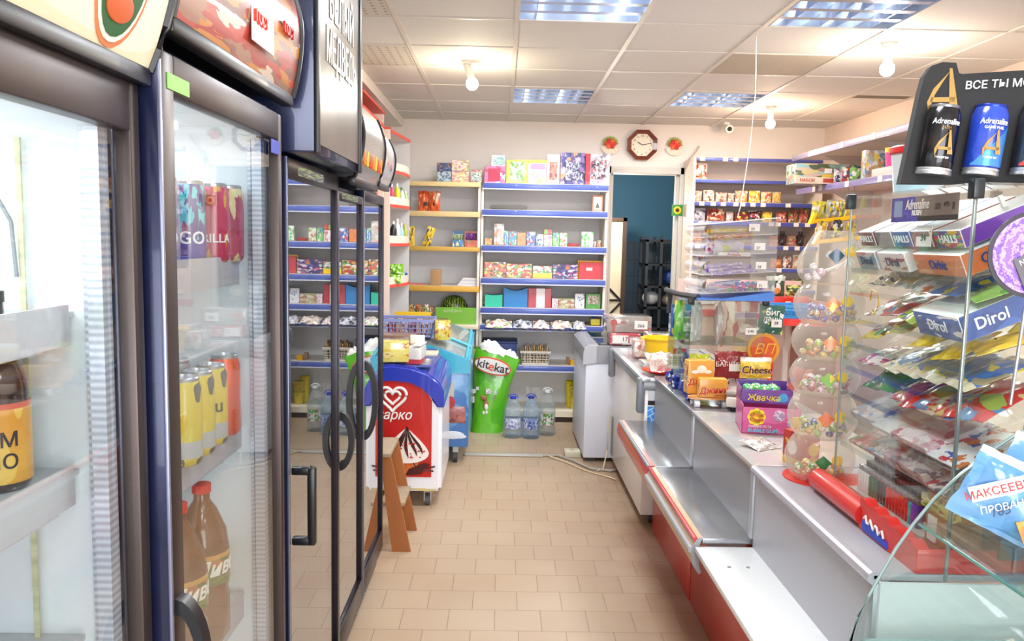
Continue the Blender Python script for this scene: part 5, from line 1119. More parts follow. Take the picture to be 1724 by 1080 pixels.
# sunflower snack boxes on the little skateboard
t = thing('toy_skateboard', 'toy skateboard with orange deck on the far counter', 'skateboard', (.96, 3.55, CTOP))
dk = [( .96+.10*math.cos(a)*(1), 3.56+.045*math.sin(a)) for a in [2*PI*k/28 for k in range(28)]]
part('deck', MB().prism(dk, 'z', CTOP+.035, CTOP+.046), P_('f08a3c', ('f0b060', 'e86830', 'f8d8b0', 'f49848'), 4, seed=2, cover=.7), t)
for x in (.895, 1.02):
    part('truck', MB().box(x-.012, x+.012, 3.53, 3.59, CTOP+.018, CTOP+.035), STEEL, t)
    for y in (3.525, 3.595): part('wheel', MB().cyl((x-.011, y, CTOP+.014), (x+.011, y, CTOP+.014), .014, n=16), mat('e4e0e8', .4), t)
def jinn(lab, x, y, z, w, h, rz, txt=True):
    t = thing('snack_box', lab, 'box', (x, y, z), 'orange sunflower snack boxes')
    part('box', MB().box(-w/2, w/2, -.03, .03, 0, h, .004), P_('f2a028', ('f2a830', 'f09020', 'f4b848'), 2, seed=2, rough=.35), t, local=True)
    part('side_print', MB().box(-w/2-.001, -w/2+.002, -.026, .026, .01, h-.02), P_('f0a028', ('c82820', 'f4c060', '7a3c20', 'f0e8d0'), 5, seed=4, cover=.5), t, local=True)
    for (s, sz, c, dz, off) in (('Джинн', w*.325, 'f8f0e0', h*.38, -.0315), ('Джинн', w*.315, 'c8201c', h*.382, -.0335)):
        o = text(s, sz, mat(c, .4), None, (0, off, dz), bold=.05 if c[0] == 'f' else .015, shear=.2, up=(-.08, 0, 1)); o.parent = t
    o = text('семечки', w*.10, mat('c8201c', .4), None, (w*.25, -.0335, h*.13), bold=.02); o.parent = t
    if h > .12:
        part('face_print', MB().ball((0, -.031, h*.74), .02, (1.2, .08, .9)).ball((-.03, -.031, h*.66), .014, (1.3, .08, .6)).ball((.03, -.031, h*.66), .014, (1.3, .08, .6)), mat('f4ece0', .4), t, local=True)
    t.rotation_euler[2] = rz; return t
jinn('taller orange sunflower seed box standing behind the small one', .925, 3.63, CTOP+.047, .125, .155, .12)
jinn('smaller orange seed box in front, on the toy skateboard', .965, 3.545, CTOP+.047, .125, .085, -.05)
bagged('snack_bag', 'plain lime yellow bag behind the orange seed boxes', 'bag', .968, 3.80, CTOP, .10, .205, .05, P_('d4e018', ('dce828', 'c8d410'), 2, rough=.2, coat=.8), 3)
bagged('seed_bag', 'red bag of sunflower seeds leaning against the scale', 'bag', 1.12, 3.80, CTOP+.06, .16, .16, .05, P_('b83438', ('c04040', 'a82c30'), 2, seed=2, rough=.2, coat=.6), 4, -.05,
       txt=[('БАБКИНЫ', .032, 'f4ece4', 0, .62, 0), ('СЕМЕЧКИ', .028, 'f4ece4', 0, .12, 0)])
bagged('cheese_snack', 'yellow cheese snack pack standing on the scale', 'bag', 1.215, 3.72, CTOP+.105, .15, .10, .04, P_('f4c81c', ('f4d040', 'f0b818'), 2, seed=3, rough=.2, coat=.8, band=(.8, 1), bandc='e8e6dc'), 5, 0,
       txt=[('Cheese', .05, 'f8f4ec', 0, .4, .1), ('Cheese', .049, 'b82848', 0.002, .41, .1)])
solo('price_card', MB().box(1.10, 1.155, 3.755, 3.758, CTOP+.13, CTOP+.165), WHITE, 'white price card on the red seed bag', 'price tag')
def scale_():
    t = thing('shop_scale', 'beige counter scale with a metal weighing plate', 'scale', (1.2, 3.55, CTOP))
    part('body', MB().box(-.15, .15, -.17, .15, .02, .065, .01), mat('ded6c6', .45), t, local=True)
    part('plate', MB().box(-.155, .155, -.16, .17, .075, .088, .006), mat('b8aca2', .25, .6, noise=.1), t, local=True)
    part('plate_skirt', MB().box(-.15, .15, -.155, .165, .062, .077), mat('8e7a6c', .4), t, local=True)
    for k in range(2): part('button', MB().box(-.152, -.149, -.14+.07*k, -.085+.07*k, .03, .055), mat('b8602c', .4), t, local=True)
    part('foot', MB().cyl((-.12, -.14, 0), (-.12, -.14, .02), .012).cyl((.12, -.14, 0), (.12, -.14, .02), .012).cyl((.12, .13, 0), (.12, .13, .02), .012).cyl((-.12, .13, 0), (-.12, .13, .02), .012), BLACK, t, local=True)
    t.rotation_euler[2] = -.35
scale_()
for i in range(4):
    solo('blue_pack', MB().pouch(.08, .07, .05, seed=i, M=T(.90+.01*(i % 2), 3.70+.15*i, CTOP, 1.2)), P_('2840b8', ('2038a0', '3858d0', '101c50', 'e0e4f0'), 4, seed=i, rough=.2), 'dark blue candy pack lying along the far counter edge', 'pack', 'dark blue packs along the counter edge')

# hanging packs beside the cube
t = thing('hanging_rod', 'thin wire stand carrying hanging snack packs by the glass cube', 'stand', (1.30, 3.95, CTOP))
part('rod', MB().tube([(1.30, 3.95, CTOP), (1.30, 3.95, 1.36), (1.31, 3.80, 1.36)], .003), STEEL, t); part('base', MB().box(1.24, 1.36, 3.9, 4.0, CTOP, CTOP+.01), STEEL, t)
bagged('lunch_pack', 'dark green noodle pack with white and red lettering, hanging', 'pack', 1.295, 3.79, 1.19, .125, .14, .02, P_('1c6a58', ('206f5c', '18604e', 'e8d840', 'f0f0ea'), 5, seed=3, cover=.25), 5, 0, 0, .08,
       txt=[('Биг', .042, 'f4f4ee', -.0, .74, 0), ('ланч', .036, 'f4f4ee', -.0, .52, 0)])
part_t = thing('price_tag', 'white price card clipped to the green noodle pack', 'price tag', (1.32, 3.765, 1.24)); part('card', MB().box(1.295, 1.345, 3.765, 3.768, 1.225, 1.262), WHITE, part_t); text('28', .02, BLACK, part_t, (1.318, 3.763, 1.245))
t = thing('chocolate_disc', 'round orange chocolate pack with looped lettering, below the noodle pack', 'pack', (1.27, 3.80, 1.10))
part('disc', MB().cyl((1.27, 3.80, 1.115), (1.27, 3.785, 1.115), .078, n=36), mat('e09a20', .35, noise=.2, nscale=20), t); part('centre', MB().cyl((1.27, 3.788, 1.115), (1.27, 3.782, 1.115), .062, n=36), mat('dc5820', .35, noise=.2, nscale=30), t)
text('ВП', .07, mat('f0b040', .3, .3), t, (1.27, 3.780, 1.115), shear=.3)
t = thing('price_tag', 'white handwritten price card by the glass cube', 'price tag', (1.19, 3.742, 1.20)); part('card', MB().box(1.165, 1.218, 3.741, 3.744, 1.19, 1.222), WHITE, t); text('2-90', .016, BLACK, t, (1.19, 3.739, 1.205))

# glass cube
def glass_cube():
    x0, x1, y0, y1, z0, z1 = .905, 1.262, 3.76, 4.25, CTOP, 1.345
    t = thing('glass_cube', 'clear glass display cube with black corner clips on the far counter', 'display case', ((x0+x1)/2, (y0+y1)/2, z0))
    e = .004
    for a in ((x0, x0+e, y0, y1, z0, z1), (x0, x1, y0, y0+e, z0+.25, z1), (x1-e, x1, y0, y1, z0, z1), (x0, x1, y1-e, y1, z0, z1), (x0, x1, y0, y1, z1, z1+e), (x0, x1, y0+.1, y1, z0+.24, z0+.24+e)):
        part('glass_pane', MB().box(*a), GLASSG, t)
    for x, y in ((x0, y0), (x1, y0), (x0, y1), (x1, y1)): part('corner_clip', MB().box(x-.014, x+.014, y-.014, y+.014, z1-.018, z1+.012, .003), BLACK, t)
    part('tape_wrap', MB().tube([(x0-.02, y1, z1+.02), (x0-.01, y0+.25, z1+.015), (x0+.03, y0-.01, z1+.018)], .014, 7).tube([(x0-.005, y1-.05, z1+.01), (x0-.008, y1-.03, z1-.10)], .012, 7), mat('3c3c3e', .7, noise=.4, nscale=40), t, label='dark grey crumpled tape along the top edge')
glass_cube()
cub = [('green', .93, 4.0, 1.13, .10, .20, '68c038'), ('blue and yellow', .93, 4.14, 1.13, .09, .17, '3c68b8'), ('white crumpled', .98, 3.95, 1.13, .10, .18, 'e4e4e4'), ('pale pink', 1.08, 3.9, 1.13, .13, .2, 'e0bcc4'), ('grey white', 1.02, 4.1, 1.13, .12, .19, 'd4d2cc')]
for i, (n, x, y, z, w, h, c) in enumerate(cub):
    bagged('household_pack', n+' pack inside the upper part of the glass cube', 'pack', x, y, z, w, h, .04, P_(c, (c, 'f0f0ec', '5878b8' if i < 2 else 'd8d0cc', 'e0cc40' if i < 2 else 'f4f4f4'), 4, seed=i, cover=.45), i, .4*i)
cub = [('lime', .94, 3.85, 'a8c858'), ('white and blue', .94, 3.98, '6888c8'), ('pale green', .94, 4.12, 'b8cc90')]
for i, (n, x, y, c) in enumerate(cub):
    bagged('household_pack', n+' pack in the lower part of the glass cube', 'pack', x, y, CTOP+.001, .10, .19, .05, P_(c, ('f0f0e8', c, 'd8e0d0'), 4, seed=i+9, cover=.5), i+9, 1.2)
# acrylic dispenser on the cube
def dispenser():
    x0, x1, y0, y1, z0 = .925, 1.285, 3.72, 4.1, 1.352
    t = thing('sweets_dispenser', 'four tier clear acrylic sweets dispenser on top of the glass cube', 'dispenser', (1.1, 3.9, z0))
    b = MB().prism([(x0, z0), (x1, z0), (x1, z0+.045), (x0+.12, z0+.008), (x0, z0+.008)], 'y', y0, y1); part('blue_base', b, mat('4a86e0', .35), t)
    for k in range(4):
        z = z0+.03+.088*k
        f = MB(); n = 8
        arc = [(x0+.05-.035*math.sin(PI*j/n), z+.075*j/n) for j in range(n+1)]
        for ya, yb in ((y0, (y0+y1)/2-.004), ((y0+y1)/2+.004, y1)):
            rows = [[(x+.012*k*0, yy, zz) for yy in (ya, yb)] for x, zz in arc]
            f.sheet(rows, .003)
            part('curved_front', f, PLAST, t); f = MB()
        part('tier_shelf', MB().prism([(x0+.02, z-.002), (x1, z+.02), (x1, z+.024), (x0+.02, z+.002)], 'y', y0, y1), milky('f0f2f2', .35), t)
        part('side_pane', MB().prism([(x0+.05, z), (x1, z+.02), (x1, z+.085), (x0+.05, z+.075)], 'y', y0, y0+.003), PLAST, t)
    part('top_lid', MB().prism([(x0+.02, z0+.352), (x1+.01, z0+.39), (x1+.01, z0+.394), (x0+.02, z0+.356)], 'y', y0-.01, y1), mat('e6eaec', .2, coat=.5), t)
    part('back_pane', MB().box(x1, x1+.003, y0, y1, z0, z0+.39), PLAST, t)
    for k in range(4):
        z = z0+.075+.088*k; x = x1-.06-(.02 if k > 2 else 0)-.01*k
        c = part('price_card', MB().box(x-.025, x+.025, y0-.004, y0-.001, z-.012, z+.022), WHITE, t); text(('31', '34', '27', '24')[k], .017, BLACK, c, (x-.008, y0-.0055, z-.002)) if False else text(('31', '34', '27', '24')[k], .017, BLACK, t, (x-.008, y0-.0055, z-.002), name='price_digits')
    return t
dispenser()
r = random.Random(5)
for k in range(30):
    x = 1.10+.005*(k % 10)+.013*(k % 10)*.9; y = 3.745+.022*(k//10); z = 1.404+.012*(k % 3)+.0006*(k % 10)
    solo('gum_ball', MB().ball((x-.02, y, z), .0105, n=10), mat(('3cb048', 'd84858', '4068d8', '8848c8', 'e060a8', '38a0e0')[k % 6], .2, coat=.6), 'glossy coloured ball of gum in the lowest dispenser tier', 'gum ball', 'gum balls in the lowest tier')
for k, (x, y, z, c1, c2, rz, l) in enumerate(((1.06, 3.75, 1.68, 'e0cc48', 'd8a030', .0, .17), (1.08, 3.75, 1.655, 'e8703c', 'f0d030', .02, .17), (1.05, 3.80, 1.675, 'd8c850', 'c89030', .05, .15), (1.10, 3.75, 1.485, '9a70c8', 'd8c8f0', .05, .19), (1.08, 3.78, 1.50, 'c8b0e0', '8858c0', .06, .19), (1.06, 3.80, 1.515, 'b098d0', 'e8e0f4', .04, .15), (1.05, 3.76, 1.43, 'c8b4d8', 'f0e8f0', .1, .12))):
    d = Vector((math.cos(rz), 0, math.sin(rz)+.06)); p = Vector((x, y, z)); q = p-d*l/2; e = p+d*l/2
    t = thing('candy_roll', ('upper yellow', 'orange and yellow', 'rear yellow', 'front purple and white', 'middle lilac', 'rear lilac', 'short lilac')[k]+' candy roll lying in the acrylic dispenser', 'candy roll', tuple(q), 'candy rolls in the dispenser')
    part('wrapper', MB().cyl(q, e, .011, n=14), P_(c1, (c2, c1, 'f0ece8'), 8, seed=k, cover=.5), t); part('twist_end', MB().cyl(e, e+d*.012, .004, .012, n=10).cyl(q, q-d*.012, .004, .012, n=10), mat(c2, .3), t)
bagged('sweets_bag', 'pink and white sweets bag in the third dispenser tier', 'bag', 1.0, 3.80, 1.565, .10, .08, .03, P_('e8d0dc', ('d83c98', 'f0e8ec', '8a2860'), 5, seed=2, cover=.5), 1, .8)
bagged('sweets_bag', 'lime and lilac sweets bag lying in the third dispenser tier', 'bag', 1.08, 3.79, 1.565, .15, .075, .03, P_('d8d0dc', ('d0dc30', 'e0d4e4', 'c8c0d0'), 3, seed=3, cover=.6), 2)
flatbox('chew_box', 'long white box of fruit chews in the third dispenser tier', 'box', 1.02, 1.17, 3.735, 3.775, 1.560, 1.578, WHITE, txt=[('fruittella', .018, 'c83848', 1.09, 1.569)])
bagged('sweets_bag', 'yellow and red sweets bag in the second dispenser tier', 'bag', .985, 3.92, 1.475, .09, .08, .03, P_('f0d030', ('f0d030', 'e06040', '4060c0'), 4, seed=5, cover=.5), 3, 1.0)
bagged('sweets_bag', 'orange sweets bag in the top dispenser tier', 'bag', .99, 3.92, 1.65, .09, .07, .03, P_('e8b498', ('f0c8b0', 'e09070'), 4, seed=6, cover=.5), 4, 1.0)
bagged('sweets_bag', 'brown and cream bag at the left of the lowest tier', 'bag', .985, 3.9, 1.385, .09, .08, .03, P_('d8c8b0', ('e8dcc8', 'b8a080'), 4, seed=7, cover=.5), 6, 1.0)
for i in range(9):
    solo('lollipop_stick', MB().tube([(.97+.012*i, 3.74, 1.40+.012*(i % 4)), (1.10+.01*i, 3.745, 1.40+.012*((i*3) % 5))], .0022, 5), mat(('5080d8', 'e8e8f0', 'e080b8')[i % 3], .3), 'thin sweet stick at the front of the lowest dispenser tier', 'stick', 'sweet sticks in the lowest tier')

# chupa boxes on the middle counter
def chupa():
    t = thing('gum_box', 'pink bubble gum display box on the middle counter', 'box', (1.06, 3.08, CTOP))
    M = P_('e85aa8', ('ec68b0', 'e44c9c'), 2, seed=3, rough=.3)
    part('tray', MB().box(-.10, .12, -.05, -.046, 0, .105).box(-.10, -.096, -.05, .16, 0, .115).box(.116, .12, -.05, .16, 0, .105).box(-.10, .12, .156, .16, 0, .12).box(-.10, .12, -.05, .16, 0, .005), M, t, local=True)
    fl = MB()
    for k in range(8): a = k*PI/4; fl.cyl((-.045+.022*math.cos(a), -.052, .068+.022*math.sin(a)), (-.045+.022*math.cos(a), -.0505, .068+.022*math.sin(a)), .013, n=14)
    fl.cyl((-.045, -.052, .068), (-.045, -.0505, .068), .026)
    f = part('flower_logo', fl, mat('f8dc30', .4), t, local=True)
    for s, z in (('Chupa', .076), ('Chups', .058)):
        o = text(s, .02, mat('d83030', .4), None, (-.045, -.0535, z), shear=.15, bold=.03); o.parent = t
    o = text('BUBBLE GUM', .019, mat('68d0f0', .4), None, (-.02, -.0525, .014), bold=.05); o.parent = t
    o = text('СЛАДКО ЕСТЬ', .012, WHITE, None, (-.03, -.0525, .031), bold=.04); o.parent = t
    part('round_prints', MB().cyl((.04, -.052, .078), (.04, -.0505, .078), .022).cyl((.085, -.052, .05), (.085, -.0505, .05), .016), P_('b890d8', ('f8c0dc', '70b8e8', 'f0e8f0'), 6), t, local=True)
    t.rotation_euler[2] = -.18
chupa()
def purple():
    t = thing('gum_box', 'purple open box of green jelly sweets on top of the pink one', 'box', (1.065, 3.16, CTOP+.107))
    M = P_('7a4ab0', ('8454b8', '6e40a4'), 2, seed=3, rough=.3)
    part('tray', MB().box(-.09, .11, -.05, -.046, 0, .055).box(-.09, -.086, -.05, .10, 0, .06).box(.106, .11, -.05, .10, 0, .055).box(-.09, .11, .096, .10, 0, .07).box(-.09, .11, -.05, .10, 0, .004), M, t, local=True)
    o = text('Жвачка', .034, mat('f0e040', .4), None, (.0, -.052, .022), bold=.05, shear=.1); o.parent = t
    part('blue_print', MB().ball((.075, -.05, .025), .018, (1, .08, 1)).ball((.055, -.05, .015), .014, (1.5, .08, .5)), mat('48b0e8', .4), t, local=True)
    part('lid_flap', MB().prism([(.10, .05), (.125, .045), (.165, .135), (.12, .145)], 'y', .02, .026).prism([(.125, .045), (.17, .10), (.19, .14), (.165, .135)], 'y', -.01, -.004), P_('d8503c', ('c8d848', 'a070c8', 'e86848', 'f0e8e0'), 3, seed=2), t, local=True)
    t.rotation_euler[2] = -.18
purple()
for k in range(8):
    solo('jelly_sweet', MB().ball((1.015+.032*(k % 4)+.005*(k//4), 3.165-.006*(k % 4)+.045*(k//4), CTOP+.155+.004*(k % 2)), .022, (1, 1, .7)), P_('38b840', ('50c858', '28a0d8', 'e8f0a0'), 4, seed=k, cover=.3, rough=.15, coat=1), 'round green and blue wrapped sweet in the purple box', 'sweet', 'sweets in the purple box')
def redcandy():
    t = thing('candy_box', 'red and yellow candy box at the end of the middle counter', 'box', (1.02, 2.62, CTOP))
    part('box', MB().box(-.03, .045, -.045, .05, 0, .115, .002), P_('d82818', ('e83820', 'f0c020', 'c81c14'), 3, seed=2, band=(0, .22), bandc='f0c420', cover=.3), t, local=True)
    part('flower_logo', MB().cyl((.02, -.0465, .06), (.02, -.045, .06), .022), mat('f4d838', .4), t, local=True)
    part('side_print', MB().cyl((-.0315, 0, .06), (-.030, 0, .06), .024), mat('f4e8d8', .4), t, local=True)
    part('yellow_flap', MB().box(.0, .042, .046, .05, .11, .15), mat('f4d030', .4), t, local=True)
    t.rotation_euler[2] = .3
redcandy()
solo('clear_wrap', MB().pouch(.12, .10, .03, seed=3, M=T(.985, 2.80, CTOP+.002, .5, -1.4)), P_('c8c0b8', ('e8e4e0', 'a89c94'), 6, rough=.1, coat=1, cover=.5), 'crumpled clear wrapped pack beside the red candy box', 'pack')
bagged('snack_bag', 'yellow and purple bag between the gum boxes and the lollipop tubs', 'bag', 1.13, 2.86, CTOP, .11, .10, .03, P_('e8d030', ('7848a8', 'f0e048', 'e8d030'), 3, seed=3, cover=.5), 2, -.2)
# lollipop tubs
SW = [('f0f0f0', 'e8b0c8', 'd8d0d8'), ('7868c0', 'e0a838', '9080d0'), ('f0a840', 'b0d848', 'f0d060', 'e88038'), ('e07088', '98c860', 'f0d0d8', 'c85060'), ('e0d040', '4058b8', '98c860', 'f0b040'), ('e8a020', '38b048', 'f0d848', 'e07030')]
TC = (1.025, 2.465)
zz = [1.50, 1.378, 1.266, 1.154, 1.02, .882]
tri = ['1c4a68', 'e88038', 'e8843c', '78b838', 'e8703c', '287838']
for i in range(6):
    z0 = zz[i]; z1 = (1.665 if i == 0 else zz[i-1]); h = z1-z0
    t = thing('lollipop_tub', ('topmost clear ball tub of sticks and one pink lollipop', 'second ball tub from the top with purple lollipops', 'third ball tub with orange and lime sweets', 'fourth ball tub with pink sweets', 'fifth ball tub with mixed yellow and blue sweets', 'lowest ball tub with green and orange sweets')[i], 'tub', (*TC, z0), 'stack of clear lollipop tubs')
    n = 14
    if i == 0: prof = [(.075, 0), (.096, .025), (.104, .055), (.098, .085), (.08, .115), (.06, .15), (.045, h)]
    else: prof = [(.078+.028*math.sin(PI*k/n)**.8, h*k/n) for k in range(n+1)]
    part('tub', MB().lathe(prof+[(0, prof[-1][1])], (*TC, z0), 32), milky('e2dcd0', .17, .1), t)
    sm = MB(); lab = MB()
    lab.sheet([[(TC[0]+.106*math.cos(a)*(1 if i else .96), TC[1]+.106*math.sin(a), z0+h*.55+hh*(1-abs(kk-4)/4.2)) for kk, a in enumerate([-PI*.66+.055*q for q in range(9)])] for hh in (.022, -.026)], .001)
    part('triangle_label', lab, P_(tri[i], ('f0c830', tri[i], tri[i]), 2, seed=i, cover=.3), t)
    part('round_logo', MB().cyl((TC[0]+.01, TC[1]-.106, z0+h*.62), (TC[0]+.01, TC[1]-.110, z0+h*.62), .016), mat('f4cc30', .4), t)
    pal = SW[i]
    rq = random.Random(i)
    for k in range(20 if i else 5):
        a = -PI*1.0+k*PI*.055; rr = .052+.022*rq.random(); z = z0+.018+.017*(k % 3)+.004*rq.random()
        solo('lollipop', MB().ball((TC[0]+rr*math.cos(a), TC[1]+rr*math.sin(a), z), .0125, (1, 1, .8+.3*rq.random()), n=10), P_(pal[k % len(pal)], (pal[(k+1) % len(pal)], 'f4f0ec'), 3, seed=k, cover=.4, rough=.15, coat=1), 'small wrapped sweet inside the %s clear tub' % ('topmost', 'second highest', 'third highest', 'third lowest', 'second lowest', 'lowest')[i], 'lollipop', 'wrapped sweets in the %s tub' % ('topmost', 'second highest', 'third highest', 'third lowest', 'second lowest', 'lowest')[i])
    if i in (0, 1, 3):
        for k in range(7 if i == 0 else 3):
            a = -PI*.9+k*.35; solo('lollipop_stick', MB().tube([(TC[0]+.07*math.cos(a), TC[1]+.07*math.sin(a), z0+.03+.006*k), (TC[0]+.05*math.cos(a+1.2), TC[1]+.05*math.sin(a+1.2), z0+.06+.008*k)], .0022, 5), WHITE, 'white lollipop stick inside the %s tub' % ('topmost', 'second highest', '', 'third lowest')[i], 'stick', 'white sticks in the %s tub' % ('topmost', 'second highest', '', 'third lowest')[i])
solo('tub_base', MB().prism([(TC[0]+.11*math.cos(2*PI*k/24), TC[1]+.11*math.sin(2*PI*k/24)) for k in range(24)], 'z', CTOP, CTOP+.004), RED, 'flat red disc under the lollipop tubs', 'base')

# ================================================================ sweets tower
TX0, TX1, TY0, TY1, TZ0, TZ1 = 1.0, 1.42, 1.69, 2.30, CTOP, 1.755
def tower():
    t = thing('sweets_tower', 'tall glass display tower full of sweets on the nearest counter', 'display case', ((TX0+TX1)/2, (TY0+TY1)/2, TZ0))
    e = .004
    for a in ((TX0, TX0+e, TY0, TY1, TZ0+.04, TZ1), (TX0, TX1, TY0, TY0+e, TZ0+.04, TZ1), (TX0, TX1, TY1-e, TY1, TZ0+.04, TZ1), (TX0, TX1, TY0, TY1, TZ1, TZ1+.005)):
        part('glass_pane', MB().box(*a), glass('fcfefd', 1.42, 0, .75), t)
    for x, y in ((TX0, TY0), (TX0, TY1), (TX1, TY0), (TX1, TY1)):
        if x == TX0 and y == TY0: part('corner_post', MB().box(x-.002, x+.005, y-.002, y+.005, TZ0, TZ1, .001), mat('8e9a96', .25, .6), t)
        else: part('corner_post', MB().cyl((x+.003, y-.003, TZ0), (x+.003, y-.003, TZ1), .0028), mat('9aa4a0', .25, .5), t)
        part('corner_clip', MB().box(x-.011, x+.013, y-.013, y+.013, TZ1-.03, TZ1+.012, .003), mat('1c2228', .35), t)
    part('back_post', MB().cyl((1.22, TY0+.10, 1.0), (1.22, TY0+.10, TZ1), .005), STEEL, t)
    for z in TS:
        part('shelf', MB().prism([(TX0+.012, z), (TX1-.06, z+.15), (TX1-.06, z+.154), (TX0+.012, z+.004)], 'y', TY0+.012, TY1-.012), glass('fbfdfc', 1.35, 0, .45), t)
        part('front_rib', MB().box(TX0+.010, TX0+.013, TY0+.012, TY1-.012, z-.004, z+.010), glass('f0f4f2', 1.5), t)
TS = (1.612, 1.548, 1.485, 1.405, 1.335, 1.265, 1.19, 1.115, 1.04)
tower()
SLOPE = math.atan2(.15, .348)
def lay(x, y, k, dz=.006, rz=0):
    """a frame lying on tower shelf k: local x runs along the counter, local y up the slope"""
    z = TS[k]+(x-TX0-.012)*.431+dz
    return Matrix.Translation((x, y, z)) @ Matrix.Rotation(-SLOPE, 4, 'Y') @ Matrix.Rotation(PI/2*-1+rz, 4, 'Z')
def gumbox(lab, y, k, w, h, m, side, txt=None, tc='ffffff', d=.22, top='eef0f0', name='sweets_box'):
    t = thing(name, lab, 'box', (TX0+.02, y, TS[k]+.004), 'sweets boxes in the glass tower')
    M = lay(TX0+.02, y, k, .005)
    M0 = Matrix.Translation(-Vector(t.location))
    b = MB().box(-w/2, w/2, 0, d, 0, h, .001, 1); b.xf(M0 @ M); part('carton', b, mat(top, .4), t, local=True)
    f = MB().box(-w/2+.001, w/2-.001, -.001, .001, .001, h-.001); f.xf(M0 @ M); fp = part('front_print', f, m, t, local=True)
    s = MB().box(w/2-.0005, w/2+.0008, .002, d-.003, .001, h-.001); s.xf(M0 @ M); part('side_print', s, side, t, local=True)
    if txt:
        n = (M.to_3x3() @ Vector((0, -1, 0))); u = (M.to_3x3() @ Vector((0, 0, 1)))
        text(txt, h*.62, mat(tc, .4), t, M @ Vector((0, -.0022, h*.5)), n, u, bold=.03)
        n2 = (M.to_3x3() @ Vector((1, 0, 0)))
        if txt != 'HALLS': text(txt, h*.62, mat(tc, .4), t, M @ Vector((w/2+.0015, d*.35, h*.5)), n2, u, bold=.03)
    return t
C_ = lambda c, *p: P_(c, p or (c,), 4, cover=.5, rough=.3)
rowA = [('brown cough sweets box at the left of the top tower shelf', 2.205, .085, C_('8a4a40', 'a05848'), '8a4a40', 'HALLS'), ('grey sweets box second on the top tower shelf', 2.105, .085, C_('8e8a88', '9a9692'), '8e8a88', None),
        ('blue cough sweets box on the top tower shelf', 2.01, .085, C_('2468c0', '3078d0'), '2468c0', 'HALLS'), ('brown topped box with a price of 34 on it', 1.915, .085, C_('a08478', 'b09488'), 'b8543c', None),
        ('rainbow cough sweets box at the right of the top tower shelf', 1.80, .11, P_('e02848', ('f0c020', '3cb050', 'e02848', '7038b0', '3068d0'), 4, axis=1, cover=1), '6a30a8', 'HALLS')]
for i, (lab, y, w, m, sd, tx) in enumerate(rowA): gumbox(lab, y, 0, w, .042, m, mat(sd, .4), tx)
t = thing('price_tag', 'white price card reading 34 on the top tower shelf', 'price tag', (TX0+.012, 1.90, 1.625)); part('card', MB().box(TX0+.008, TX0+.010, 1.868, 1.935, 1.622, 1.672), WHITE, t); text('34', .024, BLACK, t, (TX0+.006, 1.90, 1.643), (-1, 0, 0))
rowB = [('silver gum box at the left of the second tower shelf', 2.19, .11, C_('b0b8c0', 'd0d8e0', '80b8c8', 'e07858'), 'b0b8c0', 'Dirol', '3a5878'), ('white gum box with red print on the second tower shelf', 2.045, .14, P_('ece8e4', ('d88078', 'c85850', 'f0ece8'), 4, cover=.35), 'e8e4e0', 'Dirol', '3c4a70'),
        ('wide orange gum box at the right of the second tower shelf', 1.83, .20, P_('ee8a58', ('f09868', 'ee8050', 'f4b890'), 3, cover=.4), 'ee8450', 'Orbit', '2050a0')]
for lab, y, w, m, sd, tx, tc in rowB: gumbox(lab, y, 1, w, .052, m, mat(sd, .4), tx, tc)
gumbox('big blue and white gum box on the fourth tower shelf', 1.81, 3, .19, .06, P_('3870c8', ('4880d8', 'f0f4f8', '2858b0'), 3, cover=.5), P_('2458b8', ('3068c8', '204ca0'), 3), 'Dirol', 'f4f8ff', d=.2)
def tpouch(lab, y, k, w, l, th, m, x=TX0+.04, rz=0, seed=0, dz=.004, group='sweets packs in the glass tower', name='sweets_pack', cat='pack'):
    t = thing(name, lab, cat, (x, y, TS[k]+(x-TX0-.012)*.431+dz), group)
    M = Matrix.Translation(-Vector(t.location)) @ lay(x, y, k, dz+th*.45, rz) @ Matrix.Rotation(-PI/2, 4, 'X') @ Matrix.Identity(4)
    part('pack', MB().pouch(w, l, th, seed=seed, M=M), m, t, local=True); return t
# the pouch leans back along the shelf: its local z must run up the slope
def tp(lab, y, k, w, l, th, m, **kw): return tpouch(lab, y, k, w, l, th, m, **kw)
ZEB = newmat('zebra_print'); m, N, K, B = ZEB; tc = N.new('ShaderNodeTexCoord'); wv = N.new('ShaderNodeTexWave'); wv.inputs['Scale'].default_value = 2.2; wv.inputs['Distortion'].default_value = 2; K.new(tc.outputs['Generated'], wv.inputs[0]); rr = ramp(N, ('3c3c38', 'dcdcd6', 'c8b48a')); K.new(wv.outputs['Fac'], rr.inputs[0]); K.new(rr.outputs[0], B.inputs['Base Color']); B.inputs['Roughness'].default_value = .25
ZEBM = m
tp('black and white striped corn snack pack', 2.19, 2, .10, .18, .03, ZEBM, seed=1)
tp('grey pack with golden rings picture, third tower shelf', 2.06, 2, .15, .20, .03, P_('b8bcc0', ('d8b040', 'c8ccd0', 'b08a30', 'e8e8e4'), 5, seed=3, cover=.5, rough=.2), seed=2)
tp('orange and silver pack on the third tower shelf', 1.95, 2, .11, .17, .025, P_('c8c8cc', ('e07838', 'd8d8dc', 'a0a4a8'), 5, seed=4, cover=.4, rough=.2), seed=3, rz=.2)
tp('blue pack with yellow corner on the third tower shelf', 1.86, 2, .12, .16, .02, P_('3c78d0', ('f0d028', '3c78d0', 'e8ecf4', '2c58a8'), 4, seed=5, cover=.45, rough=.2), seed=4)
tp('green and white flat pack at the right of the third tower shelf', 1.75, 2, .10, .22, .015, P_('8ac840', ('f0f0ec', '58a830', 'd8e8b0'), 3, seed=6, cover=.5, rough=.2), seed=5, rz=-.3)
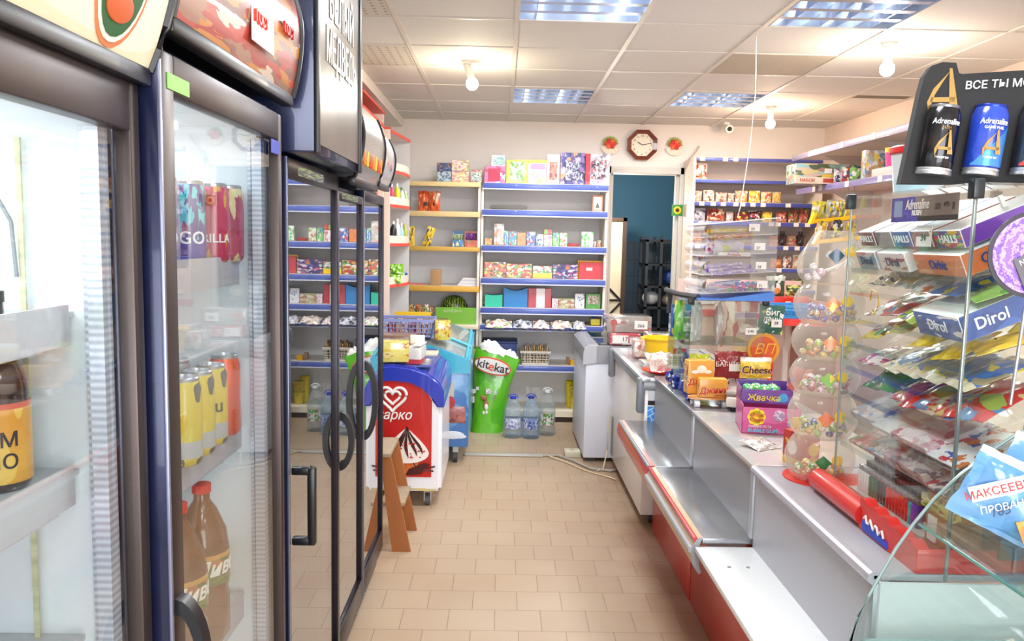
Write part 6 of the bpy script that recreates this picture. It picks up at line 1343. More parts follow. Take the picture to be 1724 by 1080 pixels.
tp('red and green pack with fruit print, fourth tower shelf', 2.16, 3, .14, .16, .025, P_('c84848', ('58b048', 'e8e4e0', '4898c8', 'd05858'), 5, seed=7, cover=.6, rough=.2), seed=6, rz=.2)
tp('lime green pack, fourth tower shelf', 2.03, 3, .13, .18, .025, P_('b0d828', ('c0e040', '5878b8', 'e8e8e0', 'a8d020'), 4, seed=8, cover=.5, rough=.2), seed=7, rz=-.2)
tp('silver and maroon pack behind the lime one', 2.0, 3, .12, .12, .02, P_('a8a4a8', ('882838', 'e8e4e8', '78787c'), 5, seed=9, cover=.5, rough=.2), seed=8, x=TX0+.16)
YEL = P_('f4c410', ('f8d430', 'f0b810', '4a4438', 'f4c410', 'f0f0e4'), 4, seed=10, cover=.35, rough=.2)
YE2 = P_('ecd040', ('50b848', 'f0d850', 'b84848', 'e8c820'), 4, seed=11, cover=.5, rough=.2)
for i, (y, x, rz) in enumerate(((2.22, .02, .3), (2.15, .10, -.4), (2.08, .03, .5), (2.01, .06, -.3), (1.95, .02, .35), (1.89, .09, -.5), (1.83, .02, .4), (1.77, .05, -.35), (1.735, .14, .6))):
    tp('yellow candy packet, %s in the messy fifth tower row' % ('first from the left', 'second', 'third', 'fourth', 'middle', 'fourth from the right', 'third from the right', 'second from the right', 'last')[i], y, 4, .075, .16, .022, YE2 if i < 3 else YEL, x=TX0+.02+x, rz=rz, seed=20+i, dz=.004+.014*(i % 3))
for i, (y, c) in enumerate(((2.235, 'd83c98'), (2.19, 'e8d8dc'))): tp(('magenta', 'pale striped')[i]+' packet at the left end of the sixth tower shelf', y, 5, .07, .12, .02, P_(c, ('f0e8ec', c, 'd04888'), 4, seed=i, cover=.5), seed=30+i, rz=.3*i)
BLY = P_('3c78d8', ('e8d030', '3c78d8', 'a89878', '4888e0', 'd8c8a0'), 4, seed=12, cover=.6, rough=.25, band=(0, .16), bandc='d8ccb0', axis=0)
for i, y in enumerate((2.10, 2.0, 1.90, 1.79)): tp('blue and yellow seeds packet, %s on the sixth tower shelf' % ('leftmost', 'second', 'third', 'rightmost')[i], y, 5, .115, .17, .022, BLY, seed=40+i, rz=-.1, dz=.004+.004*i)
tp('shiny dark green noodle pack on the seventh tower shelf', 2.15, 6, .15, .16, .05, P_('4c9828', ('58a830', '3c8820', '6a8038'), 3, seed=13, cover=.5, rough=.12), seed=50, rz=.15)
tp('red ribboned pack next to the green noodle pack', 2.04, 6, .08, .15, .03, P_('c85048', ('e8c040', 'd86058', 'e8a8a0'), 5, seed=14, cover=.5), seed=51)
RB = P_('dc2c24', ('dc2c24', '98b040', '5888c0', 'd8b068', 'e03830'), 3, seed=15, cover=.5, rough=.18)
for i, (y, rz) in enumerate(((1.94, .3), (1.85, -.2), (1.76, .25))): tp('red snack bag with green fields picture, %s of three' % ('left', 'middle', 'right')[i], y, 6, .14, .20, .03, RB, seed=55+i, rz=rz, dz=.004+.008*i)
def slab(lab, y, k, w, d, h, m, x=TX0+.025, rz=0, cat='notebook', name='notebook', group='papers in the glass tower'):
    t = thing(name, lab, cat, (x, y, TS[k]), group)
    b = MB().box(-w/2, w/2, 0, d, 0, h, .0015, 1); b.xf(Matrix.Translation(-Vector(t.location)) @ lay(x, y, k, .005, rz)); part('cover', b, m, t, local=True); return t
slab('stack of blue edged notebooks, left of the eighth tower shelf', 2.19, 7, .13, .16, .024, P_('c0bcc4', ('a08898', 'd0ccd4', '6a80b8', 'b8a8b0'), 5, seed=1))
slab('silver wrapped flat pack, middle of the eighth tower shelf', 2.07, 7, .13, .12, .012, mat('d4d4d6', .25, .2, noise=.2, nscale=20))
slab('pink striped notebook on the eighth tower shelf', 1.93, 7, .17, .16, .018, P_('d8c4c8', ('c87088', 'f0e8ec', 'e0b0bc'), 4, seed=2, cover=.5))
slab('white, blue and orange leaflet at the right of the eighth tower shelf', 1.80, 7, .16, .18, .006, P_('e8ecf0', ('2860c8', 'e07838', 'f4f4f4', 'd83838'), 5, seed=3, cover=.4))
slab('red comic magazine, left of the ninth tower shelf', 2.21, 8, .10, .18, .010, P_('d87068', ('e8c0b0', 'c84048', '70a060'), 6, seed=4))
slab('puzzle magazine with small blue pictures', 2.09, 8, .15, .18, .014, P_('c8c0c4', ('4090d0', 'a88078', 'e0dcd8', '907050', 'c86058'), 8, seed=5, cover=.7))
slab('thick magazine pile, middle of the ninth tower shelf', 1.94, 8, .20, .20, .030, P_('b8a8a4', ('9c8490', 'c8bcb8', '787078', 'b89098'), 6, seed=6, cover=.7))
slab('scratch card magazine at the right of the ninth tower shelf', 1.78, 8, .12, .18, .010, P_('d0b8b4', ('b84850', 'e8dcd8', '585060'), 6, seed=7, cover=.6))
# base of the tower: lighters, small boxes
LC = ['e8e4e0']*4+['1e6a3c']*3+['222428']*3+['d82820']*7+['48a8b0', '7a3cb8', '5a2a98']
for i, c in enumerate(LC):
    y = 2.21-.0165*i
    t = thing('lighter', '%s pocket lighter standing in the rack at the tower foot' % ('white' if i < 4 else 'green' if i < 7 else 'black' if i < 10 else 'red' if i < 17 else 'turquoise' if i == 17 else 'purple'), 'lighter', (1.045, y, CTOP+.045), 'lighters in the rack')
    part('body', MB().box(1.035, 1.055, y-.007, y+.007, CTOP+.047, CTOP+.105, .004), mat(c, .25, coat=.5), t); part('metal_top', MB().box(1.037, 1.053, y-.006, y+.006, CTOP+.105, CTOP+.120, .002), STEEL, t)
for i in range(18):
    y = 2.21-.0175*i
    for r_ in (1, 2): solo('lighter', MB().box(1.035+.022*r_, 1.053+.022*r_, y-.007, y+.007, CTOP+.047+.012*r_, CTOP+.120+.012*r_, .002), mat('5c5450', .3, .4), 'dark lighter in a back row of the rack', 'lighter', 'lighters in the back rows')
solo('lighter_rack', MB().box(1.02, 1.14, 1.84, 2.24, CTOP+.03, CTOP+.047), mat('c8beb8', .4), 'pale rack base holding the lighters', 'rack')
t = thing('brown_box', 'brown orange box with a small white price card at the tower foot', 'box', (1.07, 1.86, CTOP+.04))
part('box', MB().box(1.03, 1.13, 1.775, 1.84, CTOP+.03, CTOP+.165, .003), mat('b06c24', .5, noise=.15), t); part('price_card', MB().box(1.027, 1.030, 1.79, 1.825, CTOP+.05, CTOP+.11), WHITE, t)
solo('fruit_picture', MB().box(1.03, 1.05, 1.73, 1.865, CTOP+.12, CTOP+.150), P_('d8c848', ('c83830', '78a838', 'e8e0c0', 'e0b030'), 6, seed=3), 'card with red and green fruit picture above the brown box', 'card')
solo('green_tin', MB().box(1.15, 1.28, 1.74, 1.84, CTOP+.03, CTOP+.14, .006), mat('38503c', .4), 'dark green box behind the brown one', 'box')
solo('blue_card', MB().prism([(2.03, CTOP+.12), (2.09, CTOP+.12), (2.07, CTOP+.19), (2.02, CTOP+.15)], 'x', 1.12, 1.125), mat('5a7ac0', .4), 'blue card standing behind the lighters', 'card')
# red tray
def redtray():
    t = thing('red_tray', 'long red plastic tray with a wavy front under the tower', 'tray', (1.15, 2.1, CTOP))
    part('base', MB().box(.965, 1.40, 1.74, 2.42, CTOP, CTOP+.03, .004), RED, t)
    part('front_roll', MB().cyl((.975, 2.34, CTOP+.035), (.975, 2.02, CTOP+.035), .032, n=24), RED, t)
    w = [(1.735, CTOP)]+[(1.735+.285*k/20, CTOP+.055+.012*abs(math.sin(PI*k/4.2))+.02*(k/20)) for k in range(21)]+[(2.02, CTOP)]
    part('wavy_front', MB().prism(w, 'x', .955, .985), RED, t)
    part('blue_badge', MB().prism([(1.86, CTOP+.006), (1.995, CTOP+.006), (1.995, CTOP+.032), (1.87, CTOP+.022)], 'x', .951, .956), mat('2048c0', .4), t, label='blue badge with white lettering')
    part('white_script', MB().tube([(.950, 1.985-.009*k, CTOP+.040+.010*math.sin(k*1.9)-.0006*k) for k in range(13)], .0028, 5), WHITE, t)
    part('end_wall', MB().box(.957, 1.14, 1.731, 1.742, CTOP, CTOP+.055, .002), RED, t)
redtray()
solo('yellow_hook', MB().tube([(TX0+.03, 2.20, 1.47), (TX0+.03, 2.195, 1.50), (TX0+.03, 2.16, 1.495), (TX0+.03, 2.15, 1.46), (TX0+.03, 2.17, 1.435), (TX0+.03, 2.20, 1.44)], .0022, 6), mat('e0b020', .4), 'small yellow curled hook behind the tower glass', 'hook')
solo('picture_pack', MB().box(TX0+.16, TX0+.165, 2.10, 2.24, 1.66, 1.72), P_('c8b0a8', ('d88878', 'a8c078', 'e8dcd4'), 4, seed=3), 'pale picture pack standing at the back of the top tower shelf', 'pack')
# purple disc and rod
def disc():
    c = Vector((1.075, 1.60, 1.61)); t = thing('promo_disc', 'round purple swirl advertising disc hanging on the tower side', 'sign', tuple(c))
    n = Vector((-.15, -1, 0)).normalized(); q = Vector((0, 0, 1)).rotation_difference(n)
    part('disc', MB().cyl(c, c+n*.004, .088, n=48), mat('1c1226', .4), t)
    m, N, K, B = newmat('purple_swirl'); tc = N.new('ShaderNodeTexCoord'); wv = N.new('ShaderNodeTexWave'); wv.wave_type = 'RINGS'; wv.rings_direction = 'SPHERICAL'; wv.inputs['Scale'].default_value = 9; wv.inputs['Distortion'].default_value = 6; wv.inputs['Detail'].default_value = 8; wv.inputs['Detail Scale'].default_value = 9; wv.inputs['Detail Roughness'].default_value = .8
    K.new(tc.outputs['Object'], wv.inputs[0]); r2 = ramp(N, ('6a40b8', 'b890dc', 'd4a8e0', 'e0bce6', '9068c8'), False); K.new(wv.outputs['Fac'], r2.inputs[0]); K.new(r2.outputs[0], B.inputs['Base Color'])
    s = part('swirl', MB().cyl(c+n*.004, c+n*.006, .080, n=48), m, t)
    r0 = Vector((0, 0, 1)).cross(n).normalized(); up = n.cross(r0)
    rot = Matrix.Rotation(.42, 3, n)
    P0 = c+n*.010+r0*.035-up*.015
    a, b = rot @ r0, rot @ up
    k = MB(); vs = []
    for dn in (0, .003):
        for u, v in ((-.07, -.035), (.07, -.035), (.07, .035), (-.07, .035)): vs.append(k.b.verts.new(P0+a*u+b*v+n*dn))
    for f in ((0, 1, 2, 3), (4, 5, 6, 7), (0, 1, 5, 4), (1, 2, 6, 5), (2, 3, 7, 6), (3, 0, 4, 7)): k.b.faces.new([vs[i] for i in f])
    part('grey_card', k, mat('5c5a60', .4), t, smooth=False)
    text('NEW', .015, WHITE, t, P0+a*-.045+b*.024+n*.004, n, b, bold=.03); text('FUSION', .012, mat('c85aa8', .4), t, P0+a*-.03+b*-.018+n*.004, n, b)
    part('stem', MB().cyl(c+Vector((.0, .01, -.08)), Vector((1.06, 1.61, 1.30)), .0035), STEEL, t)
disc()
# Adrenaline board
def board():
    t = thing('energy_display', 'black promotional board with embossed cans on top of the glass tower', 'display board', (1.08, 1.76, TZ1+.006))
    a = .16; r0 = Vector((math.cos(a), -math.sin(a), 0)); n = Vector((-math.sin(a), -math.cos(a), 0)); up = Vector((0, 0, 1)); O = Vector((.888, 1.79, TZ1+.006))
    def pl(u, v, w=0): return O+r0*u+up*v-n*w if False else O+r0*u+up*v+n*w
    out = [(0, 0), (.52, 0), (.55, .262), (.112, .238), (.105, .240), (.098, .262), (.07, .264), (.048, .256), (.035, .235), (.028, .20)]
    k = MB(); A = [k.b.verts.new(pl(u, v, .0)) for u, v in out]; Bv = [k.b.verts.new(pl(u, v, -.03)) for u, v in out]; nn = len(out)
    for i in range(nn): k.b.faces.new((A[i], A[(i+1) % nn], Bv[(i+1) % nn], Bv[i]))
    k.b.faces.new(A); k.b.faces.new(Bv[::-1]); part('board', k, mat('121214', .7, noise=.25, nscale=300), t, smooth=False)
    GOLD = mat('94743a', .4, .5)
    def Alogo(parent, u, v, s, w=.0015, wrap=None):
        for pts in ([(-.42, -.75), (-.5, -.3), (-.3, .2), (.25, .85), (.02, .45), (-.25, -.05), (-.36, -.45)], [(.22, .95), (.32, .95), (.62, -.55), (.30, -.55)], [(-.36, -.12), (.5, -.12), (.48, -.30), (-.40, -.30)]):
            kk = MB()
            def q(x, y, dd):
                x, y = u+x*s, v+y*s
                if wrap:
                    cx, rr = wrap; ang = (x-cx)/rr; return pl(cx+(rr+dd)*math.sin(ang), y, (rr+dd)*math.cos(ang)-rr+wrapoff)
                return pl(x, y, dd)
            A = [kk.b.verts.new(q(x, y, w)) for x, y in pts]; C = [kk.b.verts.new(q(x, y, w-.001)) for x, y in pts]; m_ = len(pts)
            for i in range(m_): kk.b.faces.new((A[i], A[(i+1) % m_], C[(i+1) % m_], C[i]))
            kk.b.faces.new(A); part('letter_mark', kk, GOLD, parent, smooth=False)
    Alogo(t, .072, .195, .058)
    text('ВСЕ ТЫ МОЖЕШЬ', .0235, mat('c9c9c9', .4), t, pl(.118, .212, .0012), n, (up-r0*-.0+r0*-.05), bold=.04, shear=.1, sx=1.0, align='LEFT')
    R, H = .036, .150
    for i, cu in enumerate((.062, .158, .256, .352)):
        z = .018; cx, cy = pl(cu, 0, .012).x, pl(cu, 0, .012).y; zb = TZ1+.006+z
        m = [mat('1c1c20', .22, .5, coat=.5), P_('1c3cb8', ('1c3cb8', '2448c8'), 1.5, rough=.2), mat('3c4044', .25, .5, coat=.5), mat('1c1c20', .22, .5)][i]
        c = part('can_relief', MB().lathe([(R*.7, 0), (R, .010), (R, .014)], (cx, cy, zb), 32).lathe([(R*1.0, .0), (R*1.02, .006), (R*.9, .012)], (cx, cy, zb), 32), ALU, t)
        part('can_body', MB().lathe([(R*.92, .012), (R, .018), (R, H-.022), (R*.84, H-.006)], (cx, cy, zb), 36), m, c)
        part('can_rim', MB().lathe([(R*.82, H-.008), (R*.86, H-.003), (R*.84, H), (0, H)], (cx, cy, zb), 32), mat('8a8c90' if i != 1 else '2c44b8', .3, .7), c)
        if i in (1, 2):
            kk = MB(); rows = [[(cx+(R+.0008)*(r0.x*math.sin(g)+n.x*math.cos(g)), cy+(R+.0008)*(r0.y*math.sin(g)+n.y*math.cos(g)), zb+zz_) for g in [(-1.1+2.4*j/10) for j in range(11)]] for zz_ in (.0,)]
            # diagonal lighter field
            V = []
            for j in range(13):
                g = -1.0+2.3*j/12; zt = .022+(.10)*max(0, (g+.9))/2.2
                ca, sa = math.cos(g), math.sin(g); x = cx+(R+.0008)*(r0.x*sa+n.x*ca); y = cy+(R+.0008)*(r0.y*sa+n.y*ca)
                V.append((kk.b.verts.new((x, y, zb+.018)), kk.b.verts.new((x, y, zb+zt))))
            for p, q_ in zip(V, V[1:]): kk.b.faces.new((p[0], q_[0], q_[1], p[1]))
            part('diagonal_field', kk, mat('4a90e0' if i == 1 else 'e05048', .25, .3), c)
        text('Adrenaline', .0175, mat('dcdcdc', .3), c, (cx+n.x*(R+.001), cy+n.y*(R+.001), zb+.112), n, up, bold=.04, shear=.1, bend=R, sx=.8)
        text('GAME FUEL' if i == 1 else 'RUSH', .008, GOLD if i != 1 else WHITE, c, (cx+n.x*(R+.001), cy+n.y*(R+.001), zb+.099), n, up, bold=.04, bend=R)
        Alogo(c, cu-.002, z+.062, .034, w=.013+R+.0015-.0)
        text('энергия', .0075, mat('dcdcdc', .3), c, (cx+n.x*(R+.001), cy+n.y*(R+.001), zb+.036), n, up, bold=.05, bend=R)
        # each can leans a little with the board
        piv = Vector((cx, cy, zb)); RM = Matrix.Translation(piv) @ Matrix.Rotation(-.10, 4, n) @ Matrix.Translation(-piv)
        off = Matrix.Translation(worldloc(t))
        for ob in [c]+list(c.children): ob.data.transform(off.inverted() @ RM @ off)
    return t
board()
def banner():
    t = thing('promo_strip', 'blue and brown energy drink strip hung inside the tower top', 'sign', (.995, 1.98, 1.72))
    x = TX0-.0015
    y1, y0, z0, z1 = 2.045, 1.745, 1.682, 1.742
    part('brown_field', MB().box(x-.001, x, y0, y1-.10, z0, z1), mat('75675e', .5), t)
    part('blue_field', MB().prism([(y1, z0), (y1, z1), (y1-.11, z1), (y1-.13, z0)], 'x', x-.0015, x), P_('2438a0', ('3048b8', '1c2c88'), 5), t)
    part('grey_square', MB().box(x-.0025, x-.001, y1-.055, y1-.015, z0+.012, z1-.008), mat('7684a0', .5), t)
    part('dark_strip', MB().box(x-.0017, x-.001, y0, y1-.13, z0, z0+.012), BLACK, t)
    text('Adrenaline', .034, mat('c8c0b8', .4), t, (x-.002, y1-.125, z0+.040), (-1, 0, 0), bold=.04, shear=.12, sx=.72); text('RUSH', .018, mat('d8d4cc', .4), t, (x-.002, y1-.125, z0+.020), (-1, 0, 0), bold=.06)
    part('laptop_icon', MB().box(x-.0017, x-.001, y0+.074, y0+.094, z0+.026, z0+.040), mat('3c3430', .5), t); part('headphone_icon', MB().tube([(x-.0015, y0+.048+.008*math.cos(a), z0+.032+.010*math.sin(a)) for a in [PI*k/8 for k in range(9)]], .0015, 5), mat('3c3430', .5), t); part('mouse_icon', MB().box(x-.0017, x-.001, y0+.016, y0+.024, z0+.024, z0+.040), mat('2c2624', .5), t)
banner()
t = thing('storage_tub', 'white plastic tub with a red lid on top of the tower', 'tub', (1.12, 2.18, TZ1+.006))
part('tub', MB().lathe([(.06, 0), (.072, .115), (.066, .115), (.055, .005), (0, .005)], (1.125, 2.17, TZ1+.006), 28), P_('dce2ea', ('dce2ea', 'b8e0ec', 'e8c8dc'), 1.5, rough=.3), t)
part('lid', MB().lathe([(.074, .108), (.078, .112), (.078, .125), (.07, .13), (0, .13)], (1.125, 2.17, TZ1+.006), 28), mat('dc2c30', .35), t)
solo('white_hook', MB().tube([(1.12, 1.80, 1.74), (1.14, 1.80, 1.70), (1.12, 1.80, 1.68), (1.14, 1.80, 1.65), (1.12, 1.8, 1.63)], .006), WHITE, 'white curled cable inside the tower top', 'cable')

# ================================================================ curved glass showcase
def showcase():
    t = thing('curved_showcase', 'refrigerated showcase with curved front glass at the right edge', 'display case', (1.1, .9, 0))
    arc = [(.70, .60), (.73, .66), (.755, .70), (.784, .755), (.797, .811), (.817, .858), (.841, .909), (.87, .967), (.905, 1.024), (.945, 1.079), (.995, 1.132), (1.047, 1.178), (1.109, 1.223), (1.2, 1.262), (1.3, 1.275)]
    Y0, Y1 = .35, 1.66
    rows = [[(x, y, z) for x, z in arc] for y in (Y0, (Y0+Y1)/2, Y1)]
    CG = glass('fbfefd', 1.5, 0, 1.0)
    part('curved_glass', MB().sheet(rows, .006), CG, t)
    part('side_glass', MB().prism([(x+.004, z-.002) for x, z in arc]+[(1.3, .60)], 'y', Y1-.008, Y1-.002), CG, t)
    part('glass_edge', MB().tube([(x-.001, Y1-.002, z+.001) for x, z in arc], .0035, 6), mat('8fa8a6', .2, coat=.6), t)
    part('glass_shelf', MB().box(.90, 1.30, Y0+.02, Y1-.03, 1.03, 1.036), glass('f2f8f6', 1.5, 0, 1.5), t)
    part('shelf_edge', MB().tube([(.90, Y0+.02, 1.033), (.90, Y1-.03, 1.033)], .003, 6), mat('4c8478', .2, coat=.6), t)
    part('base', MB().box(.72, 1.34, Y0, Y1, .03, .60, .01), mat('dfe2e4', .4), t)
    part('deck', MB().box(.80, 1.30, Y0+.02, Y1-.02, .60, .745, .004), mat('e4e8e8', .35), t)
    part('deck_rail', MB().tube([(.80, Y1-.02, .765), (1.3, Y1-.02, .765)], .006, 6).tube([(.80, Y0, .765), (.80, Y1-.02, .765)], .006, 6), mat('9ab0ae', .3), t)
    part('back_frame', MB().box(1.30, 1.34, Y0, Y1, .60, 1.29, .004), mat('6e747a', .4, .3), t)
    part('plinth', MB().box(.78, 1.32, Y0+.03, Y1-.03, 0, .03), BLACK, t)
showcase()
def mayo(lab, x, y, z, rot, seed):
    t = thing('mayonnaise_pack', lab, 'pack', (x, y, z), 'mayonnaise packs')
    m = MB().pouch(.20, .145, .04, seed=seed, crimp=.07)
    part('pouch', m, P_('5aa0e0', ('68aae8', '4c94d8'), 1.5, seed=seed, rough=.2, band=(.88, 1), bandc='f0f2f4', coat=.8), t, local=True)
    A = .78; up = Vector((-math.sin(A), 0, math.cos(A))); rt = Vector((math.cos(A), 0, math.sin(A)))
    def blk(name, cx, cz, w, h, d, mm):
        k = MB(); c = Vector((cx, 0, cz)); q = [c+rt*a*w/2+up*b*h/2 for a, b in ((-1, -1), (1, -1), (1, 1), (-1, 1))]
        k.prism([(p.x, p.z) for p in q], 'y', d-.006, d); return part(name, k, mm, t, local=True)
    blk('white_field', -.045, .082, .10, .028, -.020, WHITE)
    blk('orange_field', .045, .045, .060, .045, -.021, mat('eca04c', .4))
    part('egg_print', MB().cyl((.068, -.028, .034), (.068, -.0265, .034), .024), WHITE, t, local=True); part('yolk_print', MB().cyl((.07, -.029, .036), (.07, -.0275, .036), .013), mat('f0c030', .4), t, local=True)
    part('parsley_print', MB().ball((.045, -.027, .016), .009, (1, .1, 1.3)), mat('3c8838', .5), t, local=True)
    for s, sz, c, u, v, sh in (('МАКСЕЕВЪ', .021, 'c02c34', -.045, .080, 0), ('ПРОВАНСАЛЬ', .018, 'f4f8fc', -.008, .072, .1), ('165', .024, '28386c', -.025, .045, .3), ('майонез', .009, 'b8601c', .038, .05, 0)):
        o = text(s, sz, mat(c, .4), None, (u, -.0275, v), up=tuple(up), shear=sh, thick=.0008); o.parent = t
    t.rotation_euler = (-.05, rot, -.35); return t
mayo('blue and white mayonnaise pouch leaning in the showcase, marked 165', .950, 1.45, 1.080, .42, 1)
mayo('second mayonnaise pouch mostly behind the first one', 1.06, 1.52, 1.090, .42, 2)
solo('wrapped_food', MB().pouch(.12, .08, .04, seed=7, M=T(.97, 1.30, .757, .4, -1.0)), P_('c8c8c0', ('e0dcd4', 'a8b0a8', 'd8b060'), 6, rough=.15, coat=.8), 'clear wrapped food pack on the showcase floor', 'pack')

# ================================================================ right back shelf unit
def rightunit():
    t = thing('shelf_unit', 'white shelf unit with blue edges right of the doorway', 'shelf', (2.2, 7.2, 0))
    for x in (1.66, 2.78): part('upright', MB().box(x, x+.022, 7.02, 7.4, 0, 2.36), mat('ead9c6', .55), t)
    part('back_panel', MB().box(1.682, 2.78, 7.385, 7.4, 0, 2.36), mat('dccfca', .6), t)
    for z0, z1 in ((2.335, 2.362), (2.146, 2.174), (1.948, 1.980), (1.779, 1.812), (1.575, 1.605), (1.378, 1.408), (1.19, 1.22)):
        s = part('shelf', MB().box(1.682, 2.78, 7.02, 7.385, z1-.016, z1), mat('ddd4cc', .5), t)
        part('edge_strip', MB().box(1.68, 2.785, 7.005, 7.02, z0-.004, z1-.002, .003), mat('46509c', .35, coat=.3, noise=.2, nscale=10), s)
    r = random.Random(4)
    for z, xs in ((1.962, (1.74, 1.84, 1.93, 2.04, 2.10, 2.19, 2.28, 2.5)), (1.795, (1.74, 2.36, 2.42, 2.58, 2.68)), (1.59, (1.72, 2.50, 2.60)), (1.392, (2.45, 2.64)), (2.348, (1.73, 1.93, 2.02))):
        for x in xs: part('price_card', MB().box(x-.022, x+.022, 7.001, 7.005, z-.018, z+.016), mat('ecdcd0', .5), t)
rightunit()
PY = 7.10
def row(items, z, cat='snack_bag', g=''):
    for i, (lab, x0, x1, h, c, pal, kind) in enumerate(items):
        w = x1-x0
        if kind == 'b': bagged(cat, lab, 'bag', (x0+x1)/2, PY, z, w*.98, h, .05, P_(c, pal, 4, seed=i+int(z*10), cover=.5, band=(.86, 1) if i % 3 == 0 else None, bandc=c), i, 0, 0, 0, g)
        else: carton('snack_box', lab, 'box', x0, x1, z, z+h, P_(c, pal, 5, seed=i+int(z*20), cover=.5), y=PY-.03, d=.08, group=g)
O1 = ('f0e0d0', 'e87830', 'f4c8a0')
row([('lone soup packet with carrot picture on the second shelf from the top', 1.688, 1.80, .145, 'e8dcd0', ('e87830', 'b8b0a8', 'd84828'), 'b')], 2.176, g='packets on the right shelf unit')
row([('pink beige packet at the left end of the spice shelf', 1.688, 1.762, .095, 'e8b898', O1, 'b'), ('packet with brown round emblem on the spice shelf', 1.772, 1.876, .105, 'f0dcc8', ('a85838', 'e8c8b0'), 'b'), ('low packet of pale noodles on the spice shelf', 1.882, 1.985, .085, 'e0b8a0', ('b86848', 'f0dcd0'), 'b'),
     ('cream packet with brown rolls on the spice shelf', 1.992, 2.05, .08, 'e8d4c0', ('b07040', 'e8d4c0'), 'b'), ('orange and pink packet on the spice shelf', 2.055, 2.17, .105, 'f0a878', ('f8e0c8', 'e86838', 'f0c850'), 'b'), ('bright yellow packet on the spice shelf', 2.178, 2.28, .107, 'f0c820', ('f4d848', 'e88028', 'f8f0d0'), 'b'),
     ('peach coloured packet beside the yellow one', 2.285, 2.382, .10, 'f0b8a0', ('f8e0d0', 'd85840', 'e8d060'), 'b'), ('last packet in the spice row with yellow top', 2.388, 2.465, .10, 'e8b040', ('e89070', 'f0d048', 'd8c8b0'), 'b')], 1.981, g='spice packets')
row([('grey and purple packet at the left of the coffee shelf', 1.690, 1.80, .11, 'c8c4cc', ('5a3c88', 'e0dce0', '8878a0'), 'b'), ('dark red packet with gold crossed bands', 1.812, 1.975, .11, 'a83828', ('e8c8a0', '6a2418', 'd85838'), 'b'), ('silver and orange sachet', 1.985, 2.052, .085, 'd8ccc4', ('e08848', 'e8e0dc'), 'b'),
     ('dark red coffee box on the coffee shelf', 2.06, 2.17, .085, '7a2018', ('d84830', 'e8d040', '481410'), 'c'), ('black and red coffee pack beside the coffee box', 2.18, 2.30, .10, '281c20', ('d83848', 'e8d8d0', '481820'), 'b'), ('small bright yellow box on the coffee shelf', 2.305, 2.385, .09, 'f0cc28', ('d87030', 'f4dc58'), 'c'),
     ('first red noodle bag at the right of the coffee shelf', 2.43, 2.53, .095, 'd85838', ('e89070', 'b82820', 'f0d8b0'), 'b'), ('second red noodle bag, upright', 2.54, 2.63, .11, 'c84838', ('e8c8a0', 'a82820', '78a040'), 'b'), ('last red noodle bag by the post', 2.635, 2.72, .125, 'd05040', ('e8c8a0', 'b83028', '88a848'), 'b')], 1.813, g='coffee and noodle packs')
row([('peach bag with a round window at the left of the fifth shelf', 1.69, 1.785, .11, 'ec9c78', ('f4c8b0', 'd86838'), 'b'), ('long flat brown and green box lying behind the dark figures', 2.38, 2.70, .09, 'b07858', ('d8b8a0', '587838', 'c84838'), 'c')], 1.606, g='fifth shelf packs')
for x, lab in ((2.48, 'left dark brown bottle with broad shoulders'), (2.64, 'right dark brown bottle with broad shoulders')):
    t = thing('dark_jar', lab+', fifth shelf', 'bottle', (x, 7.04, 1.606), 'dark bottles')
    part('jar', MB().lathe([(.022, 0), (.038, .03), (.034, .06), (.044, .085), (.02, .105), (.014, .11)], (x, 7.05, 1.606), 18), mat('2a1c1c', .25, coat=.5), t); part('cap', MB().cyl((x, 7.05, 1.715), (x, 7.05, 1.738), .019), BLACK, t)
row([('brown nut packet at the left of the sixth shelf', 1.695, 1.775, .075, 'b89478', ('785038', 'd8c0a8'), 'b'), ('orange snack packet on the sixth shelf', 2.40, 2.505, .085, 'e88838', ('f0b070', 'd85828'), 'b'), ('dark framed packet with tomato picture', 2.512, 2.592, .105, 'e8dcd0', ('4a3028', 'e06038'), 'b'), ('beige packet at the right of the sixth shelf', 2.60, 2.70, .12, 'd8c8a8', ('e88848', 'e8dcc8'), 'b')], 1.409, g='sixth shelf packs')
row([('packet of red crab sticks at the left, lowest visible shelf', 1.69, 1.77, .11, 'd8c8c4', ('c83c38', 'e8e0dc'), 'b'), ('low green packet on the seventh shelf', 2.60, 2.72, .09, '7a9838', ('c8c050', '4a6820', 'e0d890'), 'b')], 1.222, g='seventh shelf packs')
t = bagged('soup_packet', 'large dark green and white soup packet standing on the red shelf', 'packet', 2.085, 6.02, 1.226, .145, .165, .05, P_('2c5838', ('2c5838', '346440', 'e8e0d4'), 2, seed=2, cover=.4, band=(.72, .92), bandc='c8ccc0'), 3)
part('white_label', MB().ball((0, -.02, .06), .045, (.8, .25, 1)), mat('ece4dc', .5), t, local=True); part('soup_print', MB().ball((.005, -.033, .045), .024, (1, .2, 1)), mat('d88838', .5), t, local=True)
bagged('soup_packet', 'dark green packet with yellow herbs print behind on the red shelf', 'packet', 2.24, 6.06, 1.226, .12, .085, .04, P_('4c6c30', ('b8b848', '2c4820', 'd8d080'), 4, seed=3), 4)
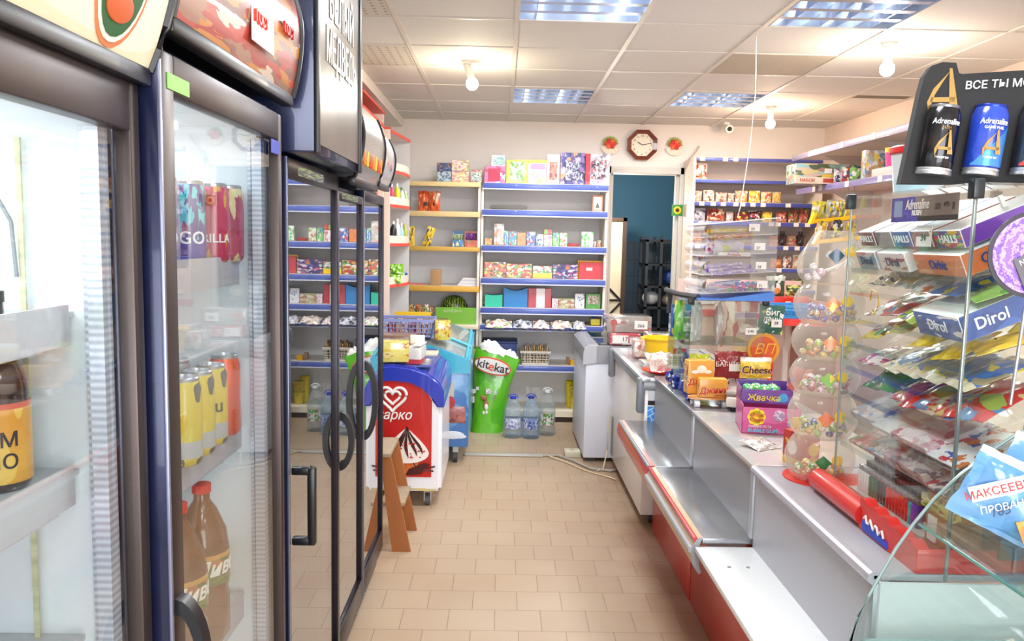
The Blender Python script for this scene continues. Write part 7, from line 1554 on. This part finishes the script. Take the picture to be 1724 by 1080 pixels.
# corner unit with red shelves
def cornerunit():
    t = thing('corner_shelf', 'pinkish wall shelf unit with rounded red shelves behind the counters', 'shelf', (1.95, 6.2, 0))
    part('back_panel', MB().box(1.42, 2.42, 6.38, 6.40, 0, 1.33), mat('dfc4b8', .6, noise=.05), t)
    part('red_stripe', MB().box(1.40, 1.98, 6.365, 6.38, 1.035, 1.085), mat('cc5a58', .5), t)
    for x, y in ((1.98, 6.05), (2.12, 5.85), (2.38, 6.0)): part('post', MB().box(x, x+.03, y, y+.03, 0, 1.2), mat('d8ccc4', .5), t)
    def sh(x0, x1, y0, y1, z): return MB().prism([(x0, y1), (x0, y0+.08)]+[(x0+(x1-x0)*(.5-.5*math.cos(PI*k/8)), y0+.08-.08*math.sin(PI*k/8)) for k in range(1, 8)]+[(x1, y0+.08), (x1, y1)], 'z', z-.045, z)
    part('red_shelf', sh(1.96, 2.36, 5.95, 6.38, 1.222), mat('dc2c20', .35), t); part('red_shelf', sh(1.93, 2.32, 5.5, 5.95, 1.10), mat('dc2c20', .35), t)
    part('side_board', MB().box(2.36, 2.42, 5.5, 6.38, 0, 1.2), mat('a8786a', .6), t)
    part('red_panel', MB().prism([(1.86, .50), (1.90, .50), (1.93, .72), (1.925, .86), (1.90, .72)], 'y', 5.52, 5.53), RED, t)
cornerunit()
BB = mat('3c98d8', .35)
t = thing('fruit_basket', 'bright blue plastic basket on the lower red shelf', 'basket', (2.1, 5.7, 1.10))
lattice_basket(t, 1.94, 2.22, 5.58, 5.8, 1.102, 1.19, BB, 12, 5, .01); part('liner_sheet', MB().box(1.95, 2.21, 5.59, 5.79, 1.105, 1.15), mat('2e80b8', .5), t)
solo('notice_sheet', MB().box(1.47, 1.72, 6.36, 6.378, 1.13, 1.28), P_('e6d4cc', ('f4f0ec', 'e0ccc4'), 5, seed=3), 'pale sheet of paper cards pinned on the pinkish panel', 'paper')
solo('poster_board', MB().box(1.66, 1.86, 6.0, 6.01, .75, 1.30), P_('d8b4a4', ('c8a898', 'c84840', '8a7060', 'e8d8cc'), 4, seed=4, cover=.5), 'pinkish cardboard poster behind the scale', 'poster')
# right wall shelves
def wallshelf(z, lab, y0, y1, edge):
    t = thing('wall_shelf', lab, 'shelf', (2.7, (y0+y1)/2, z))
    part('board', MB().box(2.47, 2.95, y0, y1, z-.018, z), mat('d8c8bc', .5), t)
    part('edge_strip', MB().box(2.455, 2.47, y0, y1, z-.035, z+.012, .003), mat(edge, .35, coat=.3, noise=.1, nscale=6), t)
    for y in (y1-.35, y1-1.3): part('bracket', MB().prism([(2.95, z-.018), (2.6, z-.018), (2.95, z-.2)], 'y', y, y+.012), mat('c8bcb4', .5), t)
    for y in (y1-.40, y1-.52, y1-1.0, y1-1.5): part('price_card', MB().box(2.452, 2.456, y-.03, y+.03, z-.032, z+.010), mat('ecdcd0', .5), t)
wallshelf(2.36, 'upper long wall shelf with lilac edge high on the right wall', 3.2, 6.85, 'a09ab8'); wallshelf(2.07, 'lower long wall shelf with lilac edge on the right wall', 3.2, 6.72, '8078a8')
t = flatbox('jigsaw_set', 'long toy set box with landscape picture on the right wall shelf', 'box', 2.22, 2.64, 6.1, 6.3, 2.085, 2.235, P_('8ca898', ('5a6848', 'd8b8a8', '98c8c8', 'b88870', 'e0c880'), 4, seed=3, cover=.8))
part('title_band', MB().box(2.22, 2.64, 6.094, 6.10, 2.085, 2.135), mat('ecdcc8', .5), t); part('yellow_band', MB().box(2.42, 2.62, 6.092, 6.096, 2.135, 2.155), mat('e8c030', .5), t)
text('НАБОР', .034, mat('c84038', .5), t, (2.31, 6.092, 2.108), bold=.04); part('red_print', MB().box(2.43, 2.52, 6.091, 6.095, 2.095, 2.125), mat('d04a3c', .5, noise=.4, nscale=60), t); part('price_card', MB().box(2.44, 2.495, 6.091, 6.096, 2.165, 2.20), WHITE, t)
t = flatbox('jigsaw_set', 'upright jigsaw box with blue and yellow picture on the right wall shelf', 'box', 2.475, 2.66, 5.5, 5.56, 2.072, 2.275, P_('a8b4c8', ('e0c050', '6888b0', 'd8d4d0', '98a8a0', 'c89058'), 7, seed=5, cover=.8))
t = thing('drinking_cup', 'pink cup with a yellow lid on the right wall shelf', 'cup', (2.56, 5.25, 2.07)); part('cup', MB().lathe([(.035, 0), (.05, .16), (.045, .16), (.03, .01), (0, .01)], (2.545, 5.25, 2.071), 20), mat('e84890', .35), t); part('lid', MB().cyl((2.545, 5.25, 2.231), (2.545, 5.25, 2.262), .052), mat('f0c820', .4), t)
for i, (y, c, lab) in enumerate(((5.85, 'd84848', 'red and blue toy pack lying on the right wall shelf'), (5.72, '80b840', 'green and white toy pack lying on the right wall shelf'), (6.0, 'd8d0d8', 'pale toy pack behind the jigsaw box'))):
    solo('toy_pack', MB().pouch(.16, .12, .06, seed=i, M=T(2.54, y, 2.071, .2)), P_(c, ('f0ece8', '4878c0', c, '283868'), 4, seed=i), lab, 'toy pack')
for i in range(4): solo('folded_goods', MB().box(2.5, 2.9, 3.6+.5*i, 3.95+.5*i, 2.072, 2.12+.02*(i % 2), .006), mat(('c8c0bc', 'd8ccc4', 'b8b4b8', 'd0c4bc')[i], .6), 'flat pale goods pile on the near part of the lower wall shelf', 'goods', 'flat goods on the lower wall shelf')
# yellow snack bags hanging under the shelf
for i, (x, y, z, lab) in enumerate(((2.29, 5.8, 1.80, 'upper left'), (2.38, 5.78, 1.81, 'upper middle'), (2.47, 5.76, 1.80, 'upper right'), (2.27, 5.7, 1.655, 'lower left'), (2.37, 5.68, 1.665, 'lower middle'), (2.46, 5.66, 1.66, 'lower right'))):
    bagged('chips_bag', lab+' shiny bag in the yellow hanging racks', 'bag', x, y, z, .11, .14, .06, P_(('b8b848', 'a8a8a8', 'c8a040', 'e8a048', '3c3c50', 'e8843c')[i], ('e8c820', 'd8d8d0', '6a7830', 'f0d840'), 4, seed=i, cover=.5), i, .15*i, .2, 0, 'bags in the yellow racks')
for z, lab in ((1.80, 'upper yellow hanging snack rack below the wall shelf'), (1.655, 'lower yellow hanging snack rack below the wall shelf')):
    t = thing('snack_rack', lab, 'rack', (2.38, 5.7, z-.01)); yy = 5.72 if z > 1.7 else 5.62
    part('tray', MB().prism([(2.22, z-.03), (2.53, z+.01), (2.53, z+.04), (2.22, z+.0)], 'y', yy, yy+.012).prism([(2.22, z-.03), (2.53, z+.01), (2.53, z+.012), (2.22, z-.027)], 'y', yy, yy+.12), mat('f4c010', .4), t)
    part('side_lip', MB().prism([(2.205, z-.03), (2.225, z-.03), (2.25, z+.05), (2.235, z+.05)], 'y', yy-.01, yy+.05), mat('f4c010', .4), t)
    part('hanger', MB().tube([(2.50, yy+.1, z), (2.52, yy+.12, 2.05)], .003, 5), STEEL, t)
